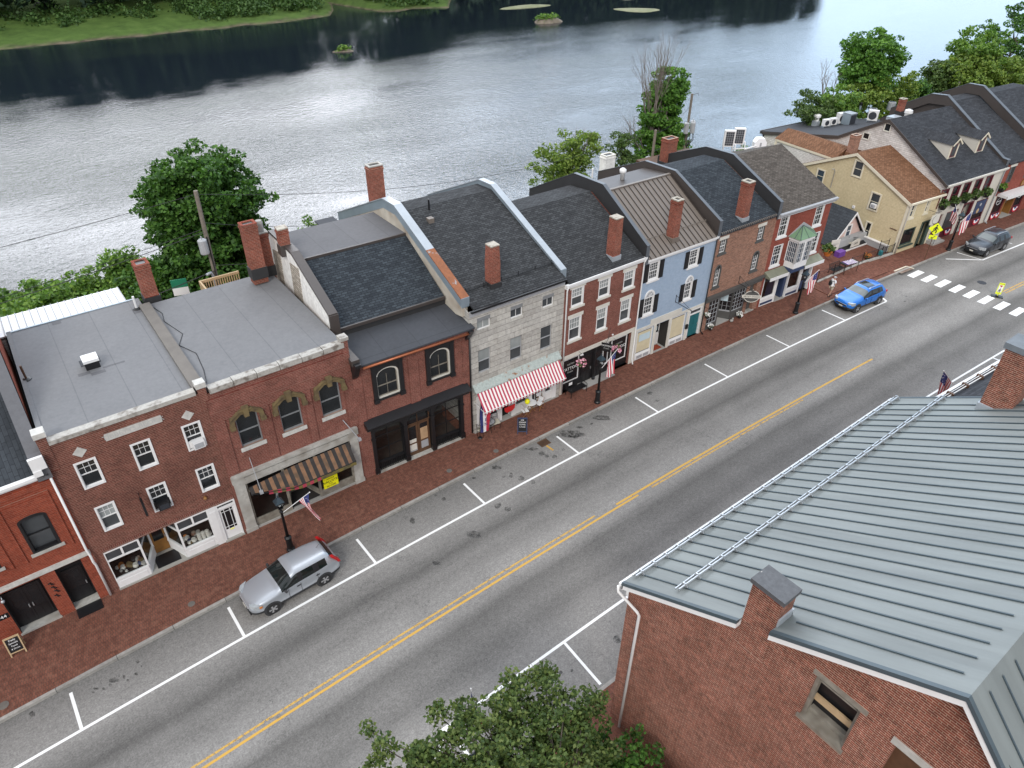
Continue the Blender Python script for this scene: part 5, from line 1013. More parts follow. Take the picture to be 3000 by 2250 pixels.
# ---------------------------------------------------------------- 11 yellow clapboard house
P0,P1=Vector((63.62,25.99)),Vector((68.19,25.47))
b=Bld('yellow_house',P0,P1,'pale yellow clapboard house with brown shingle roof and gable facing left','house'); L=b.L; fr=b.fr; DV=12.0; pk=6.2; zr=7.62; ze=4.95
for bl,tr in(((780,1030),(870,890)),((915,985),(995,855))): b.win('G',bl,tr,'cream_trim',.1,(1,1),(1,1),pane='glass_blue',sill='cream_trim',fw=.05,proud=.04)
q=fr.F('G',700,1275); q2=fr.F('G',860,1100); b.hole(q[0],q2[0],.75,2.35,.12); b.glazing(q[0],q2[0],.75,2.35,'green_dark',1,1,0,.12,.12,'glass'); b.part('shop_sill',MB().box(q[0]-.1,q2[0]+.1,-.15,0,.62,.75),M['green_dark'])
q3=fr.F('G',830,1255)[0]; b.hole(3.0,3.95,.15,2.5,.3); b.door(3.1,3.9,.2,2.45,'green_dark',.25,glass_=.45); b.part('door_frame',MB().box(2.9,3.05,-.06,.2,.15,2.6).box(3.95,4.35,-.06,.2,.15,2.6).box(3.05,3.95,-.06,.2,2.5,2.6),M['green_dark'])
mb=b.facade(MB(),L,0,ze)
e=.003
for u in(e,L-e): mb.face([(u,e,-.3),(u,e,ze),(u,pk,zr-.1),(u,DV,4.9),(u,DV,-.3)])
mb.face([(0,DV,-.3),(L,DV,-.3),(L,DV,4.9),(0,DV,4.9)]); b.part('wall',mb,M['clap_yellow'])
b.roof([(-.2,ze-.0),(pk,zr),(DV+.2,4.82)],-.16,L+.16,'shingle_brown',.14)
mb=MB().prism([(-.2,ze-.02),(pk,zr-.02),(pk,zr-.28),(-.2,ze-.28)],-.20,-.161,'x').prism([(pk,zr-.02),(DV+.2,4.8),(DV+.2,4.54),(pk,zr-.28)],-.20,-.161,'x').box(-.06,.16,-.05,.0,.1,ze-.02).box(-.05,0,-.05,.2,.1,ze-.1).box(-.2,L+.2,-.3,-.18,ze-.14,ze+.02).box(L-.12,L+.02,-.05,0,.1,ze-.02)
b.part('trim',mb,M['cream_trim']); b.pipe([(.02,-.25,ze-.1),(.02,-.1,ze-.4),(.02,-.1,.2)],'off_white',.06)
sf=Fr(fr.w(0,DV,0).xy,fr.p.xy)       # the gable wall facing left
for bl,tr,rc in(((283,645),(412,528),None),((420,938),(560,815),None),((374,1195),(478,1066),None)): b.win('G',bl,tr,'cream_trim',.1,(1,1),(1,1),fr=sf,cut=False,depth=.06,proud=.05,pane='glass_grey' if bl[0]!=374 else 'glass',fw=.05)
b.win(None,None,None,'cream_trim',.1,fr=sf,cut=False,depth=.06,proud=.05,rect=(sf.F('G',-5,700)[0]-.45,sf.F('G',-5,700)[0]+.5,sf.F('G',15,715)[1],sf.F('G',15,715)[1]+1.3),pane='glass_blue')
u,z=sf.F('G',480,915,-.15); win_ac(sf,u,z,('plastic_white','grey_light'),'white air conditioner in side window of the pale yellow house')
u,z=sf.F('G',308,922); b.part('wall_vent',MB().box(u-.12,u+.12,-.12,0,z-.12,z+.12),M['plastic_white'],fr=sf); 
u,z=sf.F('G',660,1120); b.part('wall_bracket',MB().box(u-.35,u+.3,-.06,0,z-.03,z+.03),M['wood_brown'],fr=sf)
u,z=sf.F('G',105,750); b.part('service_mast',MB().tube([(u,-.08,z),(u,-.08,z+1.6),(u-.1,-.12,z+1.75),(u-.3,-.15,z+1.7)],.03,6),M['steel'],fr=sf)
# white annex behind
b.part('annex_wall',MB().box(.3,L-.1,DV-3.0,DV+3.8,-1,6.35),M['clap_white']); b.part('annex_roof',MB().prism([(.2,6.35),(1.9,7.15),(L,6.35)],DV-3.4,DV+3.9,'y'),M['shingle_brown']); b.part('corner_board',MB().box(.2,.36,DV+3.6,DV+3.82,-1,6.35).box(.2,.29,DV-3,DV+3.8,6.15,6.35),M['cream_trim'])
u_,w_,z_=b.onroof('G',285,440,[(0,7.0),(30,7.0)]); P=fr.w(max(u_,.55),w_,6.9); b.chim(max(u_,.55),w_,6.9,UP('G',318,283,P),.8,.6,cap='brick_tan',flash='shingle_brown',mat='brick_tan')
sg=empty('hanging_sign',fr.M@Ml(3.3,-.8,3.05),'white shaped sign on a bracket at the pale yellow house','sign','hanging shop signs')
MB().prism([(-.62,-.42),(.5,-.42),(.62,-.25),(.62,.35),(.45,.46),(-.5,.46),(-.62,.3)],-.03,.03,'y').build('board',M['off_white'],sg); MB().tube([(0.38*math.cos(a),-.035,.38*math.sin(a)) for a in[R(t) for t in range(100,300,20)]],.018,4).build('emblem',M['green_dark'],sg); MB().tube([(-.3,0,.46),(-.3,0,.62)],.012,4).tube([(.3,0,.46),(.3,0,.62)],.012,4).tube([(-.7,0,.62),(.7,0,.62)],.02,4).tube([(0,.8,.62),(0,-.0,.62)],.02,4).build('bracket',M['iron'],sg)
B11=b
# ---------------------------------------------------------------- 12 cream front with white brick gable and dormers
b=Bld('cream_building',(68.19,25.47),(77.78,24.48),'cream building with white brick side, slate roof, two dormers and maroon trim'); L=b.L; fr=b.fr; pk=6.95; zr=9.8; ze=5.75; prof=[(-.25,ze),(pk,zr),(11.7,7.1),(21,5.15)]
us=[fr.F('G',x,y) for x,y in((1112,790),(1210,770),(1305,740),(1405,710),(1500,680))]
for i,(u,z) in enumerate(us): b.win(None,None,None,'maroon',.12,(1,1),(1,1),rect=(u-.55,u+.62,3.55,5.30),fw=.05,pane='glass_grey' if i in(0,4) else 'glass',depth=.12,proud=.04)
def shopw(u0,u1,z0,z1,riser=True,pane='glass_grey'):
    b.hole(u0,u1,.15,z1,.16); b.glazing(u0,u1,z0,z1,'maroon',1,1,.0,.14,.11,pane); b.part('stall_riser',MB().box(u0,u1,.0,.12,.15,z0),M['maroon'])
d0=.35; b.hole(d0,1.5,.15,2.75,.2); b.door(d0+.02,1.48,.3,2.72,'maroon',.12,panels=2)
shopw(2.0,3.95,.85,2.75); b.hole(4.5,6.2,.15,3.1,1.0); b.part('entry_frame',MB().box(4.5,4.62,-.03,.2,.15,3.1).box(6.0,6.2,-.03,.2,.15,3.1).box(4.62,6.0,-.03,.2,2.95,3.1),M['maroon']); b.part('entry_transom',MB().box(4.62,6.0,.5,.52,2.3,2.95),M['glass_grey']); b.door(4.7,5.9,.2,2.25,'cream',.9,glass_=.4); b.part('entry_floor',MB().box(4.5,6.2,0,1,.05,.2),M['concrete'])
shopw(6.75,8.75,.85,2.9,pane='glass'); b.part('window_poster',MB().box(6.9,8.6,.03,.035,1.5,2.78),M['navy']); b.part('poster_figures',MB().ball((7.6,.02,1.75),.22,8,0,(1,.1,1.2)).ball((7.75,.02,2.35),.17,10,1,(1,.1,1)),[M['wood_pale'],M['grey_light']])
mb=b.facade(MB(),L,0,ze-.05); b.part('front_wall',mb,M['cream']); e=.003
mb=MB()
for u in(e,L-e): mb.face([(u,e,-.5),(u,e,ze-.05)]+[(u,v,z-.05) for v,z in prof[1:]]+[(u,21,-.5)])
mb.face([(0,21,-.5),(L,21,-.5),(L,21,5.1),(0,21,5.1)]); b.part('brick_wall',mb,M['white_brick'])
b.roof(prof[:2],-.15,L,'shingle_dark',.14); b.roof(prof[1:3],-.15,L,'membrane_dark',.14,'rear_roof'); b.roof([(11.6,7.1),(21.2,5.2)],-.15,L+1,'membrane_dark',.16,'low_roof')
mb=MB()
for (a,c),(d,z) in zip(prof,prof[1:]): mb.prism([(a,c+.02),(d,z+.02),(d,z-.26),(a,c-.26)],-.21,-.151,'x')
mb.box(-.15,L+1,21.2,21.3,4.9,5.25); b.part('roof_trim',mb,M['metal_brown'])
sf=Fr(fr.w(0,21,0).xy,fr.p.xy)
for bl,tr in(((565,250),(648,190)),((378,318),(455,275))): b.win('G',bl,tr,'off_white',.06,(1,1),(1,1),fr=sf,cut=False,depth=.06,proud=.04,split=0,pane='glass',fw=.04)
u,z=sf.F('M',370,1175); b.win(None,None,None,'weathered_wood',.06,fr=sf,cut=False,depth=.06,proud=.04,rect=(u-.55,u+.55,z-.7,z+.7),pane='glass')
u,z=sf.F('G',998,612); b.part('wall_vent',MB().box(u-.22,u+.22,-.04,0,z-.2,z+.2),M['grey_light'],fr=sf)
for x,y in((1395,430),(1640,340)): pass
for px,py,lx,ly in((1133,500,1160,440),(1378,445,1400,395)):
    u,v_,z=b.onroof('G',px,py,prof); u+=.5; w_=.62; h=1.35; vf=v_
    mb=MB(); zs=z+h; 
    vb=vf+ (zs-z)/((zr-ze)/(pk+.25)); 
    for s_ in(-w_,w_): mb.face([(u+s_,vf,z-.05),(u+s_,vf,zs),(u+s_,vb,zs)])
    mb.face([(u-w_,vf,z-.05),(u+w_,vf,z-.05),(u+w_,vf,zs),(u,vf,zs+.5),(u-w_,vf,zs)])
    d=b.part('dormer',mb,M['cream']); vr=vf+(zs+.5-z)/((zr-ze)/(pk+.25))
    mb=MB(); 
    for s_ in(-1,1): mb.face([(u,vf-.25,zs+.56),(u+s_*(w_+.15),vf-.25,zs-.06),(u+s_*(w_+.15),vb+.1,zs-.06),(u,vr+.1,zs+.56)])
    b.part('dormer_roof',mb,M['shingle_dark'],d); b.part('dormer_window',MB().box(u-.40,u+.40,vf-.05,vf-.01,z+.1,zs-.05).box(u-.28,u+.28,vf-.06,vf-.05,z+.22,zs-.15,1),[M['maroon'],M['glass_grey']],d)
    b.part('dormer_trim',MB().prism([(u-w_-.15,zs-.06),(u,zs+.54),(u,zs+.36),(u-w_-.05,zs-.16)],vf-.27,vf-.2,'y').prism([(u+w_+.15,zs-.06),(u,zs+.54),(u,zs+.36),(u+w_+.05,zs-.16)],vf-.27,vf-.2,'y').box(u-w_-.02,u-.42,vf-.04,vf,z,zs).box(u+.42,u+w_+.02,vf-.04,vf,z,zs),M['cream_trim'],d)
b.gutter(-.05,L,ze+.0,'off_white',v=-.28,r=.06); b.pipe([(L-.1,-.3,ze-.1),(L-.1,-.1,ze-.4),(L-.15,-.1,.4),(L-.1,-.4,.2)],'grey_light',.06)
b.part('fascia_band',MB().box(0,L,-.04,0,5.42,5.7).box(0,L,-.03,0,3.18,3.32),M['cream'])
b.parapet([(.0,6.35),(.5,6.4),(7.6,10.55),(9.2,10.4),(13,8.2)],L-.18,L+.18,'metal_brown','galv_dark',lo=.9)
b.chimpx('M',(1222,912),(1245,800),[(0,9.6),(7,9.6),(30,9.0)],.55,.5,cap='cap_stone',flash='black_stain')
b.part('porch_brace',MB().tube([(0,20.6,2.2),(0,20.9,5.0)],.09,5).tube([(0,20.6,3.2),(0,18.5,3.4)],.03,4),M['iron'])
b.part('doorstep',MB().box(.1,1.9,-.75,0,.05,.32).box(.1,1.7,-.4,0,.32,.48),M['concrete']); b.part('step_rail',MB().tube([(.15,-.7,.3),(.15,-.7,.85),(.15,0,1.05)],.02,5),M['iron'])
B12=b
# ---------------------------------------------------------------- 13 brick at the right edge
b=Bld('brick_building',(77.78,24.48),(92,22.9),'brick building with long white canopy and dark maroon windows at right edge'); L=b.L; prof=[(-.2,6.0),(7.6,9.9),(9.0,9.85),(14,7)]
b.win(None,None,None,'grey_trim',.06,rect=(1.0,1.9,3.9,5.5),lintel='off_white',pane='glass_grey'); b.win(None,None,None,'grey_trim',.06,rect=(4.2,5.1,3.9,5.5),lintel='off_white',pane='glass_grey'); b.win(None,None,None,'grey_trim',.06,rect=(7.4,8.3,3.9,5.5),lintel='off_white',pane='glass_grey')
for u0,u1 in((.75,2.35),(4.6,6.1)):
    b.hole(u0,u1,.15,2.6,.2); w=b.glazing(u0,u1,.75,2.55,'maroon',1,1,0,.14,.1,'glass'); b.part('stall_riser',MB().box(u0,u1,0,.12,.15,.75),M['maroon'])
    um=(u0+u1)/2; b.part('painted_ring',MB().tube([(um+.36*math.cos(a),.07,2.0+.36*math.sin(a)) for a in[2*PI*i/20 for i in range(21)]],.035,4).box(um-.3,um+.3,.06,.075,1.95,2.05),M['letter_white'],w)
b.hole(2.5,4.4,.15,2.6,.8); b.part('entry_panel',MB().box(2.5,2.62,-.02,.8,.15,2.6).box(4.28,4.4,-.02,.8,.15,2.6).box(3.3,3.5,.3,.4,.15,2.6),M['wood_orange']); b.door(2.62,3.3,.2,2.5,'wood_brown',.6,glass_=.4); b.door(3.5,4.28,.2,2.5,'wood_brown',.6,glass_=.4); b.part('entry_floor',MB().box(2.5,4.4,-.3,.8,.05,.18),M['concrete'])
b.part('canopy',MB().box(.5,12,-1.0,-.02,2.75,2.98).box(.45,12,-1.06,-1.0,2.68,3.02),M['plastic_white']); b.part('corner_post',MB().box(.05,.5,-.06,.1,.1,2.75),M['off_white'])
t_=b.part('sign_board',MB().prism([(4.2,3.15),(8.2,3.15),(8.2,3.75),(4.5,3.75),(4.2,3.55)],-.12,-.05,'y'),M['wood_orange']); text("Durand's",.5,t_,b.fr.M@Ml(6.1,-.125,3.44)@RX90,M['letter_white'])
b.shell(5.9,[(.02,5.9)]+prof[1:],'brick_plain',matside='metal_brown'); b.roof(prof,.2,L,'shingle_dark'); b.parapet([(-.1,6.9),(.6,7.1),(7.4,10.85),(8.9,10.8),(14,8)],5.3,5.65,'metal_brown','galv_dark',lo=.9)
B13=b
# ---------------------------------------------------------------- 10 small pink cafe and its terrace
apx=G('Y',1300,1,3.9)
f=Fr((52.3,30.6),(60.6,29.9)); b=Bld('pink_cafe',(52.3,30.6),(60.6,29.9),'little pink gabled cafe with black shingle roof and white serving counter','cafe'); L=b.L
zr=b.fr.F('F',1335,560)[1]; ur=b.fr.F('F',1335,560)[0]; le=b.fr.F('F',1090,890); re=b.fr.F('F',1412,775); ze=(le[1]+re[1])/2
hw=max(ur-le[0],re[0]-ur)
u0,u1=le[0],re[0]
ur=(u0+u1)/2 if abs((u0+u1)/2-ur)<.6 else ur
mb=MB().prism([(u0+.15,ze),(ur,zr-.1),(u1-.15,ze)],0,6,'y').box(u0+.15,u1-.15,.02,6,0,ze); b.part('wall',mb,M['pink'])
mb=MB()
for s_,ue in((-1,u0),(1,u1)): mb.face([(ur,-.35,zr+.06),(ue+.15*s_,-.35,ze-.05),(ue+.15*s_,6.5,ze-.05),(ur,6.5,zr+.06)]); mb.face([(ur,-.35,zr-.04),(ue+.15*s_,-.35,ze-.15),(ue+.15*s_,6.5,ze-.15),(ur,6.5,zr-.04)])
b.part('roof',mb,M['shingle_black'] if 0 else M['shingle_b1']); mb=MB()
for s_,ue in((-1,u0),(1,u1)): mb.prism([(ur,zr+.04),(ue+.15*s_,ze-.06),(ue+.15*s_,ze-.26),(ur,zr-.2)],-.39,-.33,'y')
b.part('bargeboard',mb,M['white'])
b.win(None,None,None,'white',.1,(2,2),(2,2),rect=(ur-.42,ur+.38,ze+.25,ze+1.45),cut=False,depth=.05,proud=.03,pane='glass_blue',sill='white',fw=.03)
b.part('counter_hood',MB().prism([(-1.0,ze-.45),(0,ze),(0,ze-.55),(-1.0,ze-.6)],u0,u1,'x').box(u0,u1,-1.05,-1.0,ze-.85,ze-.42,1),[M['black'],M['white']])
b.part('counter',MB().box(u0+.2,u1,-.6,-.05,.1,1.1),M['deck_grey']); b.part('sign_board',MB().prism([(ur-.55,ze-.35),(ur+.75,ze-.35),(ur+.7,ze+.25),(ur+.3,ze+.35),(ur-.45,ze+.2)],-1.0,-.95,'y'),M['off_white'])
t_=b.root
text('CAFE',.26,b.root,b.fr.M@Ml(ur+.1,-1.01,ze-.05)@RX90,M['letter_black'])
b.part('flower_box',MB().box(u0-.6,u0+.3,-1.6,-1.1,.2,.7),M['purple']); B10=b
tag(MB().box(0,8.2,-5.6,-.9,-.06,.06).build('brick_terrace',M['pavers'],None,b.fr.M@Ml(0,0,.15)),kind='structure')
sf=Fr(B11.fr.w(0,12,0).xy,B11.fr.p.xy); ua=sf.F('Y',1180,395)[0]; ub=sf.F('Y',1800,640)[0]
lw=empty('low_wall',sf.M@Ml(0,0,.15),'low white topped wall along the foot of the pale yellow house','wall'); MB().box(ua-1.5,ub,-.32,-.05,0,.55).build('wall',M['deck_grey'],lw); MB().box(ua-1.5,ub+.02,-.36,-.04,.55,.63).build('coping',M['white'],lw)
# ---------------------------------------------------------------- 14 near brick building with the standing seam roof
b=Bld('brick_warehouse',(12.88,10.0),(12.88,-14),'large near brick building with grey green standing seam metal roof'); L=b.L; fr=b.fr; D=17.0; up,zp=9.28,14.0; ze=8.1; sl=(zp-8.38)/9.38
rz=lambda u: 8.38+(u+.1)*sl if u<up else zp-(u-up)*1.05
q=[fr.F('P',x,y) for x,y in((775,1095),(1010,1310),(870,815),(1175,1065))]; H1=(6.40,7.66,9.12,11.0)
b.hole(*H1,.45); b.hole(8.62,9.75,6.6,10.85,.35)
mb=b.facade(MB(),up+8.0,-.2,ze-.25); # lower part of the gable wall
# upper gable as columns that follow the rake
b.holes_=b.holes; cuts=sorted({0,up,17.28}|{round(h[i],3) for h in b.holes for i in(0,1)}|{4.05,5.0}); zb=ze-.25
for a,c in zip(cuts,cuts[1:]):
    hs=[h for h in b.holes if h[0]-1e-3<(a+c)/2<h[1]+1e-3 and h[3]>zb]
    ta,tc=rz(a)-.22,rz(c)-.22
    if hs:
        h=hs[0]; lo=max(h[2],zb)
        if h[2]>zb: mb.face([(a,0,zb),(c,0,zb),(c,0,h[2]),(a,0,h[2])])
        mb.face([(a,0,h[3]),(c,0,h[3]),(c,0,tc),(a,0,ta)])
    else: mb.face([(a,0,zb),(c,0,zb),(c,0,tc),(a,0,ta)])
mb.face([(0.003,0,-.2),(.003,D,-.2),(.003,D,ze),(.003,0,ze)]); mb.face([(.003,D,-.2),(17.2,D,-.2),(17.2,D,ze)]+[(u,D,rz(u)-.3) for u in(14,up,4,0)])
b.part('wall',mb,M['brick_near']); b.part('street_cornice',MB().box(-.12,0,0,D,7.55,ze),M['white'])
def slab(u0,u1,v0,v1,z0,z1,th,mb,m=0): mb.prism([(u0,z0),(u1,z1),(u1,z1-th),(u0,z0-th)],v0,v1,'y',m)
CU0,CU1,CV1=4.08,5.02,.62       # the chimney notch in the rake
mb=MB(); MT=b.fr.M
slab(-.15,CU0,-.22,D+.2,rz(-.15),rz(CU0),.08,mb); slab(CU0,CU1,CV1,D+.2,rz(CU0),rz(CU1),.08,mb); slab(CU1,up,-.22,D+.2,rz(CU1),zp,.08,mb)
b.part('roof',mb,M['metal_green_grey']); mb=MB(); slab(up,17.4,-.22,D+.2,zp,rz(17.4),.08,mb); b.part('far_slope',mb,M['metal_green_grey'])
mb=MB()
for i in range(27):
    v=.42+i*.612; a=-.12
    mb.prism([(a,rz(a)),(up-.35,rz(up-.35)),(up-.35,rz(up-.35)+.05),(a,rz(a)+.05)] if v>CV1+.35 else [(CU1+.3,rz(CU1+.3)),(up-.35,rz(up-.35)),(up-.35,rz(up-.35)+.05),(CU1+.3,rz(CU1+.3)+.05)],v-.02,v+.02,'y')
    if v<=CV1+.35: mb.prism([(a,rz(a)),(CU0-.25,rz(CU0-.25)),(CU0-.25,rz(CU0-.25)+.05),(a,rz(a)+.05)],v-.02,v+.02,'y')
    mb.prism([(up+.2,rz(up+.2)),(17.3,rz(17.3)),(17.3,rz(17.3)+.05),(up+.2,rz(up+.2)+.05)],v-.02,v+.02,'y')
b.part('roof_seam',mb,M['seam_dark'])
mb=MB(); wb=MB()
for a,c in((-.15,CU0),(CU1,up),(up,17.4)):
    mb.prism([(a,rz(a)+.03),(c,rz(c)+.03),(c,rz(c)-.12),(a,rz(a)-.12)],-.28,-.16,'y'); wb.prism([(a,rz(a)-.12),(c,rz(c)-.12),(c,rz(c)-.34),(a,rz(a)-.34)],-.25,-.003,'y')
b.part('far_rake_trim',MB().prism([(-.15,rz(-.15)+.03),(up,zp+.03),(up,zp-.12),(-.15,rz(-.15)-.12)],D+.16,D+.28,'y'),M['seam_dark'])
b.part('rake_trim',mb,M['seam_dark']); b.part('rake_fascia',wb,M['white'])
b.part('gutter',MB().box(-.25,-.16,-.3,D+.2,ze+.06,ze+.20).box(-.16,-.1,-.25,D,ze-.1,ze+.15),M['white'])
b.pipe([(-.2,-.36,8.2),(-.18,-.36,7.95),(.62,-.2,7.55),(.66,-.1,7.3),(.63,-.1,.0)],r=.055)
for k,u in enumerate((.0,1.72)):
    mb=MB(); z=rz(u)
    for dz in(.10,.22): mb.tube([(u+ (dz-.1)*1.2-.05,.12,z+dz),(u+(dz-.1)*1.2-.05,D+.0,z+dz)],.034,6)
    for i in range(28): v=.42+i*.612; mb.prism([(u-.09,z),(u+.2,z+.13),(u+.22,rz(u+.22)+.02),(u+.1,z+.28),(u-.02,z+.24)],v-.02,v+.02,'y')
    b.part('snow_rail',mb,M['steel'])
zc=12.55
b.part('chimney',MB().box(CU0,CU1,-.03,CV1,9.8,zc-.16),M['brick_near']); b.part('chimney_cap',MB().box(CU0-.06,CU1+.06,-.09,CV1+.06,zc-.16,zc),patchy('slate',(.085,.088,.095),(.5,.48,.44),.70,2.2,.6,.03))
b.part('flashing',MB().box(CU1,CU1+.05,.0,CV1+.04,10.9,11.75).box(CU0,CU1+.05,CV1,CV1+.05,10.8,11.6),M['galv_light'])
q=[fr.loc(b.fr.w(*t)) for t in((3.4,16.25,10.3),)]
cb=b.fr; P=G('N',2030,240,10.9); lp=fr.loc(P)
ua,ub=3.35,4.45; va=16.0; b.part('chimney',MB().box(ua,ub,va,va+.95,9.3,13.35),M['brick_near']); b.part('chimney_cap',MB().box(ua-.08,ub+.08,va-.08,va+1.03,13.35,13.6),plain('slate2',(.16,.18,.20),.6,0,.3,3)); b.part('flashing',MB().box(ua-.05,ub+.2,va-.08,va+1.0,9.4,rz(ua)+.32),M['galv_light'])
u0,u1,z0,z1=H1
mb=MB().box(u0,u0+.1,.1,.3,z0,z1).box(u1-.08,u1,.1,.3,z0,z1).box(u0-.08,u1+.16,-.05,.3,z1-.0,z1+.14).box(u0+.1,u1-.08,.2,.26,z1-.42,z1-.36)
w=b.part('window',mb,M['weathered_wood']); b.part('sill',MB().box(u0-.06,u1+.06,-.06,.42,z0-.12,z0+.02).box(u0+.1,u1-.08,.28,.42,z0+.02,z0+.2),M['weathered_wood'],w); b.part('board',MB().box(u0+.1,u1-.08,.30,.35,z0+.55,z0+.8),M['wood_pale'],w); b.part('board',MB().box(u0+.1,u1-.08,.31,.34,z1-.50,z1-.43),M['wood_pale'],w); b.part('backing',MB().box(u0,u1,.43,.45,z0,z1),M['black'],w)
b.part('lintel',MB().box(8.5,9.95,-.06,.2,10.85,11.05),M['stone_grey']); b.part('shutter_board',MB().box(8.62,9.75,.2,.26,6.6,10.85),M['wood_brown'])
B14=b
# ---------------------------------------------------------------- 15 shingled neighbour at the right edge
b=Bld('shingled_building',(30.1,-6),(30.1,9.6),'neighbouring building with dark shingle roof and white gutter behind seam roof')
b=b; fr=b.fr; root=b.root
e0=G('N',1720,195,7.3); e1=G('N',2050,5,7.3); fr2=Fr((30.05,e0.y),(52,e0.y-(e1.x-e0.x and (e0.y-e1.y)/(e1.x-e0.x)*22)))
def wp(mb,name,m): o=mb.build(name,M[m],root,fr2.M); return o
wp(MB().prism([(0,7.3),(-9,12.2),(-18,7.3),(-18,7.1),(-9,12.0),(0,7.1)],0,fr2.L,'x'),'roof','shingle_grey' if 0 else 'shingle_dark'); wp(MB().box(.1,fr2.L-.1,-17.6,-.4,-.2,7.2),'wall','brick_mid')
mb=MB().box(0,fr2.L,.02,.16,7.16,7.32).tube([(0,-.35,7.62),(fr2.L,-.35,7.62)],.03,5).tube([(0,-.25,7.66),(fr2.L,-.25,7.66)],.02,5); wp(mb,'gutter','white'); mb=MB()
for i in range(20): x=1.0+i*1.35; mb.box(x-.06,x+.06,-.45,-.12,7.4,7.7)
wp(mb,'snow_guard','wood_brown')
# ================================================================ STREET FURNITURE
def stars_mat():
    m,nt,p=newmat('flag_union'); v=obj_vec(nt); vo=N(nt,'TexVoronoi',Scale=9.0); nt.links.new(v,vo.inputs['Vector']); f=ramp(nt,vo.outputs['Distance'],[(.18,1),(.26,0)])
    nt.links.new(mixc(nt,f,(.03,.04,.16),(.6,.6,.65)),p.inputs['Base Color']); p.inputs['Roughness'].default_value=.7; return m
M['flag_union']=stars_mat()
def flag(base,dirv,label,ln=1.55,h=.95,seed=1,gather=.75,sway=(0,0),grp='flags on the lamp posts',droop=1.0):
    """flag on an angled staff: the hoist runs along the outer staff, the fly hangs down"""
    rnd=random.Random(seed); f=empty('flag',Ml(*base),label,'flag',grp); d=Vector(dirv).normalized(); tip=d*1.65
    MB().tube([(0,0,0),tip],[.02,.016],6).ball(tip,.035,6).build('staff',M['white'],f)
    p0=d*(1.65-h-.05); p1=d*1.6; ns,ntt=13,18; side=Vector((-d.y,d.x,0)).normalized()
    g=[]
    ph=rnd.uniform(0,6)
    for j in range(ntt+1):
        t=j/ntt; row=[]
        w=1-(1-gather)*min(1,t*1.6); c=p0.lerp(p1,.5)
        for i in range(ns+1):
            s=i/ns; a=p0.lerp(p1,s); q=c.lerp(a,w); q=Vector((q.x,q.y,a.z*(1-t)+q.z*t*0+ (c.z*(1-.25)+a.z*.25)*t))
            q=q+Vector((sway[0]*t*t,sway[1]*t*t,-ln*t*droop))+side*(.10*math.sin(s*9+ph+t*2)*min(1,t*2.5))
            row.append(tuple(q))
        g.append(row)
    mb=MB(); mb.v=[p for r in g for p in r]
    for j in range(ntt):
        for i in range(ns): a=j*(ns+1)+i; mb.f.append((a,a+1,a+ns+2,a+ns+1)); mb.m.append(2 if(i>=6 and j<7) else (0 if i%2==0 else 1))
    mb.build('cloth',[M['red_flag'],M['white_flag'],M['flag_union']],f,smooth=True); return f
def make_lamp(x,y,label):
    l=empty('street_lamp',Ml(x,y,.15),label,'street lamp','black street lamps along the pavements')
    MB().lathe([(.21,0),(.21,.1),(.16,.16),(.15,.78),(.18,.82),(.18,.9),(.09,.98)],12).build('base',M['iron'],l)
    MB().lathe([(.085,.95),(.06,2.6),(.09,2.64),(.09,2.7),(.05,2.74),(.05,2.86),(.12,2.93)],12).build('pole',M['iron'],l,smooth=True)
    t=MB()
    for k in range(4):
        a=PI/4+k*PI/2; t.tube([(.13*math.cos(a),.13*math.sin(a),2.93),(.27*math.cos(a),.27*math.sin(a),3.33)],.018,4)
    t.lathe([(.16,2.92),(.16,2.95)],4,ph=PI/4); t.lathe([(.31,3.31),(.30,3.36)],4,ph=PI/4)
    ln=t.build('lantern',M['iron'],l); MB().lathe([(.12,2.95),(.255,3.32)],4,ph=PI/4).build('pane',M['glass_clear'],ln); MB().lathe([(.30,3.36),(.10,3.58),(.05,3.62),(.05,3.68),(.015,3.78)],4,ph=PI/4).build('lamp_roof',M['lamp_roof'],ln); MB().ball((0,0,3.1),.07).build('bulb',M['plastic_white'],ln)
    return l
M['lamp_roof']=plain('lamp_roof',(.03,.05,.065),.35,.2,.2)
LP=[((6.08,26.0),'black street lamp beside the silver car'),((26.86,25.74),'black street lamp in front of the tattoo shop'),((47.2,24.95),'black street lamp in front of the bay window building'),((68.49,23.41),'black street lamp beside the dark grey car'),((6.6,10.4),'black street lamp hidden behind the near tree'),((35.6,10.9),'black street lamp hidden behind the seam roof')]
l0=make_lamp(*LP[0][0],LP[0][1])
for (x,y),lb in LP[1:]: copy_tree(l0,Ml(x,y,.15),lb)
flag((6.14,25.98,2.75),(.85,-.25,.55),'drooping twisted flag on the lamp beside the silver car',1.35,.62,1,.16,(.4,-.5))
flag((26.92,25.74,2.75),(.95,.05,.62),'striped flag hanging on the lamp in front of the tattoo shop',1.55,.95,2,.72)
flag((47.26,24.95,2.7),(.95,-.1,.5),'striped flag hanging on the lamp near the walking person',1.6,.95,3,.62)
flag((68.55,23.41,2.7),(.9,-.15,.6),'large striped flag hanging on the lamp beside the dark grey car',1.7,1.05,4,.85)
flag((68.52,23.46,2.9),(.55,.75,.75),'second flag behind the lamp lantern beside the dark grey car',1.2,.9,5,.8)
q=G('O',700,680,4.35); flag((q.x-.1,q.y-.75,2.9),(.1,.75,1.45),'flag with blue union on a white staff above the near tree',1.5,.95,6,.6,(.3,-.2),'flags on the near pavement')
q=G('S',728,1338,4.6); flag((q.x+.9,q.y-.75,3.35),(-.9,.75,1.25),'flag on a staff beyond the seam roof gutter',1.7,1.0,7,.75,(.1,-.1),'flags on the near pavement')
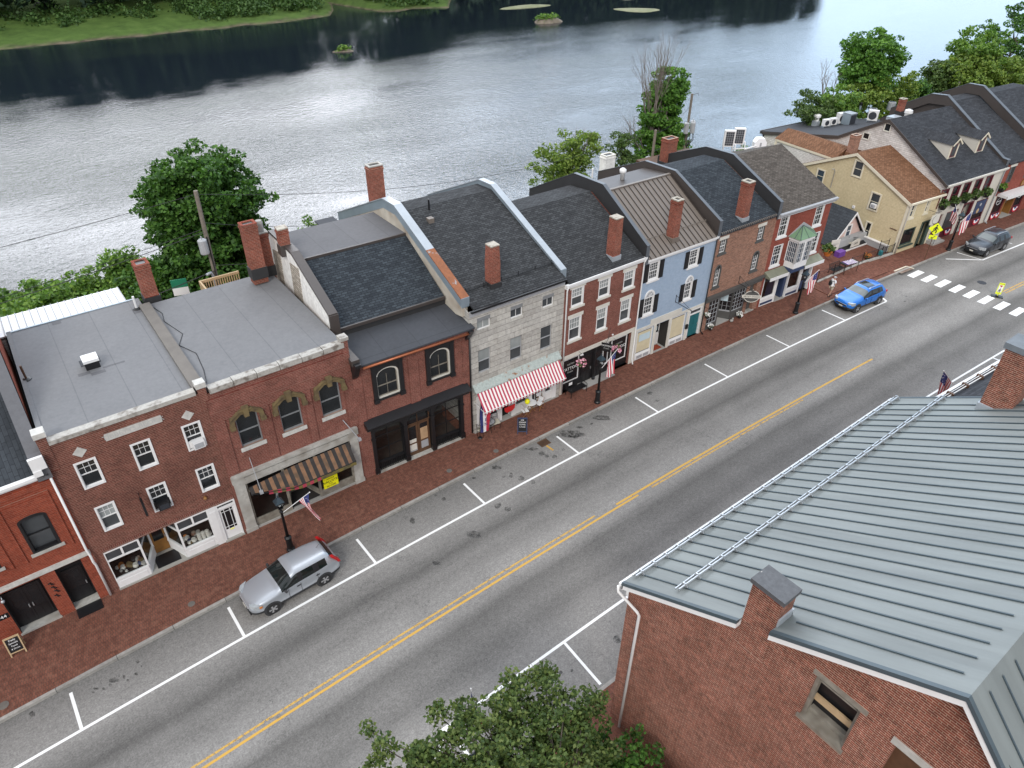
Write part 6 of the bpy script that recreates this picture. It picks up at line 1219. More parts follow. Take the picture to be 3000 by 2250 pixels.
# pedestrian signs
def ped(mb,cx,cz,s,y=-.012):
    mb.ball((cx+.02*s,y,cz+.36*s),.075*s,8,0,(1,.15,1)); T=lambda *p,r=.05: mb.tube([(cx+a*s,y,cz+b*s) for a,b in p],r*s,5)
    T((.02,.26),(-.02,0),r=.075); T((-.02,0),(.10,-.18),(.08,-.38)); T((-.02,0),(-.12,-.16),(-.24,-.32)); T((.02,.22),(.16,.06),(.2,-.04),r=.035); T((.0,.22),(-.14,.1),(-.2,-.06),r=.035)
def face(x,y,z,az): return Ml(x,y,z,az)
sp_=empty('crossing_sign',Ml(64.79,23.72,.15,R(-58)),'yellow diamond pedestrian sign with arrow plate on a leaning brown post','road sign')
MB().tube([(0,0,0),(0,0,3.55)],.035,6).build('post',M['wood_brown'],sp_); bd=MB().prism([(0,2.35),(.56,2.91),(0,3.47),(-.56,2.91)],-.05,-.035,'y').build('sign_plate',M['yellow_green'],sp_); mb=MB(); ped(mb,0,2.9,.9,-.06); mb.build('walker_symbol',M['letter_black'],bd)
bd=MB().box(-.32,.32,-.05,-.035,1.98,2.33).build('arrow_plate',M['yellow_green'],sp_); MB().tube([(.16,-.055,2.27),(-.12,-.055,2.05)],.028,4).tube([(-.13,-.055,2.17),(-.13,-.055,2.04),(.02,-.055,2.04)],.025,4).build('arrow_symbol',M['letter_black'],bd)
s2=empty('crossing_sign',Ml(63.03,16.73,0,R(-62)),'narrow yellow and white crossing sign on a black base in mid road','road sign')
MB().prism([(-.42,-.2),(.42,-.2),(.42,.2),(-.42,.2)],0.006,.07,'z').box(-.1,.1,-.08,.08,.07,.14).build('base',M['black'],s2); bd=MB().box(-.2,.2,-.015,.015,.26,1.25).box(-.03,.03,-.012,.012,.12,.26).build('panel',M['yellow_green'],s2); MB().box(-.15,.15,-.022,-.015,.44,1.08).build('white_field',M['letter_white'],bd)
mb=MB(); ped(mb,0,.6,.42,-.03); mb.build('walker_symbol',M['letter_black'],bd); MB().prism([(-.12,1.05),(.12,1.05),(0,.86)],-.026,-.022,'y').build('yield_symbol',M['red'],bd); text('STATE LAW',.07,bd,WM[bd]@Ml(0,-.02,1.16)@RX90,M['letter_black']); text('FOR',.06,bd,WM[bd]@Ml(0,-.02,.35)@RX90,M['letter_black'])
# bench
def make_bench(x,y,rz,label,grp='black metal benches'):
    e=empty('bench',Ml(x,y,.15,rz),label,'bench',grp); w=.68
    mb=MB()
    for i in range(7): v=-.40+i*.075; mb.box(-w,w,v,v+.05,.43,.455)
    mb.build('seat',M['iron'],e); mb=MB()
    for i in range(18): x_=-w+.04+i*(2*w-.08)/17; mb.tube([(x_,.12,.46),(x_,.22,.86)],.011,4)
    mb.tube([(-w,.22,.87),(w,.22,.87)],.022,6); mb.build('backrest',M['iron'],e)
    for s_ in(-w,w): MB().tube([(s_,-.38,0),(s_,-.38,.62),(s_,-.3,.66),(s_,.14,.64)],.022,6).tube([(s_,.18,0),(s_,.12,.45),(s_,.24,.88)],.022,6).tube([(s_,-.38,.43),(s_,.12,.43)],.02,6).build('side_frame',M['iron'],e)
    return e
b0=make_bench(26.45,27.45,0,'black slatted metal bench beside the tattoo shop window')
qb=G('Y',760,1100); b1=copy_tree(b0,Ml(qb.x,qb.y+.35,.15,R(-4)),'black metal bench by the cafe terrace fence behind the person')
copy_tree(b0,Ml(86.0,22.6,.15,R(-6)),'black metal bench under the long white canopy at right edge')
o=tag(MB().box(-.14,.14,-.02,.0,0,.2).build('bench_plaque',M['letter_white'],b0),None)
o.matrix_basis=Ml(-.3,.16,.62)
# bistro furniture
def wire_chair(x,y,rz,label,grp='cushioned metal chairs outside the cafe'):
    c=empty('cafe_chair',Ml(x,y,.15,rz),label,'chair',grp)
    for a in(-1,1): 
        MB().tube([(a*.2,-.2,0),(a*.2,-.2,.44)],.014,5).build('leg',M['iron'],c); MB().tube([(a*.2,.22,0),(a*.2,.2,.45),(a*.2,.26,.95)],.014,5).build('leg',M['iron'],c)
    mb=MB().tube([(-.2,.26,.95),(.2,.26,.95)],.014,5).tube([(-.2,.23,.68),(.2,.23,.68)],.012,5)
    for k in range(5): t=-.16+k*.08; mb.tube([(t,.21,.5),(t,.26,.95)],.009,4)
    mb.build('backrest',M['iron'],c); MB().box(-.22,.22,-.22,.2,.44,.5).build('seat_cushion',M['cushion'],c); return c
c0=wire_chair(18.98,27.55,R(120),'cushioned black chair nearest the brick pier outside the awning cafe'); copy_tree(c0,Ml(20.1,27.62,.15,R(-12)),'cushioned black chair with tall back beside the round wire table')
tb=empty('cafe_table',Ml(19.6,27.62,.15),'round black wire table with glass top outside the awning cafe','table')
MB().tube([(.36*math.cos(a),.36*math.sin(a),.72) for a in[2*PI*i/20 for i in range(21)]],.018,5,cap=False).tube([(-.36,0,.72),(0,.1,.72),(.36,0,.72)],.01,4).tube([(0,-.36,.72),(.1,0,.72),(0,.36,.72)],.01,4).build('rim',M['iron'],tb); MB().lathe([(.35,.712),(.35,.722)],20).build('table_top',M['grey_light'],tb)
for k in range(3): a=k*2*PI/3+.4; MB().tube([(.3*math.cos(a),.3*math.sin(a),0),(.12*math.cos(a),.12*math.sin(a),.4),(.26*math.cos(a),.26*math.sin(a),.71)],.014,5).build('leg',M['iron'],tb)
def fold_chair(x,y,rz,label,grp='white folding chairs under the awning'):
    c=empty('folding_chair',Ml(x,y,.15,rz),label,'chair',grp)
    for a in(-1,1): MB().tube([(a*.2,-.22,0),(a*.2,.22,.86)],.014,5).build('leg',M['wood_orange'],c); MB().tube([(a*.18,.24,0),(a*.18,-.2,.45)],.014,5).build('leg',M['wood_orange'],c)
    MB().box(-.2,.2,-.22,.18,.44,.47).build('seat',M['metal_white'],c); MB().box(-.2,.2,.16,.19,.62,.86).build('backrest',M['metal_white'],c); return c
q1=G('V',1290,1010); c1=fold_chair(22.22,27.45,R(75),'white slatted folding chair left of the white round table'); copy_tree(c1,Ml(23.45,27.50,.15,R(-80)),'white folding chair right of the white round table'); copy_tree(c1,Ml(23.75,27.78,.15,R(0)),'white folding chair with its back against the shopfront')
tb=empty('cafe_table',Ml(22.83,27.60,.15),'white round folding table with crossed wooden legs under the awning','table'); MB().lathe([(.36,.70),(.37,.715),(.36,.73)],20).build('table_top',M['metal_white'],tb)
for a in(-1,1): MB().tube([(-.26,a*.16,0),(.22,a*.16,.70)],.016,5).build('leg',M['wood_orange'],tb); MB().tube([(.26,a*.13,0),(-.22,a*.13,.70)],.016,5).build('leg',M['wood_orange'],tb)
tag(MB().ball((0,0,0),.17,12,0,(1,1,1.2)).build('balloon',M['yellow'],None,Ml(22.5,27.55,1.12),True),'yellow balloon by the white round table under the awning','balloon')
tag(MB().prism([(-.4,0),(-.36,-.26),(-.2,-.40),(.2,-.40),(.36,-.26),(.4,0)],-.03,.03,'y').build('round_sign',M['red'],None,Ml(20.85,27.2,1.72)),'red rounded sign hanging under the striped awning','sign','hanging shop signs')
# feather flag OPEN
ff=empty('open_flag',Ml(18.72,27.35,.15,R(-8))@Matrix.Scale(1.1,4),'tall curved flag in red white and navy reading OPEN by the brick pier','flag')
MB().tube([(0,0,0),(0,0,1.3),(.04,0,2.0),(.2,0,2.35),(.42,0,2.42)],.018,5).ball((0,0,.05),.14,8,0,(1,1,.4)).build('pole',M['iron'],ff)
pts=[(0,.45,.55),(0,1.0,.62),(.0,1.5,.66),(.05,2.0,.62),(.2,2.32,.5)]
mb=MB()
for k in range(3):
    for (x0,z0,w0),(x1,z1,w1) in zip(pts,pts[1:]):
        a0,a1=k/3,(k+1)/3; y=lambda a,z: -.02-.06*math.sin(a*3+z*2)
        mb.face([(x0+w0*a0,y(a0,z0),z0-.1*a0),(x0+w0*a1,y(a1,z0),z0-.1*a1),(x1+w1*a1,y(a1,z1),z1-.1*a1),(x1+w1*a0,y(a0,z1),z1-.1*a0)],k)
cl=mb.build('cloth',[M['blue_flag'],M['white_flag'],M['red_flag']],ff)
for ch,z in zip('OPEN',(1.9,1.58,1.26,.94)): text(ch,.30,cl,WM[cl]@Ml(.33,-.10,z)@RX90,M['blue_flag'],sx=.8)
# sandwich boards
def aboard(x,y,rz,label,frame,boardm,lines,h=.95,w=.56,txtm='letter_white'):
    s=empty('sandwich_board',Ml(x,y,.15,rz),label,'sign','sandwich boards'); th=R(14)
    for k in(0,1):
        Mx=Matrix.Rotation(PI*k,4,'Z')@Ml(0,-.24,0)@Matrix.Rotation(-th,4,'X')
        fr_=MB().box(-w/2,-w/2+.05,-.02,.02,0,h).box(w/2-.05,w/2,-.02,.02,0,h).box(-w/2+.05,w/2-.05,-.02,.02,h-.06,h).box(-w/2+.05,w/2-.05,-.02,.02,.16,.21).build('frame',M[frame],s,WM[s]@Mx)
        pn=MB().box(-w/2+.05,w/2-.05,-.01,.01,.21,h-.06).build('panel',M[boardm],s,WM[s]@Mx)
        if k==0:
            for i,(t,sz) in enumerate(lines): text(t,sz,pn,WM[s]@Mx@Ml(0,-.013,h-.16-i*.15)@RX90,M[txtm],ext=.002)
    return s
aboard(21.15,26.32,R(-38),'dark blue chalk sandwich board with white lettering outside the awning cafe','navy','black',[('ICE',.13),('CREAM',.13),('COFFEE',.11),('& MORE',.10)],1.1,.6)
aboard(-5.72,27.75,R(-3),'pale wooden chalkboard sign by the black doors at left edge','wood_pale','black',[('Daily',.13),('Specials',.11),('Food',.11),('& Drink',.10)],.98,.6)
# hanging signs
def oval(mb,rx,rz_,y0,y1,m=0,z=0): mb.prism([(rx*math.cos(2*PI*i/24),z+rz_*math.sin(2*PI*i/24)) for i in range(24)],y0,y1,'y',m)
sg=empty('hanging_sign',B6.fr.M@Ml(2.95,-1.0,3.35,R(-58))@Matrix.Scale(.8,4),'black shaped tattoo sign on a scrolled bracket','sign','hanging shop signs'); mb=MB(); mb.prism([(-.42,-.2),(-.25,-.48),(.25,-.48),(.42,-.2),(.42,.28),(-.42,.28)],-.03,.03,'y'); bd=mb.build('board',M['black'],sg); text('TATTOO',.21,bd,WM[sg]@Ml(0,-.035,.05)@RX90,M['letter_white']); text('STUDIO',.13,bd,WM[sg]@Ml(0,-.035,-.2)@RX90,M['letter_grey']); MB().tube([(0,1.0,.5),(0,-.35,.5)],.02,5).tube([(0,1.0,1.15),(0,.7,1.1),(0,.2,.6)],.014,5).tube([(-.2,0,.28),(-.1,0,.5)],.01,4).tube([(.2,0,.28),(.1,0,.5)],.01,4).build('bracket',M['iron'],sg)
sg=empty('hanging_sign',B8.fr.M@Ml(3.7,-1.25,2.62,R(-42)),'dark oval artist studio sign with pale banner on a bracket','sign','hanging shop signs'); mb=MB(); oval(mb,.55,.46,-.03,.03); bd=mb.build('board',M['grey_trim'],sg); MB().box(-.7,.7,-.045,-.03,-.12,.12).build('banner',M['off_white'],bd); text('ARTIST STUDIO',.17,bd,WM[sg]@Ml(0,-.05,0)@RX90,M['letter_black']); mb=MB(); mb.tube([(.55*math.cos(2*PI*i/24),-.03,.46*math.sin(2*PI*i/24)) for i in range(25)],.025,5,cap=False); mb.tube([(0,0,.46),(0,0,.6)],.015,4); mb.build('rim',M['off_white'],sg)
# planters and baskets
def pom(name,c,r,label,cat,grp,flm,pot=None,hang=True,seed=0,leafm='canopy_green',nf=90):
    rnd=random.Random(seed); e=empty(name,Ml(*c),label,cat,grp); mb=MB()
    for i in range(nf):
        d=Vector((rnd.gauss(0,1),rnd.gauss(0,1),rnd.gauss(0,.8))).normalized()*r*rnd.uniform(.55,1.05); d.z=d.z*.8 if d.z>0 else d.z*.9; n=Vector((rnd.gauss(0,1),rnd.gauss(0,1),rnd.gauss(0,1))).normalized(); x=n.orthogonal().normalized()*r*.22; y=n.cross(x).normalized()*r*.22
        mb.face([tuple(d-x),tuple(d-y),tuple(d+x),tuple(d+y)],0 if rnd.random()<.75 or flm==leafm else 1)
    mb.build('flowers' if flm!=leafm else 'foliage',[M[flm],M[leafm]],e)
    if pot: MB().lathe([(r*.45,-r*1.25),(r*.75,-r*.5),(r*.75,-r*.35)],12).build('pot',M[pot],e)
    if hang: MB().tube([(0,0,r*.5),(0,0,r*1.9),(0,r*1.5,r*2.0)],.012,4).build('hook',M['iron'],e)
    return e
for i,(fr_,v,x,y,dep,fm,lb) in enumerate(((B6.fr,'D',978,1000,-.35,'flower_pink','pink flower basket left of the tattoo shop door'),(B6.fr,'D',1258,890,-.35,'flower_pink','pink flower basket right of the tattoo shop door'),(B8.fr,'E',822,1118,-.3,'flower_white','white flower basket at the left window of the studio'),(B8.fr,'E',1165,975,-.35,'flower_white','white flower basket below the oval studio sign'))):
    P=PL(v,x,y,fr_.p+fr_.n*dep,fr_.n); pom('flower_basket',P,.34 if i<2 else .24,lb,'flower basket','flower baskets on the shopfronts',fm,'black',True,i,'leaf_dull')
for i,(x,y,lb) in enumerate(((845,1262,'white flower pot at the left corner of the studio shopfront'),(1100,1155,'white flower pot by the studio entrance step'))):
    P=G('E',x,y,.15); pom('flower_pot',(P.x,P.y,.55),.26,lb,'flower pot','flower pots on the pavement','flower_white','black',False,20+i,'leaf_dull'); 
P=G('E',1032,1185); tag(MB().ball((0,0,.12),.14,8,0,(1.2,1,.8)).ball((.12,0,.25),.08,8).build('stone_ornament',M['concrete'],None,Ml(P.x,P.y,.15),True),'small grey stone ornament on the studio step','ornament')
for i,(x,y) in enumerate(((1105,893),(1207,865),(1300,835),(1395,805),(1490,785))):
    P=PL('G',x,y,B12.fr.p-B12.fr.n*.32,B12.fr.n); pom('hanging_plant',P,.46,'bushy green plant box under '+('first','second','middle','fourth','last')[i]+' maroon window of the cream building','plant','plants under the maroon windows','canopy_green' if 0 else 'leaf_dull','black',False,30+i,'leaf_dull',150)
P=PL('G',1625,740,B13.fr.p-B13.fr.n*.3,B13.fr.n); pom('hanging_plant',P,.45,'bright green plant under window of the brick building at right edge','plant',None,'leaf_light','black',False,40,'leaf_light',120)
# bunting below the windows
def bunting(fr_,u,z,label,w=1.1):
    e=empty('bunting',fr_.M@Ml(u,-.03,z),label,'bunting','bunting under the shop windows'); n=10
    for k,(r0,r1,m) in enumerate(((.0,.2,'blue_flag'),(.2,.36,'white_flag'),(.36,.52,'red_flag'))):
        mb=MB()
        for i in range(n):
            a,b_=PI*i/n,PI*(i+1)/n; mb.face([(r0*math.cos(a)*w,-.02-.03*(i%2),-r0*math.sin(a)),(r1*math.cos(a)*w,-.02-.03*(i%2),-r1*math.sin(a)),(r1*math.cos(b_)*w,-.02-.03*((i+1)%2),-r1*math.sin(b_)),(r0*math.cos(b_)*w,-.02-.03*((i+1)%2),-r0*math.sin(b_))])
        mb.build('fan_band',M[m],e)
    return e
bunting(B12.fr,3.2,.82,'patriotic fan bunting under the cream building shop window'); bunting(B12.fr,7.9,.82,'patriotic fan bunting beside the grey downspout'); bunting(B13.fr,1.2,.72,'left fan bunting under first dark window at right edge',.8); bunting(B13.fr,2.0,.72,'right fan bunting under first dark window at right edge',.8); bunting(B13.fr,5.2,.72,'patriotic fan bunting behind the far bench')
# pavement covers, drain
def cover(name,P,r,label,mat='kerb_roof',z=.152): 
    mb=MB().lathe([(r,0),(r,.012),(r*.85,.016)],18)
    for i in range(-2,3): mb.box(-r*.6,r*.6,i*r*.25-.012,i*r*.25+.012,.016,.02)
    return tag(mb.build(name,M[mat],None,Ml(P[0],P[1],z)),label,'cover','round covers in the ground')
cover('valve_cover',(15.65,26.07),.16,'small round cover in brick pavement in front of the iron shopfront'); cover('valve_cover',(18.8,25.84),.16,'small round cover in brick pavement left of the awning cafe'); cover('valve_cover',(1.05,25.67),.16,'small round cover in brick pavement ahead of the silver car'); q=G('B',25,1225); cover('valve_cover',(q.x,q.y),.2,'round cover in brick pavement at left edge')
cover('manhole_cover',(64.65,18.64),.36,'dark manhole cover in the road by the crosswalk','membrane_dark',.002)
dg=empty('storm_drain',Ml(21.66,24.84,.0),'rusty slotted storm drain grate by the kerb','drain'); mb=MB().box(-.36,.36,-.26,-.2,0.002,.02).box(-.36,.36,.2,.26,.002,.02)
for i in range(10): mb.box(-.34+i*.07,-.30+i*.07,-.2,.2,.002,.018)
mb.build('grate',M['wood_brown'],dg); MB().box(-.36,.36,-.26,.26,.001,.004).build('pit',M['black'],dg)
tag(MB().box(0,1.05,-.62,.0,0,.03).build('door_mat',M['black'],None,B1.fr.M@Ml(8.72,-.02,.15)),'black rubber ramp mat at the black door near the white downspout','mat')
tag(MB().box(-.55,.55,-.5,.35,0,.02).build('door_mat',M['black'],None,B2.fr.M@Ml(2.72,.62,.232)),'dark mat before the orange wooden shop door','mat')
# goods in the shop window
cols=['stone_grey','brick_tan','navy','ochre_stone','black_stain','off_white','orange','wood_brown','pale_stone']
pr={}
rnd=random.Random(3); k=0
for side in(0,1):
    for i in range(26):
        u=rnd.uniform(.55,1.75); v=rnd.uniform(.2,.75); u=u if side==0 else 5.40-u
        m_=rnd.choice(cols); sz=rnd.uniform(.07,.14)
        if m_ not in pr:
            o=MB().lathe([(.5,0),(.95,.5),(1,.9),(.7,1.3),(.75,1.5)],9).build('pottery_jar',M[m_],None,Matrix()); pr[m_]=o
        else: o=pr[m_].copy(); COL.objects.link(o)
        o.matrix_basis=B2.fr.M@Ml(u,v,.80)@Matrix.Diagonal((sz,sz,sz*1.2,1))
        tag(o,('small pottery jar crowded in the left display window' if side==0 else 'small pottery jar crowded in the right display window')+' of the dark brick block','jar','pottery in the '+('left' if side==0 else 'right')+' display window')
for i in range(3):
    o=MB().lathe([(.09,0),(.1,.05),(.1,.42),(.07,.44)],10).build('candle_vase',M['off_white'],None,B2.fr.M@Ml(4.35+i*.2,.22,.8)); tag(o,'tall cream vase standing in right display window of the dark brick block','vase','cream vases in the right display window')
# ---------------------------------------------------------------- cafe terrace fence and furniture
pp=[G('Y',x,y) for x,y in((300,1290),(640,1140),(1000,985),(1250,880),(1640,760),(1890,680))]
fe=empty('iron_fence',Ml(pp[0].x,pp[0].y,.15),'low black iron fence along the cafe terrace','fence'); base=WM[fe].translation
kb=MB(); 
for p,q in zip(pp,pp[1:]): bx(kb,(p.x-base.x,p.y-base.y),(q.x-base.x,q.y-base.y),0,.14,.22)
kb.build('stone_kerb',M['stone_grey'],fe)
ra=MB()
for p,q in zip(pp,pp[1:]):
    a=Vector((p.x-base.x,p.y-base.y,0)); c=Vector((q.x-base.x,q.y-base.y,0))
    for z in(.25,.95): ra.tube([a+Vector((0,0,z)),c+Vector((0,0,z))],.02,4)
    n=max(1,int((c-a).length/.16))
    for i in range(n+1): t=a.lerp(c,i/n); ra.tube([t+Vector((0,0,.14)),t+Vector((0,0,.95))],.008,4)
ra.build('railing',M['iron'],fe)
for p in pp: MB().tube([(p.x-base.x,p.y-base.y,.0),(p.x-base.x,p.y-base.y,1.1)],.035,5).build('post',M['iron'],fe)
q=G('Y',1010,1120); ds=empty('display_table',Ml(q.x+.25,q.y+.45,.15,R(-12)),'black display table with purple striped runner and white card by the terrace fence','table'); MB().box(-.8,.8,-.35,.35,.92,.97).build('table_top',M['black'],ds)
for a in(-.75,.75):
    for c in(-.3,.3): MB().tube([(a,c,0),(a,c,.92)],.02,5).build('leg',M['iron'],ds)
mb=MB()
for i in range(12): mb.box(-.6+i*.1,-.5+i*.1,-.36,.3,.972,.985,i%2)
mb.build('runner',[M['purple'],M['off_white']],ds); MB().prism([(-.1,.98),(.1,.98),(.0,1.3)],-.02,.0,'y').build('card',M['letter_white'],ds)
q=G('Y',560,740,.4); pom('potted_plant',(q.x,q.y+.2,1.15),.55,'bushy plant in an orange pot at the corner of the cafe terrace','plant',None,'leaf_dull','orange',False,50,'leaf_dull',160)
q=G('Y',685,690,.15); es=empty('easel_sign',Ml(q.x,q.y+.2,.15,R(-20)),'white board sign standing at the cafe counter','sign'); MB().box(-.45,.45,-.02,.02,.3,1.35).build('board',M['off_white'],es); MB().tube([(-.4,0,0),(-.4,0,.4)],.02,4).build('leg',M['white'],es); MB().tube([(.4,0,0),(.4,0,.4)],.02,4).build('leg',M['white'],es); text('CREAM',.2,es,WM[es]@Ml(0,-.03,.95)@RX90,M['letter_grey'])
for i,(x,y,rz) in enumerate(((1040,560,.3),(1110,520,2.2))): q=G('Y',x,y,.15); c=copy_tree(c0,Ml(q.x,q.y+.2,.15,rz),('dark chair in front of the white cafe counter','dark chair beside the low white topped wall')[i]); 
q=G('Y',1420,800); pom('flower_pot',(q.x,q.y+.25,.45),.33,'orange flowers in a pot by the terrace fence gate','flower pot',None,'orange','black',False,60,'leaf_dull')
q=G('Y',1650,690,.6); tag(MB().box(-.14,.14,-.14,.14,0,.35).lathe([(.16,.35),(.14,.42)],10).build('bin',M['teal'],None,Ml(q.x,q.y,.55)),'small turquoise box on the terrace gate rail','box')
gt=G('Y',1780,720); gtf=empty('iron_gate',Ml(gt.x,gt.y+.5,.15,R(-15)),'open black iron gate beside the corner of the yellow house','gate'); mb=MB()
for i in range(8): mb.tube([(-.45+i*.13,0,.1),(-.45+i*.13,0,1.25)],.012,4)
mb.tube([(-.5,0,1.25),(.5,0,1.25)],.02,4).tube([(-.5,0,.1),(.5,0,.1)],.02,4); mb.build('gate_leaf',M['iron'],gtf); MB().tube([(-.5,0,0),(-.5,0,1.45)],.03,5).build('post',M['iron'],gtf); MB().tube([(.5,0,0),(.5,0,1.45)],.03,5).build('post',M['iron'],gtf)
# ---------------------------------------------------------------- roof plant
def condenser(P,label,sz=(.8,.35,.6),rz=0,fan='y',grp='air units on the low roof',leg=.15):
    a=empty('air_unit',P@Ml(0,0,0,rz),label,'air unit',grp); x,y,h=sz[0]/2,sz[1]/2,sz[2]
    MB().box(-x,x,-y,y,leg,leg+h).box(-x-.01,x+.01,-y-.01,y+.01,leg+h,leg+h+.03).build('case',M['plastic_white'],a)
    mb=MB().lathe([(min(x,h/2)*.8,0),(min(x,h/2)*.8,.02)],16); g=mb.build('fan_grille',M['dark_grille'],a,WM[a]@Ml(-x*.1,-y,leg+h/2)@RX90)
    MB().box(-x,-x+.06,-y,y,0,leg).box(x-.06,x,-y,y,0,leg).build('feet',M['galv'],a); return a
def drum(P,label,r=.42,h=.85,grp='round air units on the low roof'):
    a=empty('air_unit',P,label,'air unit',grp); MB().lathe([(r,0),(r,h),(r*.9,h+.06)],16).build('case',M['grey_light'],a); mb=MB()
    for i in range(16): t=2*PI*i/16; mb.tube([(r*1.02*math.cos(t),r*1.02*math.sin(t),.05),(r*1.02*math.cos(t),r*1.02*math.sin(t),h)],.02,4)
    mb.build('fins',M['galv'],a); MB().lathe([(r*.75,h+.06),(r*.7,h+.08)],14).build('fan_grille',M['dark_grille'],a); return a
pr12=[(-.25,5.75),(6.95,9.8),(11.7,7.1),(21,5.2)]
def r12(x,y): u,v,z=B12.onroof('M',x,y,pr12); z=max(z,5.2); return B12.fr.M@Ml(u,v,z)
for i,(x,y,s,l) in enumerate(((600,1030,(.8,.4,.65),'small white air unit first in the row on the low roof'),(655,1020,(.8,.4,.65),'small white air unit second in the row on the low roof'),(715,1005,(.85,.55,1.0),'taller white air unit third in the row on the low roof'),(975,985,(1.0,.45,1.0),'white air unit with round fan grille under the round units'))): condenser(r12(x,y),l,s,R(-10) if i<3 else R(-55))
a=empty('air_unit',r12(782,1005),'square blue grey finned air unit at the end of the row','air unit'); MB().box(-.5,.5,-.5,.5,0,1.15).build('case',M['galv'],a); MB().box(-.45,.45,-.52,-.5,.1,1.05).build('grille',M['dark_grille'],a); MB().box(-.53,.53,-.53,.53,1.15,1.2).build('top',M['galv_light'],a)
drum(r12(975,945),'tall round finned air unit on the low roof'); drum(r12(1128,890),'round finned air unit behind the small brick chimney')
for i,(x,y,l) in enumerate(((605,965,'galvanised flue with black cowl left of the round air units'),(870,925,'galvanised flue with black cowl nearer the round air units'))): a=empty('flue',r12(x,y),l,'flue','flues on the low roof'); MB().lathe([(.13,0),(.13,1.0)],10).build('pipe',M['galv'],a); MB().lathe([(.17,1.0),(.17,1.25),(.08,1.35)],10).build('cowl',M['black'],a)
a=empty('exhaust_fan',r12(520,1020),'white mushroom exhaust fan at left end of the low roof','exhaust fan'); MB().box(-.3,.3,-.3,.3,0,.55).build('curb',M['galv_light'],a); MB().lathe([(.25,.55),(.25,.9),(.38,.95),(.38,1.15),(.15,1.3)],12).build('hood',M['plastic_white'],a)
a=empty('exhaust_fan',B12.fr.M@Ml(5.4,8.6,8.6),'white domed exhaust fan right of the small brick chimney','exhaust fan'); MB().lathe([(.3,0),(.3,.6),(.4,.65),(.35,.9),(.1,1.0)],12).build('hood',M['plastic_white'],a)
a=empty('roof_hatch',B12.fr.M@Ml(2.2,8.0,9.2),'pale blue hatch box left of the small brick chimney','hatch'); MB().prism([(-.6,-.4),(.6,-.4),(.6,.4),(-.6,.4)],0,.3,'z').build('lid',M['galv_light'],a)
# minisplits behind the bay window house
for i,(x,y,l) in enumerate(((300,830,'left tall white heat pump with dark grille on rear terrace'),(590,760,'right tall white heat pump with dark grille on rear terrace'))):
    q=G('a',x,y,7.6); a=empty('heat_pump',Ml(q.x,q.y,7.6,R(-42)),l,'air unit','heat pumps on the rear terrace'); MB().box(-.48,.48,-.2,.2,.45,1.85).build('case',M['plastic_white'],a)
    mb=MB().box(-.36,.36,-.22,-.2,.55,1.75); 
    mb.build('grille',M['dark_grille'],a); mb=MB()
    for k in range(1,6): mb.box(-.36,.36,-.232,-.22,.55+k*.2-.01,.55+k*.2+.01)
    for k in range(1,4): mb.box(-.36+k*.18-.01,-.36+k*.18+.01,-.232,-.22,.55,1.75)
    mb.build('grille_bars',M['grey_light'],a)
    for s_ in(-.4,.4): MB().tube([(s_,-.2,0),(s_,-.2,.45)],.03,4).tube([(s_,.2,0),(s_,.2,.45)],.03,4).build('stand',M['plastic_white'],a)
    MB().tube([(.5,0,.7),(.62,-.1,.6),(.62,-.3,.05),(1.3,-.5,.05)],.06,6).build('hose',M['plastic_white'],a)
q=G('a',1230,730,7.6); a=empty('vent_housing',Ml(q.x,q.y,7.6,R(-35)),'white eight sided vent housing on rear terrace with pale hoses','vent'); MB().prism([(-.55,0),(.55,0),(.55,.55),(.3,.9),(-.3,.9),(-.55,.55)],-.35,.35,'y').build('housing',M['metal_white'],a); MB().box(-.08,.08,-.37,-.35,.2,.55).build('slot',M['grey_light'],a); MB().tube([(-.4,-.4,.3),(-1.2,-.5,.1),(-2.6,-.6,.08)],.06,6).build('hose',M['plastic_white'],a)
# ---------------------------------------------------------------- utility poles and wires
def upole(base,h,label,lean=(0,0)):
    p=empty('utility_pole',Ml(*base),label,'utility pole','utility poles behind the houses'); MB().tube([(0,0,-.5),(lean[0],lean[1],h)],[.17,.12],8).build('post',M['pole_wood'],p); return p
def can(p,x,y,z,r=.26,h=.85): MB().lathe([(r*.9,z),(r,z+.05),(r,z+h),(r*.6,z+h+.08)],12,x,y).tube([(x,y,z+h),(x,y,z+h+.25)],.04,5).build('transformer',M['grey_light'],p,smooth=False)
p1=upole((9.35,42,-1),14.2,'tall leaning utility pole with white conduit in front of the big round tree',(.3,0)); can(p1,-.15,-.42,10.6); mb=MB().tube([(-.15,-.22,-.3),(.0,-.24,9.0),(-.1,-.3,9.3),(-.4,-.45,9.3)],.09,8); mb.build('conduit',M['galv_light'],p1,smooth=True); MB().tube([(.18,-.2,0),(.2,-.2,11.5)],.04,5).build('cable_riser',M['wire'],p1); MB().box(.05,.4,-.4,-.1,4.1,5.2).build('meter_box',M['grey_light'],p1); MB().box(-.2,.5,-.5,-.3,8.0,8.08).tube([(.4,-.6,8.1),(.9,-.9,8.0)],.06,5).build('lamp_arm',M['galv_light'],p1)
p2=upole((49.4,43.5,-1),10.5,'short utility pole with one transformer beside the ivy covered tree',(.15,0)); can(p2,-.5,-.1,6.9,.28,1.3)
p3=upole((58.9,47.5,-1.5),12.0,'ivy wrapped utility pole carrying three transformers',(-.1,0))
for k,(x,y) in enumerate(((-.55,-.25),(.1,-.5),(.55,-.1))): can(p3,x,y,8.3,.25,1.0)
mb=MB()
for k in range(9): a=k*.7; mb.tube([(.5*math.cos(a),-.3+.3*math.sin(a),8.3),(.55*math.cos(a),-.3+.4*math.sin(a),7.6),(0,-.15,6.8)],.03,4)
mb.tube([(0,0,11.9),(.6,-.2,12.0),(.7,-.2,11.7)],.025,4); mb.build('drip_loops',M['wire'],p3)
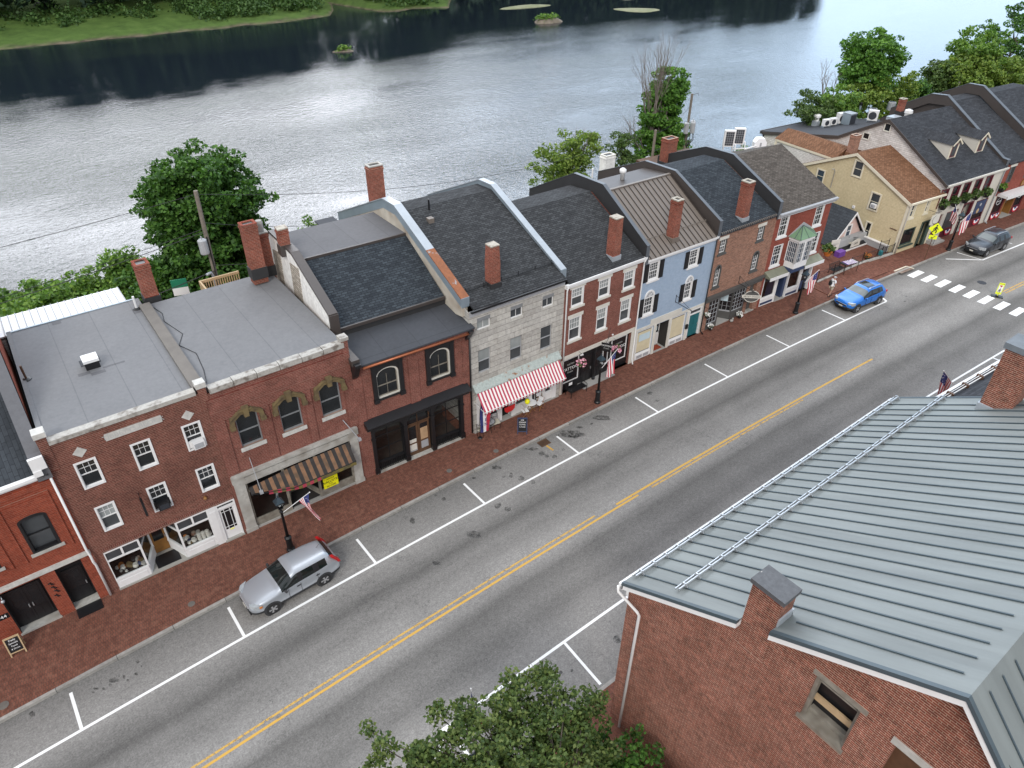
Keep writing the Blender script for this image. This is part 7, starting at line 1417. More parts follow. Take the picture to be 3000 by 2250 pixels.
pts3=[]
def wire(a,b,sag,label,r=.016):
    a=Vector(a);b=Vector(b); n=14; P=[]
    for i in range(n+1): t=i/n; q=a.lerp(b,t); q.z-=sag*4*t*(1-t); P.append(q)
    mb=MB().tube([q-a for q in P],r,4,cap=False); return tag(mb.build('power_line',M['wire'],None,Ml(*a)),label,'wire','overhead wires behind the houses')
wire((9.62,42,13.0),(-26,42,12.4),.5,'topmost wire running left from the tall leaning pole')
wire((9.45,41.8,11.0),(-26,41,9.8),.7,'wire running left from the transformer of the tall pole')
wire((9.45,41.8,10.8),(-26,41.4,9.4),.8,'lower twin wire running left from the transformer',.022)
wire((9.5,41.8,8.3),(-26,41,6.6),.8,'thick cable running left below the conduit head',.03); wire((9.5,41.8,6.9),(-26,40.6,5.2),.8,'lowest thick cable running left from the tall pole',.035)
wire((9.62,42,13.0),(48,43.5,9.4),1.6,'topmost wire running right from the tall leaning pole')
wire((9.6,42,11.3),(20,44,8.1),.3,'wire running from the tall pole to the rear porch roof'); wire((9.6,41.9,8.6),(17.5,40,8.0),.15,'service wire from the tall pole to the tall chimney'); wire((9.6,41.9,7.4),(11,39,7.6),.1,'short service wire from the tall pole to the brick wing',.02)
wire((49.5,43.5,9.2),(58.9,47.5,9.5),.5,'wire running between the two right hand poles'); wire((49.5,43.5,7.6),(58.9,47.5,7.9),.5,'lower cable running between the two right hand poles',.025)
f_=Fr((63.5,37),(63.5,25)); 
P=PL('J',490,1355,(0,43,0),(0,1,0)); gs=empty('green_sign',Ml(P.x,43,P.z,R(-15)),'small green and white sign behind the flat roofs','sign'); MB().box(-.45,.45,-.02,.02,-.05,.5).build('upper_half',M['green_sign'] if 'green_sign' in M else plain('green_sign',(.02,.22,.12),.5),gs); MB().box(-.45,.45,-.02,.02,-.55,-.05).build('lower_half',M['letter_white'],gs); MB().tube([(0,.05,-6),(0,.05,.4)],.03,5).build('post',M['steel'],gs)
# ================================================================ CARS
def carpaint(name,c,metal=.35,rough=.28):
    m,nt,p=newmat(name); p.inputs['Base Color'].default_value=c4(c); p.inputs['Metallic'].default_value=metal; p.inputs['Roughness'].default_value=rough; p.inputs['Coat Weight'].default_value=.6; p.inputs['Coat Roughness'].default_value=.05; M[name]=m
carpaint('paint_silver',(.42,.45,.49),.55,.3); carpaint('paint_blue',(.008,.16,.58),.25,.22); carpaint('paint_grey',(.030,.034,.043),.4,.28)
M['car_glass']=glass('car_glass',(.010,.014,.014),.04,.6); M['car_glass_light']=glass('car_glass_light',(.13,.155,.16),.05,.6); M['tyre']=plain('tyre',(.018,.018,.019),.85,0,.2); M['clad']=plain('clad',(.03,.031,.034),.7,0,.15); M['rim_alloy']=plain('rim_alloy',(.42,.42,.43),.35,.5,.15); M['lamp_red']=plain('lamp_red',(.42,.01,.012),.25,0,.1); M['lamp_clear']=plain('lamp_clear',(.45,.48,.50),.12,.2,.3,8); M['chrome']=plain('chrome',(.65,.66,.68),.2,.7,.05)
def make_car(front,rear,label,paint,Lc,Wc,Hc,wb,opt,wr=.345):
    f=Vector((front.x,front.y,0)); r=Vector((rear.x,rear.y,0)); d=(f-r).normalized(); n=Vector((-d.y,d.x,0))     # n: car's left
    side=opt['side']                                             # wheels were measured on this side: +1 left
    c=(f+r)/2-n*side*(Wc/2-.12); Mx=Matrix(((d.x,n.x,0,c.x),(d.y,n.y,0,c.y),(0,0,1,0),(0,0,0,1)))
    car=empty('parked_car',Mx,label,'car','cars parked along the kerb')
    h=Lc/2; W=Wc/2; k=Hc/1.65; fo=opt.get('hood',1.0); 
    # x, z bottom, sill half width, belt half width, belt z, glass-top half width, glass-top z, roof half width, roof z
    ST=[( h,      .38,.52,.58,.66,.55,.70,.45,.72),
        ( h-.10,  .27,.72,.76,.74,.70,.84,.55,.86),
        ( h-.42,  .22,W-.06,W-.05,.86,.78,.96,.60,.985),
        ( h-1.0,  .22,W-.02,W-.01,.97,.80,1.05,.62,1.085),
        ( wb/2-.34,.22,W-.02,W-.005,1.0,.80,1.10,.64,1.12),
        ( wb/2-.44,.22,W-.02,W-.005,1.0,.80,1.13,.66,1.15),
        ( wb/2-1.26,.22,W-.02,W-.005,1.01,.69,1.53,.60,1.60),
        ( wb/2-1.36,.22,W-.02,W-.005,1.01,.685,1.56,.59,1.625),
        (-.12,    .22,W-.02,W-.005,1.015,.68,1.58,.53,1.65),
        (-.22,    .22,W-.02,W-.005,1.02,.68,1.58,.53,1.65),
        (-1.02,   .22,W-.02,W-.005,1.05,.675,1.56,.53,1.64),
        (-1.12,   .22,W-.02,W-.005,1.06,.67,1.555,.53,1.635),
        (-h+.60,  .23,W-.03,W-.02,1.12,.62,1.49,.50,1.60),
        (-h+.46,  .24,W-.04,W-.03,1.13,.61,1.45,.50,1.565),
        (-h+.16,  .27,W-.08,W-.08,1.08,.70,1.16,.56,1.19),
        (-h+.05,  .30,W-.12,W-.12,.92,.70,1.02,.56,1.03),
        (-h,      .40,W-.2,W-.2,.75,.62,.84,.5,.85)]
    def z_(z): return .22+(z-.22)*k if z>.22 else z
    sec=[]
    for x,zb,wsill,wb_,zbt,wg,zg,wr_,zr in ST:
        half=[(0,zb),(wsill*.82,zb),(wsill,zb+.07),(wsill+.012,zb+.24),(wb_+.015,(zb+.24+zbt)/2+.06),(wb_,zbt),(wg,zg),(wr_,zr),(0,zr+.02)]
        pts=[(x,y,z_(z)) for y,z in half]+[(x,-y,z_(z)) for y,z in reversed(half[1:-1])]; sec.append(pts)
    n_=len(sec[0]); mb=MB(); mb.v=[p for s_ in sec for p in s_]
    for i in range(len(sec)-1):
        for j in range(n_):
            q=(j+1)%n_; jj=j if j<8 else n_-1-j; mi=0
            if jj<=2 : mi=1 if jj<2 or opt.get('clad',1) else 0
            if jj==5 and 5<=i<=12: mi={5:2,6:2,7:2,8:8,9:3,10:8,11:4,12:0}[i]
            if jj in(6,7) and i==5: mi=5
            if jj in(6,7) and i==13: mi=6
            if jj==7 and opt.get('sunroof') and 7<=i<=9: mi=7
            mb.f.append((i*n_+j,i*n_+q,(i+1)*n_+q,(i+1)*n_+j)); mb.m.append(mi)
    mb.f.append(tuple(reversed(range(n_)))); mb.m.append(0); mb.f.append(tuple((len(sec)-1)*n_+j for j in range(n_))); mb.m.append(1)
    GL=M['car_glass']; names=['body','cladding','side_window','side_window','quarter_window','windscreen','rear_window','sunroof','door_pillar']; mats=[M[paint],M['clad'],GL,GL,GL,M[opt.get('screen','car_glass')],GL,GL,M['black']]
    tmp=mb.build('tmp',mats,None,Matrix(),True); sb=tmp.modifiers.new('s','SUBSURF'); sb.levels=2; sb.render_levels=2; bpy.context.view_layer.update()
    me=bpy.data.meshes.new_from_object(tmp.evaluated_get(bpy.context.evaluated_depsgraph_get())); bpy.data.objects.remove(tmp)
    vs=[v.co.copy() for v in me.vertices]; vn=[v.normal.copy() for v in me.vertices]; groups={}
    for p in me.polygons:
        key=(p.material_index,(1 if p.center.y>0 else -1) if p.material_index in(2,3,4,8) else 0); groups.setdefault(key,[]).append(tuple(p.vertices))
    for (mi,sd_),fs in groups.items():
        used=sorted({i for q in fs for i in q}); mp={i:t for t,i in enumerate(used)}; g=MB(); g.v=[tuple(vs[i]) for i in used]; g.f=[tuple(mp[i] for i in q) for q in fs]; g.m=[0]*len(fs)
        g.build(names[mi],mats[mi],car,None,True)
    for x in(wb/2,-wb/2):
        for s_ in(1,-1):
            a=MB().lathe([(wr+.075,0),(wr+.075,.30)],20); a.build('wheel_arch',M['clad'] if opt.get('clad',1) else M['black'],car,Mx@Ml(x,s_*(W+.006) if s_>0 else -(W+.006),wr+.015)@Matrix.Rotation(PI/2*s_,4,'X'))
            w=empty('wheel',Mx@Ml(x,s_*(W+.02),wr)@Matrix.Rotation(PI/2*s_,4,'X')); w.parent=car; w.matrix_basis=Mx.inverted()@WM[w]
            MB().lathe([(wr*.6,.0),(wr*.92,.0),(wr,.05),(wr,.2),(wr*.9,.24)],20).build('tyre',M['tyre'],w); rim=MB().lathe([(wr*.63,-.004),(wr*.60,.0),(wr*.56,.035)],18,m=1)
            for q in range(opt.get('spokes',5)):
                t=2*PI*q/opt.get('spokes',5); u=Vector((math.cos(t),math.sin(t),0)); v=Vector((-u.y,u.x,0)); e=.05
                rim.face([tuple(u*.05+v*.03+Vector((0,0,-.008))),tuple(u*.05-v*.03+Vector((0,0,-.008))),tuple(u*wr*.6-v*e+Vector((0,0,-.012))),tuple(u*wr*.6+v*e+Vector((0,0,-.012)))])
            rim.lathe([(.06,-.014),(.03,-.016)],8); rim.build('rim',[M['rim_alloy'],M['clad']],w)
    for s_ in(1,-1):
        MB().prism([(h-.10,s_*(.46)),(h-.06,s_*.60),(h-.22,s_*.815),(h-.52,s_*(W-.015)),(h-.40,s_*.72),(h-.2,s_*.50)],z_(.70),z_(.93),'z').build('headlight',M['lamp_clear'],car,None)
        if opt.get('amber'): MB().box(h-.53,h-.40,s_*(W-.045),s_*(W-.002),z_(.76),z_(.86)).build('indicator',M['orange'],car)
        MB().prism([(-h+.42,1.45*k),(-h+.28,1.42*k),(-h+.02,1.03*k),(-h-.005,.90*k),(-h+.10,.90*k),(-h+.2,1.1*k)] if opt.get('tall_tail') else [(-h+.30,1.05*k),(-h+.02,1.05*k),(-h+.0,.90*k),(-h+.22,.90*k)],s_*(W-.25),s_*(W-.075),'y').build('tail_light',M['lamp_red'],car)
        m_=MB().ball((wb/2-.72,s_*(W+.10),z_(1.08)),.10,8,0,(.7,1.1,.75)); m_.box(wb/2-.76,wb/2-.66,s_*(W-.05),s_*(W+.05),z_(1.02),z_(1.06)); m_.build('mirror',M[opt.get('mirror',paint)],car,None,True)
        for x in(-.02,-1.0): MB().box(x-.12,x+.05,s_*(W-.0),s_*(W+.035),z_(.90),z_(.94)).build('door_handle',M['clad' if opt.get('amber') else paint],car)
        for x in(-.17,wb/2-.86,-1.02): MB().box(x-.008,x+.008,s_*(W-.03),s_*(W+.014),z_(.48),z_(.99)).build('door_gap',M['black'],car)
        if opt.get('rails'): MB().tube([(wb/2-1.3,s_*.60,1.60*k),(wb/2-1.5,s_*.60,1.66*k),(-h+.9,s_*.585,1.665*k),(-h+.7,s_*.57,1.60*k)],.028,6).build('roof_rail',M['chrome'],car)
    MB().box(h-.03,h+.005,-.45,.45,z_(.58),z_(.70)).build('grille',M['black'],car); MB().box(h-.035,h+.012,-.5,.5,z_(.70),z_(.725)).build('grille_bar',M['chrome'],car)
    MB().box(h-.07,h+.0,-.62,.62,.36,.50).build('lower_grille',M['black'],car); MB().box(h-.01,h+.02,-.16,.16,.47,.57).build('number_plate',M['off_white'],car)
    if opt.get('antenna'): MB().tube([(-h+.75,0,1.63*k),(-h+.55,0,1.78*k)],.012,4).build('antenna',M['black'],car)
    MB().tube([(wb/2-.44,.3,z_(1.14)),(wb/2-.50,-.2,z_(1.17))],.012,4).build('wiper',M['black'],car)
    return car
make_car(G('X',802,1792,0),G('X',951.7,1706.7,0),'silver compact SUV parked at the kerb in the foreground','paint_silver',4.53,1.82,1.65,2.62,dict(side=1,amber=1,tall_tail=1,antenna=1,mirror='clad',spokes=5))
make_car(G('X',2504.2,914.5,0),G('X',2567.6,889.6,0),'bright blue SUV with glass roof parked before the crosswalk','paint_blue',4.46,1.84,1.64,2.68,dict(side=1,rails=1,sunroof=1,screen='car_glass_light',spokes=5,antenna=0))
make_car(G('X',2881.6,752.3,0),G('X',2936,731,0),'dark grey SUV with silver roof rails parked beyond the crosswalk','paint_grey',4.79,1.91,1.73,2.79,dict(side=1,rails=1,clad=0,screen='car_glass_light',spokes=7),.37)
# ================================================================ PERSON
def skin(edges,pos,rad,root,mat,name,parent,Mx,lv=2):
    me=bpy.data.meshes.new(name); me.from_pydata([pos[k] for k in pos],[(list(pos).index(a),list(pos).index(b)) for a,b in edges],[])
    o=bpy.data.objects.new('tmp',me); COL.objects.link(o); o.modifiers.new('k','SKIN'); sv=me.skin_vertices[0].data
    for i,k in enumerate(pos): r=rad[k]; sv[i].radius=(r,r) if not isinstance(r,tuple) else r; sv[i].use_root=(k==root)
    s_=o.modifiers.new('s','SUBSURF'); s_.levels=lv; s_.render_levels=lv; bpy.context.view_layer.update()
    m2=bpy.data.meshes.new_from_object(o.evaluated_get(bpy.context.evaluated_depsgraph_get())); bpy.data.objects.remove(o)
    m2.name=name; m2.materials.clear(); m2.materials.append(mat); m2.polygons.foreach_set('use_smooth',[True]*len(m2.polygons))
    n=bpy.data.objects.new(name,m2); COL.objects.link(n); WM[n]=Mx; n.parent=parent; n.matrix_basis=WM[parent].inverted()@Mx; return n
qa=G('Y',515,1570); qb=G('Y',615,1570); PM=Ml((qa.x+qb.x)/2,(qa.y+qb.y)/2,.15,R(-22))     # +x: facing direction
pe=empty('person',PM,'person in white t-shirt, pale shorts and grey cap walking away with a black backpack','person')
P={'pel':(0,0,.96),'wa':(.01,0,1.10),'ch':(.04,0,1.34),'sh':(.05,0,1.47),'nk':(.07,0,1.54),'hd':(.09,0,1.64),'tp':(.085,0,1.72),
 'hl':(.0,.10,.92),'kl':(.12,.10,.50),'al':(.16,.10,.09),'fl':(.29,.11,.04),'hr':(.0,-.10,.92),'kr':(-.02,-.10,.50),'ar':(-.17,-.10,.10),'fr':(-.05,-.11,.04),
 'sl':(.05,.19,1.43),'el':(-.02,.27,1.16),'wl':(.10,.25,.94),'pl':(.13,.25,.87),'sr':(.05,-.19,1.43),'er':(.06,-.27,1.15),'wr':(.20,-.22,.97),'pr':(.24,-.21,.91)}
E_=[('pel','wa'),('wa','ch'),('ch','sh'),('sh','nk'),('nk','hd'),('hd','tp'),('pel','hl'),('hl','kl'),('kl','al'),('al','fl'),('pel','hr'),('hr','kr'),('kr','ar'),('ar','fr'),('sh','sl'),('sl','el'),('el','wl'),('wl','pl'),('sh','sr'),('sr','er'),('er','wr'),('wr','pr')]
RD=dict(pel=.14,wa=.13,ch=.145,sh=.10,nk=.058,hd=.098,tp=.075,hl=.088,kl=.058,al=.042,fl=.035,hr=.088,kr=.058,ar=.042,fr=.035,sl=.06,el=.043,wl=.03,pl=.034,sr=.06,er=.043,wr=.03,pr=.034)
for s_,w_,d_ in(('l','pl',1),('r','pr',-1)):
    bx_=Vector(P[w_])
    for i,(dy,ln) in enumerate(((-.028,.062),(-.01,.07),(.01,.066),(.028,.055))):
        a='f%s%d'%(s_,i); P[a]=tuple(bx_+Vector((dy,0,-.045))); P[a+'t']=tuple(bx_+Vector((dy+.012,-.012*d_,-.045-ln))); E_+=[(w_,a),(a,a+'t')]; RD[a]=.010; RD[a+'t']=.008
    a='t'+s_; P[a]=tuple(bx_+Vector((.04,-.015*d_,-.005))); P[a+'t']=tuple(bx_+Vector((.055,-.02*d_,-.05))); E_+=[(w_,a),(a,a+'t')]; RD[a]=.012; RD[a+'t']=.009
bd=skin(E_,P,RD,'pel',M['skin'],'body',pe,PM)
T={'a':(.0,0,.98),'b':(.01,0,1.12),'c':(.04,0,1.34),'d':(.05,0,1.47),'l1':(.05,.20,1.43),'l2':(.015,.245,1.26),'r1':(.05,-.20,1.43),'r2':(.055,-.25,1.26)}
skin([('a','b'),('b','c'),('c','d'),('d','l1'),('l1','l2'),('d','r1'),('r1','r2')],T,dict(a=.165,b=.155,c=.165,d=.115,l1=.08,l2=.075,r1=.08,r2=.075),'b',M['cloth_white'],'t_shirt',pe,PM)
T={'a':(.0,0,.98),'l1':(.01,.10,.88),'l2':(.09,.105,.60),'r1':(.0,-.10,.88),'r2':(-.01,-.105,.60)}
skin([('a','l1'),('l1','l2'),('a','r1'),('r1','r2')],T,dict(a=.155,l1=.115,l2=.095,r1=.115,r2=.095),'a',M['cloth_khaki'],'shorts',pe,PM)
MB().ball((.085,0,1.69),.112,12,0,(1.05,.95,.85)).prism([(.16,-.07),(.25,-.05),(.25,.05),(.16,.07)],1.665,1.685,'z').build('cap',M['cloth_grey'],pe,None,True)
mb=MB()
for s_ in(.045,-.045): mb.ball((.185,s_,1.645),.014,6)
mb.build('eyes',M['black'],pe); MB().ball((.195,0,1.62),.018,6).build('nose',M['skin'],pe); MB().box(.175,.19,-.025,.025,1.575,1.582).build('mouth',M['red'],pe); MB().ball((.08,.1,1.63),.022,6,0,(.7,.4,1.3)).build('ear',M['skin'],pe); MB().ball((.08,-.1,1.63),.022,6,0,(.7,.4,1.3)).build('ear',M['skin'],pe)
for x,y,z in((.23,.105,.045),(-.10,-.105,.05)): MB().ball((x,y,z),.1,10,0,(1.45,.55,.5)).build('shoe',M['black'],pe,None,True)
bp=tag(MB().ball((-.20,.02,1.24),.2,12,0,(.62,.80,1.2)).ball((-.27,.02,1.14),.13,10,0,(.6,.95,1.0)).tube([(-.12,.12,1.42),(.1,.13,1.50),(.2,.12,1.36),(.05,.17,1.12)],.022,5).tube([(-.12,-.12,1.42),(.1,-.13,1.50),(.2,-.12,1.36),(.05,-.17,1.12)],.022,5).build('backpack',M['black'],None,PM,True),"black backpack on the walking person's back",'backpack')
# ================================================================ TREES
def leaf_mesh(name,C,sz,mat,parent,rng,up=.35,smooth=False,elong=1.5):
    n=len(C); nrm=rng.normal(size=(n,3)); nrm[:,2]=np.abs(nrm[:,2])+up; nrm/=np.linalg.norm(nrm,axis=1)[:,None]
    t=rng.normal(size=(n,3)); t-=nrm*(t*nrm).sum(1)[:,None]; t/=np.linalg.norm(t,axis=1)[:,None]; b=np.cross(nrm,t); s=sz*rng.uniform(.65,1.3,size=(n,1))
    V=np.stack([C-t*s*elong*.5,C-b*s*.5+nrm*s*.12,C+t*s*elong*.5,C+b*s*.5+nrm*s*.12],1).reshape(-1,3)
    me=bpy.data.meshes.new(name); me.vertices.add(4*n); me.vertices.foreach_set('co',V.astype(np.float32).ravel()); me.loops.add(4*n); me.loops.foreach_set('vertex_index',np.arange(4*n,dtype=np.int32)); me.polygons.add(n); me.polygons.foreach_set('loop_start',np.arange(0,4*n,4,dtype=np.int32)); me.polygons.foreach_set('loop_total',np.full(n,4,dtype=np.int32)); me.update(calc_edges=True); me.validate()
    mats=mat if isinstance(mat,list) else [mat]
    for m_ in mats: me.materials.append(m_)
    o=bpy.data.objects.new(name,me); COL.objects.link(o); Mw=WM[parent] if parent else Matrix(); WM[o]=Mw
    if parent: o.parent=parent
    return o
def tufts(blobs,n,rng,shell=.55,rough=.18):
    """tuft centres spread through ellipsoids (centre, radii), mostly near the surface"""
    vol=np.array([b[1][0]*b[1][1]*b[1][2] for b in blobs])**.7; vol/=vol.sum(); out=[];nrm=[]
    for (c,r),k in zip(blobs,vol):
        m=int(n*k)+1; d=rng.normal(size=(m,3)); d/=np.linalg.norm(d,axis=1)[:,None]; f=(shell+(1-shell)*rng.uniform(size=(m,1))**.6)
        ph=rng.uniform(0,6.28,6); w=1+rough*(np.sin(3*d[:,0]*2+ph[0])*np.sin(4*d[:,1]*2+ph[1])+.6*np.sin(9*d[:,2]+ph[2])*np.sin(7*d[:,0]+ph[3]))[:,None]
        out.append(np.array(c)+d*np.array(r)*f*w)
    return np.concatenate(out)
def tree(name,base,blobs,label,mat,nt=260,lp=80,leaf=.22,tr=.75,trunk=None,seed=1,cat='tree',group=None,tz=.55,trunk_r=.28,shell=.55,rough=.18,barkm='bark',limbs=26,wood='trunk'):
    rng=np.random.default_rng(seed); rnd=random.Random(seed); e=empty(name,Ml(*base),label,cat,group); B_=np.array(base)
    bl=[(np.array(c)-B_,r) for c,r in blobs]; C=tufts(bl,nt,rng,shell,rough)
    k=rng.uniform(.55,1.25,size=(len(C),1)); m=np.maximum(12,(lp*k[:,0]**2).astype(int)); idx=np.repeat(np.arange(len(C)),m); L=rng.normal(size=(len(idx),3)); L/=np.maximum(np.linalg.norm(L,axis=1),.2)[:,None]; L*=rng.uniform(.2,1,size=(len(idx),1))**.5
    pts=C[idx]+L*np.array([1,1,tz])*tr*k[idx]
    pts[:,2]=np.maximum(pts[:,2],.15)
    leaf_mesh('crown' if cat=='tree' else 'foliage',pts,leaf,mat,e,rng)
    if trunk is not None:
        top=Vector(trunk)-Vector(base); mb=MB(); mid=top*.5+Vector((rnd.uniform(-.2,.2),rnd.uniform(-.2,.2),0)); mb.tube([(0,0,-.6),mid,top],[trunk_r,trunk_r*.75,trunk_r*.5],8)
        for i in rng.choice(len(C),min(limbs,len(C)),replace=False):
            q=Vector(C[i]); t=rnd.uniform(.45,1); p=mid.lerp(top,(t-.45)/.55); h=p.lerp(q,.5)+Vector((rnd.uniform(-.3,.3),rnd.uniform(-.3,.3),rnd.uniform(0,.4))); mb.tube([p,h,q],[trunk_r*.35,trunk_r*.2,.02],5)
        mb.build(wood,M[barkm],e,None,True)
    return e
def bare(e,base,n,h,spread,seed,mat='dead_wood',r0=.09,lean=(0,0),depth=4,name='branches',up=.35):
    rnd=random.Random(seed); mb=MB()
    def grow(p,d,l,r,k):
        q=p+d*l*.5+Vector((rnd.uniform(-.06,.06),rnd.uniform(-.06,.06),0))*l; t=q+(d+Vector((rnd.uniform(-.2,.2),rnd.uniform(-.2,.2),up*.3))).normalized()*l*.5
        mb.tube([p,q,t],[r,r*.8,r*.6],4 if k<3 else 5,cap=False)
        if k<=0: return
        for i in range(rnd.choice((2,3,3))):
            dd=(d+Vector((rnd.gauss(0,spread),rnd.gauss(0,spread),rnd.gauss(up*.4,spread*.6)))).normalized(); grow(t if i<2 else q,dd,l*rnd.uniform(.55,.8),r*.58,k-1)
    for i in range(n): grow(Vector(base)+Vector((rnd.uniform(-.3,.3),rnd.uniform(-.3,.3),0)),Vector((lean[0]+rnd.gauss(0,spread*.6),lean[1]+rnd.gauss(0,spread*.6),1)).normalized(),h*rnd.uniform(.35,.45),r0,depth)
    return mb.build(name,M[mat],e)
TW=lambda v,x,y,Y: PL(v,x,y,(0,Y,0),(0,1,0))
# big round maple behind the flat roofs
c=TW('J',690,640,49); mpb=(c.x,49,-2.6)
tree('maple_tree',mpb,[((c.x-.3,49,7.9),(3.95,4.0,5.3)),((c.x-.6,48.6,5.6),(3.8,3.6,3.6)),((c.x+.2,49,6.0),(3.7,3.6,3.9)),((c.x-.3,48.8,10.9),(3.3,3.3,2.9)),((c.x+.2,49,2.6),(3.5,3.3,3.0)),((c.x-1.7,48.9,10.0),(2.3,2.4,2.4)),((c.x+1.5,49,9.8),(2.4,2.4,2.5))],'large round dark green maple by the river behind the flat roofs',M['leaf_maple'],720,100,.20,.75,(c.x,49,7),3,rough=.16,trunk_r=.35,shell=.5)
# bank shrubs behind the left houses
rnd=random.Random(9); k=0
for i,(v,x,y,r,h,mt) in enumerate((('I',40,330,3.2,2.3,'leaf_light'),('I',330,300,3.0,2.1,'leaf_light'),('I',560,250,2.8,2.0,'leaf_light'),('I',800,200,2.8,2.2,'leaf_light'),('I',980,110,1.9,2.6,'leaf_light'),('J',120,1230,2.6,2.6,'leaf_light'),('J',330,1180,2.6,2.4,'leaf_maple'),('J',980,1180,1.9,2.2,'leaf_light'),('J',480,1330,2.4,2.2,'leaf_maple'),('J',650,1300,2.3,2.0,'leaf_maple'),('J',820,1230,2.2,2.0,'leaf_maple'),('I',-260,430,3.2,2.4,'leaf_light'))):
    P=TW(v,x,y,50.5 if i<6 else 47.5); zc=max(P.z-.4,-1.6)
    lab=['bright green shrub at the left edge behind the slate roof','bright shrub behind left part of the white metal roof','bright shrub behind the middle of the white metal roof','bright shrub behind right part of the white metal roof','taller bright shrub left of the brick chimney on flat roof','bright shrub right of the brick chimney on flat roof','dark shrub at the left foot of the big maple','bright shrub beside the twin chimneys at maple foot','dark shrub behind the small green sign','dark shrub behind the base of the tall utility pole','dark shrub behind the rear deck rail','bright shrub beyond the left frame edge'][i]
    tree('shrub',(P.x,P.y,-3.2),[((P.x,P.y,zc-1.2),(r,2.4,h)),((P.x+.8,P.y-.8,zc-1.8),(r*.8,2.2,h))],lab,M[mt],120,80,.19,.7,None,100+i,'shrub','shrubs on the river bank',shell=.4,rough=.25)
# small trees and ivy behind the middle houses
c=TW('L',560,1060,46); tree('bank_tree',(c.x,46,-2),[((c.x-1.8,46,c.z+.3),(1.7,1.5,1.9)),((c.x+.9,46,c.z+1.0),(1.5,1.5,1.8)),((c.x+2.6,46.3,c.z+.6),(1.5,1.4,1.2)),((c.x-.3,46,c.z-1.6),(2.6,2,1.6)),((c.x+.2,46,c.z-.2),(1.2,1.2,1.2))],'loose yellow green tree behind the white chimney',M['leaf_yellow'],150,60,.17,.6,(c.x,46,c.z),21,rough=.3,trunk_r=.14,shell=.35)
e=empty('bare_branches',Ml(c.x+1.2,46,c.z),'bare twigs sticking out above the loose yellow green tree','dead branches'); bare(e,(0,0,0),3,2.6,.3,5,'dead_wood',.04,(0,0),3,'twigs')
c=TW('L',1070,1000,47); tree('bank_tree',(c.x,47,-2),[((c.x,47,c.z+.8),(1.3,1.2,1.5)),((c.x+.4,47,c.z-1.0),(1.5,1.3,1.6)),((c.x-.9,47,c.z-1.9),(1.3,1.2,1.2))],'small dull green tree right of the white chimney',M['leaf_dull'],90,55,.17,.5,(c.x,47,c.z),22,rough=.3,trunk_r=.1,shell=.3)
c=TW('L',1440,640,47); cb_=TW('L',1350,1110,47)
iv=tree('ivy_tree',(c.x-.4,47,-2),[((c.x+.7,47,c.z+2.9),(1.55,1.4,1.7)),((c.x+.5,47,c.z+1.2),(2.0,1.6,2.3)),((c.x+.1,47,c.z-.6),(2.4,1.9,2.2)),((c.x-.1,47,c.z-3.0),(2.5,1.9,2.0)),((c.x-1.0,46.8,c.z+.4),(.8,.8,1.2)),((c.x,47,c.z-5),(2.0,1.8,1.8))],'dead tree thickly wrapped in bright ivy by the river',M['leaf_ivy'],430,75,.19,.55,(c.x-.4,47,c.z+1.5),23,rough=.22,trunk_r=.3,shell=.6,barkm='dead_wood')
bare(iv,(-.5,0,c.z+2-1.8),8,7.4,.24,7,'dead_wood',.075,(-.14,0),4,'bare_branches'); bare(iv,(-.9,0,c.z+2-3.6),4,5.0,.28,8,'dead_wood',.05,(-.8,0),3,'bare_branches'); bare(iv,(1.3,0,c.z+2-1.0),3,3.0,.3,12,'bark',.04,(.5,0),3,'bare_branches')
c=TW('L',1760,800,48); tree('ivy_column',(58.9,48.3,-2),[((58.9,48.2,3.5),(1.0,.9,1.9)),((59.0,48.2,1.3),(1.3,1.2,1.8)),((59.6,48.8,6.0),(1.3,.9,1.7)),((58.3,48.9,6.6),(.8,.7,1.3)),((60.2,48.9,4.2),(1.1,.9,1.5))],'pale ivy and saplings around the three transformer pole',M['leaf_light'],110,50,.16,.45,None,24,'shrub',rough=.3,shell=.3)
for i,(v,x,y,Y,r) in enumerate((('a',760,740,52,1.0),('L',1890,960,52,.9),('L',1980,980,52,.6),('K',30,640,46,.9))):
    P=TW(v,x,y,Y); tree('shrub',(P.x,Y,P.z-r*2),[((P.x,Y,P.z-r*.5),(r,r,r))],('small bright shrub behind the rear heat pumps','small bright shrub left of the rear terrace','tiny shrub behind the black fire wall','small grey green shrub behind the upper flat roof')[i],M['leaf_light'],22,40,.13,.4,None,40+i,'shrub',None,shell=.3)
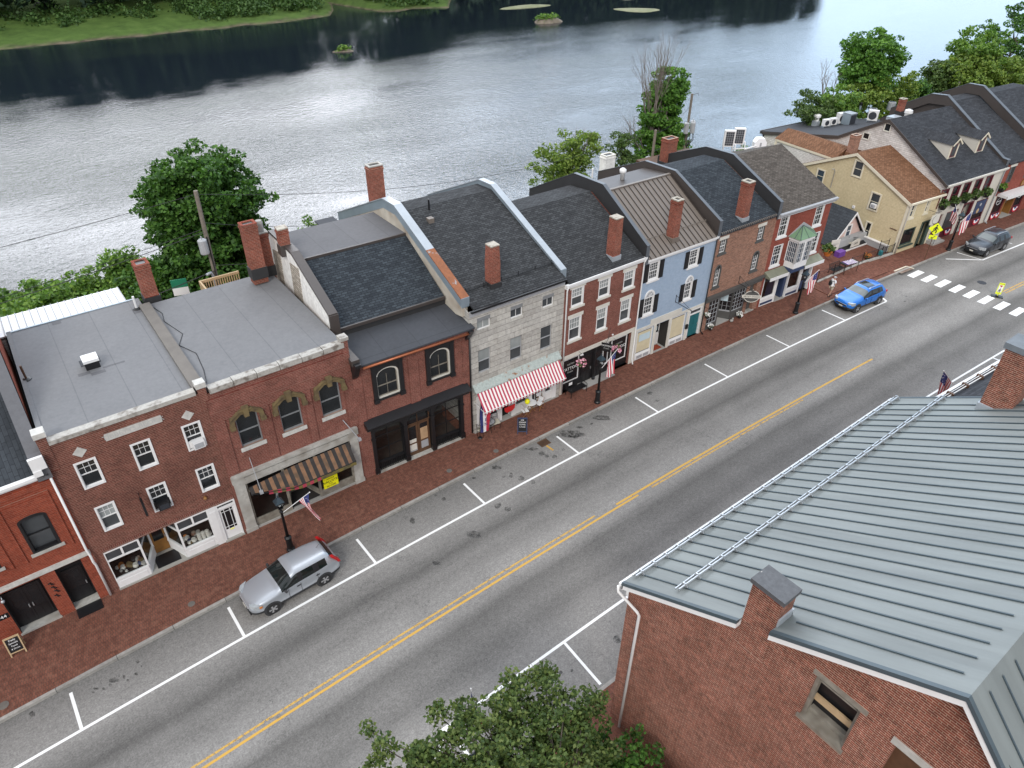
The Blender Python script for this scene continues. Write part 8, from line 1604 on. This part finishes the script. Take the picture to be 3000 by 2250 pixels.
# right hand trees
c=TW('M',965,480,47); tree('broadleaf_tree',(c.x,47,-2),[((c.x,47,c.z+1.2),(3.6,3.2,2.2)),((c.x-2.4,46.5,c.z-.6),(2.4,2.4,1.9)),((c.x+2.6,47,c.z-.2),(2.6,2.4,1.9)),((c.x,46.6,c.z-1.8),(4.6,3,1.7))],'tall bright green tree behind the low roof with air units',M['leaf_ivy'],250,75,.24,.8,(c.x,47,c.z),31,rough=.25,trunk_r=.3)
for i,(x,y,rx,rz_,mt,lb) in enumerate(((520,870,2.6,1.7,'leaf_dull','dark shrub at left end of the trees behind the low roof'),(700,800,3.0,1.5,'leaf_light','shrub below the tall bright tree behind the flues'),(930,740,3.6,1.7,'leaf_yellow','yellowish bush behind the round air units'),(1180,720,3.8,1.9,'leaf_yellow','yellowish bush behind the small brick chimney'),(1330,720,2.2,1.6,'leaf_maple','dark bush at the right of the yellowish bushes'))):
    P=TW('M',x,y,44.5); tree('bush',(P.x,44.5,-2.4),[((P.x,44.5,P.z-.3),(rx,2.2,rz_)),((P.x+.6,44.2,P.z-2.0),(rx,2.2,rz_))],lb,M[mt],120,65,.2,.65,None,50+i,'shrub','bushes behind the low roof',rough=.28,shell=.4)
for i,(x,y,s_,lb) in enumerate(((700,620,4.2,'bare grey dead branches at left of the tall bright tree'),(1400,640,5.0,'bare grey dead tree between the right hand tree groups'))):
    P=TW('M',x,y,48); e=empty('dead_tree',Ml(P.x,48,P.z-2.2),lb,'tree','dead trees by the river'); bare(e,(0,0,-2),1,s_*1.3,.34,60+i,'dead_wood',.11,(-.25 if i==0 else .3,0),4,'branches',.3); bare(e,(.3,0,0),2,s_*.7,.4,63+i,'dead_wood',.06,(.2,0),3,'branches')
for i,(v,x,y,Y,rx,rz_,mt,lb) in enumerate((('M',2150,300,46,7.0,4.6,'leaf_maple','large tree at the upper right corner'),('M',1830,420,45,4.2,2.6,'leaf_light','mid green tree left of the large corner tree'),('M',1800,560,43.5,4.0,1.6,'leaf_yellow','yellow green tree behind the ridge of the right hand roofs'),('M',2080,590,42.5,4.2,1.7,'leaf_yellow','yellow green tree in front of the large corner tree'),('M',1560,600,46,2.6,1.3,'leaf_dull','grey green tree beside the bare dead tree'),('M',2160,740,41,3.6,1.7,'leaf_dull','shaded tree behind the right hand fire wall'),('M',2190,900,38,2.6,1.8,'leaf_dull','shaded bush beside the brick building at right edge'))):
    P=TW(v,x,y,Y); tree('bank_tree',(P.x,Y,-2),[((P.x,Y,P.z+.2),(rx,rx*.75,rz_)),((P.x-rx*.3,Y-.6,P.z-rz_*.8),(rx*.8,rx*.6,rz_*.9)),((P.x+rx*.4,Y,P.z-rz_*.6),(rx*.7,rx*.6,rz_*.9))],lb,M[mt],200,70,.25,.85,(P.x,Y,P.z),70+i,'tree','trees at the right by the river',rough=.26,trunk_r=.25)
e=empty('dead_tree',Ml(*TW('M',1640,770,43)),'pale broken trunk leaning behind the right hand roof ridge','tree'); MB().tube([(0,0,-4),(.1,0,0),(1.1,.2,2.3)],[.2,.17,.14],7).build('trunk',M['off_white'],e)
M['leaf_near']=leafmat('leaf_near',[(.03,.06,.018),(.075,.12,.03),(.16,.20,.06)])
# near street tree at the bottom edge
nb=(7.6,7.2,.15)
def nz(x,y,z): p=G('O',x,y,z); return (p.x,p.y,p.z)
NB=[(nz(1080,690,4.6),(1.1,1.05,.65)),(nz(900,850,4.6),(1.7,1.3,.9)),(nz(1210,830,4.2),(1.0,1.0,.7)),(nz(760,1000,4.6),(1.9,1.6,1.1)),(nz(1080,970,4.4),(1.9,1.5,1.1)),(nz(1370,770,3.4),(.65,.65,.75)),(nz(1350,1010,3.2),(1.1,1.0,1.1)),(nz(420,1040,4.9),(1.3,.9,.55)),(nz(225,1010,5.1),(.75,.5,.5)),(nz(950,1150,4.2),(2.6,1.8,1.3)),(nz(580,790,5.0),(.5,.35,.25)),(nz(690,810,4.8),(.8,.5,.4)),(nz(120,880,5.3),(.55,.35,.16)),(nz(560,1080,4.7),(1.4,1,.7))]
tree('street_tree',nb,NB,'leafy green street tree at the bottom edge beside the near brick wall',M['leaf_near'],300,70,.105,.36,(nb[0],nb[1],3.4),81,rough=.35,trunk_r=.14,shell=.2,limbs=90)
P=nz(1340,900,2.2); tree('shrub',(P[0],P[1],.15),[((P[0],P[1]-.3,1.6),(.7,.7,.9)),((P[0]+.3,P[1]-1.6,1.6),(1.3,1.3,1.4)),((P[0]+.2,P[1]-3.2,1.5),(1.1,1.2,1.4))],'darker shrub growing against the foot of the near brick wall',M['leaf_maple'],110,60,.12,.4,None,82,'shrub',rough=.3,shell=.3)
# far wood: reads as one mass
rng=np.random.default_rng(5); pts=[]
x=-330.0
while x<346:
    yb=bank(x); big=x>112
    if not(97<x<110):
        for k in range(2 if not big else 2):
            off=(26 if not big else 10)+k*9+rng.uniform(-3,3); h=(23+rng.uniform(-3,5)+k*3) if not big else (23+rng.uniform(-3,5)+k*4); zb_=-2+off*.06
            C=tufts([((x+rng.uniform(-2,2),yb+off,zb_+h*.55),(4.4,4.2,h*.5))],34,rng,.45,.25); pts.append(C)
    else:
        [pts.append(tufts([((x+dx,yb+rng.uniform(30,60),13),(4.8,4.6,17))],70,rng,.45,.25)) for dx in(-2,2)]  # tall unseen trees added to close a bright sky gap in the reflection
    x+=rng.uniform(4.2,5.8)
C=np.concatenate(pts); idx=np.repeat(np.arange(len(C)),18); L=rng.normal(size=(len(idx),3))*np.array([1.1,1.1,.8]); 
o=leaf_mesh('far_wood',C[idx]+L,1.5,M['leaf_far'],None,rng,up=.3); tag(o,'dark wood along the far river bank','woodland',None,'stuff')
# far bank shrubs and reeds
pts=[]
for i in range(190):
    x=rng.uniform(-120,128); 
    if 96<x<111: continue
    yb=bank(x); t=rng.uniform(15,27); s_=rng.uniform(.4,1.5)*(.5+t/24); n=int(60*s_)+12; pts.append(np.array([x,yb+t,-4.1+t*.085+s_*.4])+rng.normal(size=(n,3))*np.array([s_,s_,s_*.55]))
for i in range(60):
    x=rng.uniform(112,132); t=rng.uniform(3,16); s_=rng.uniform(.5,1.2); pts.append(np.array([x,bank(x)+t,-3.6+t*.085])+rng.normal(size=(26,3))*np.array([s_,s_,s_*.5]))
for i in range(110):
    x=rng.uniform(60,97); t=rng.uniform(7,24); s_=rng.uniform(.7,1.6); pts.append(np.array([x,bank(x)+t,-3.6+t*.085+s_*.5])+rng.normal(size=(46,3))*np.array([s_,s_,s_*.7]))
M['leaf_bank']=leafmat('leaf_bank',[(.028,.065,.018),(.05,.105,.026),(.08,.145,.038)],.15)
o=leaf_mesh('bank_scrub',np.concatenate(pts),.55,M['leaf_bank'],None,rng); tag(o,'low green scrub and grass on the far bank','scrub',None,'stuff')
pts=[]
for (cx,cy,rx,ry,z,n) in((137.6,163.9,2.6,1.6,-3.2,900),(75.4,160.2,1.6,.7,-3.95,260)): d=rng.normal(size=(n,3)); pts.append(np.array([cx,cy,z])+d*np.array([rx*.5,ry*.5,.28]))
o=leaf_mesh('islet_grass',np.concatenate(pts),.4,M['leaf_light'],None,rng); tag(o,'bright green grass on the river islets','grass',None,'stuff')
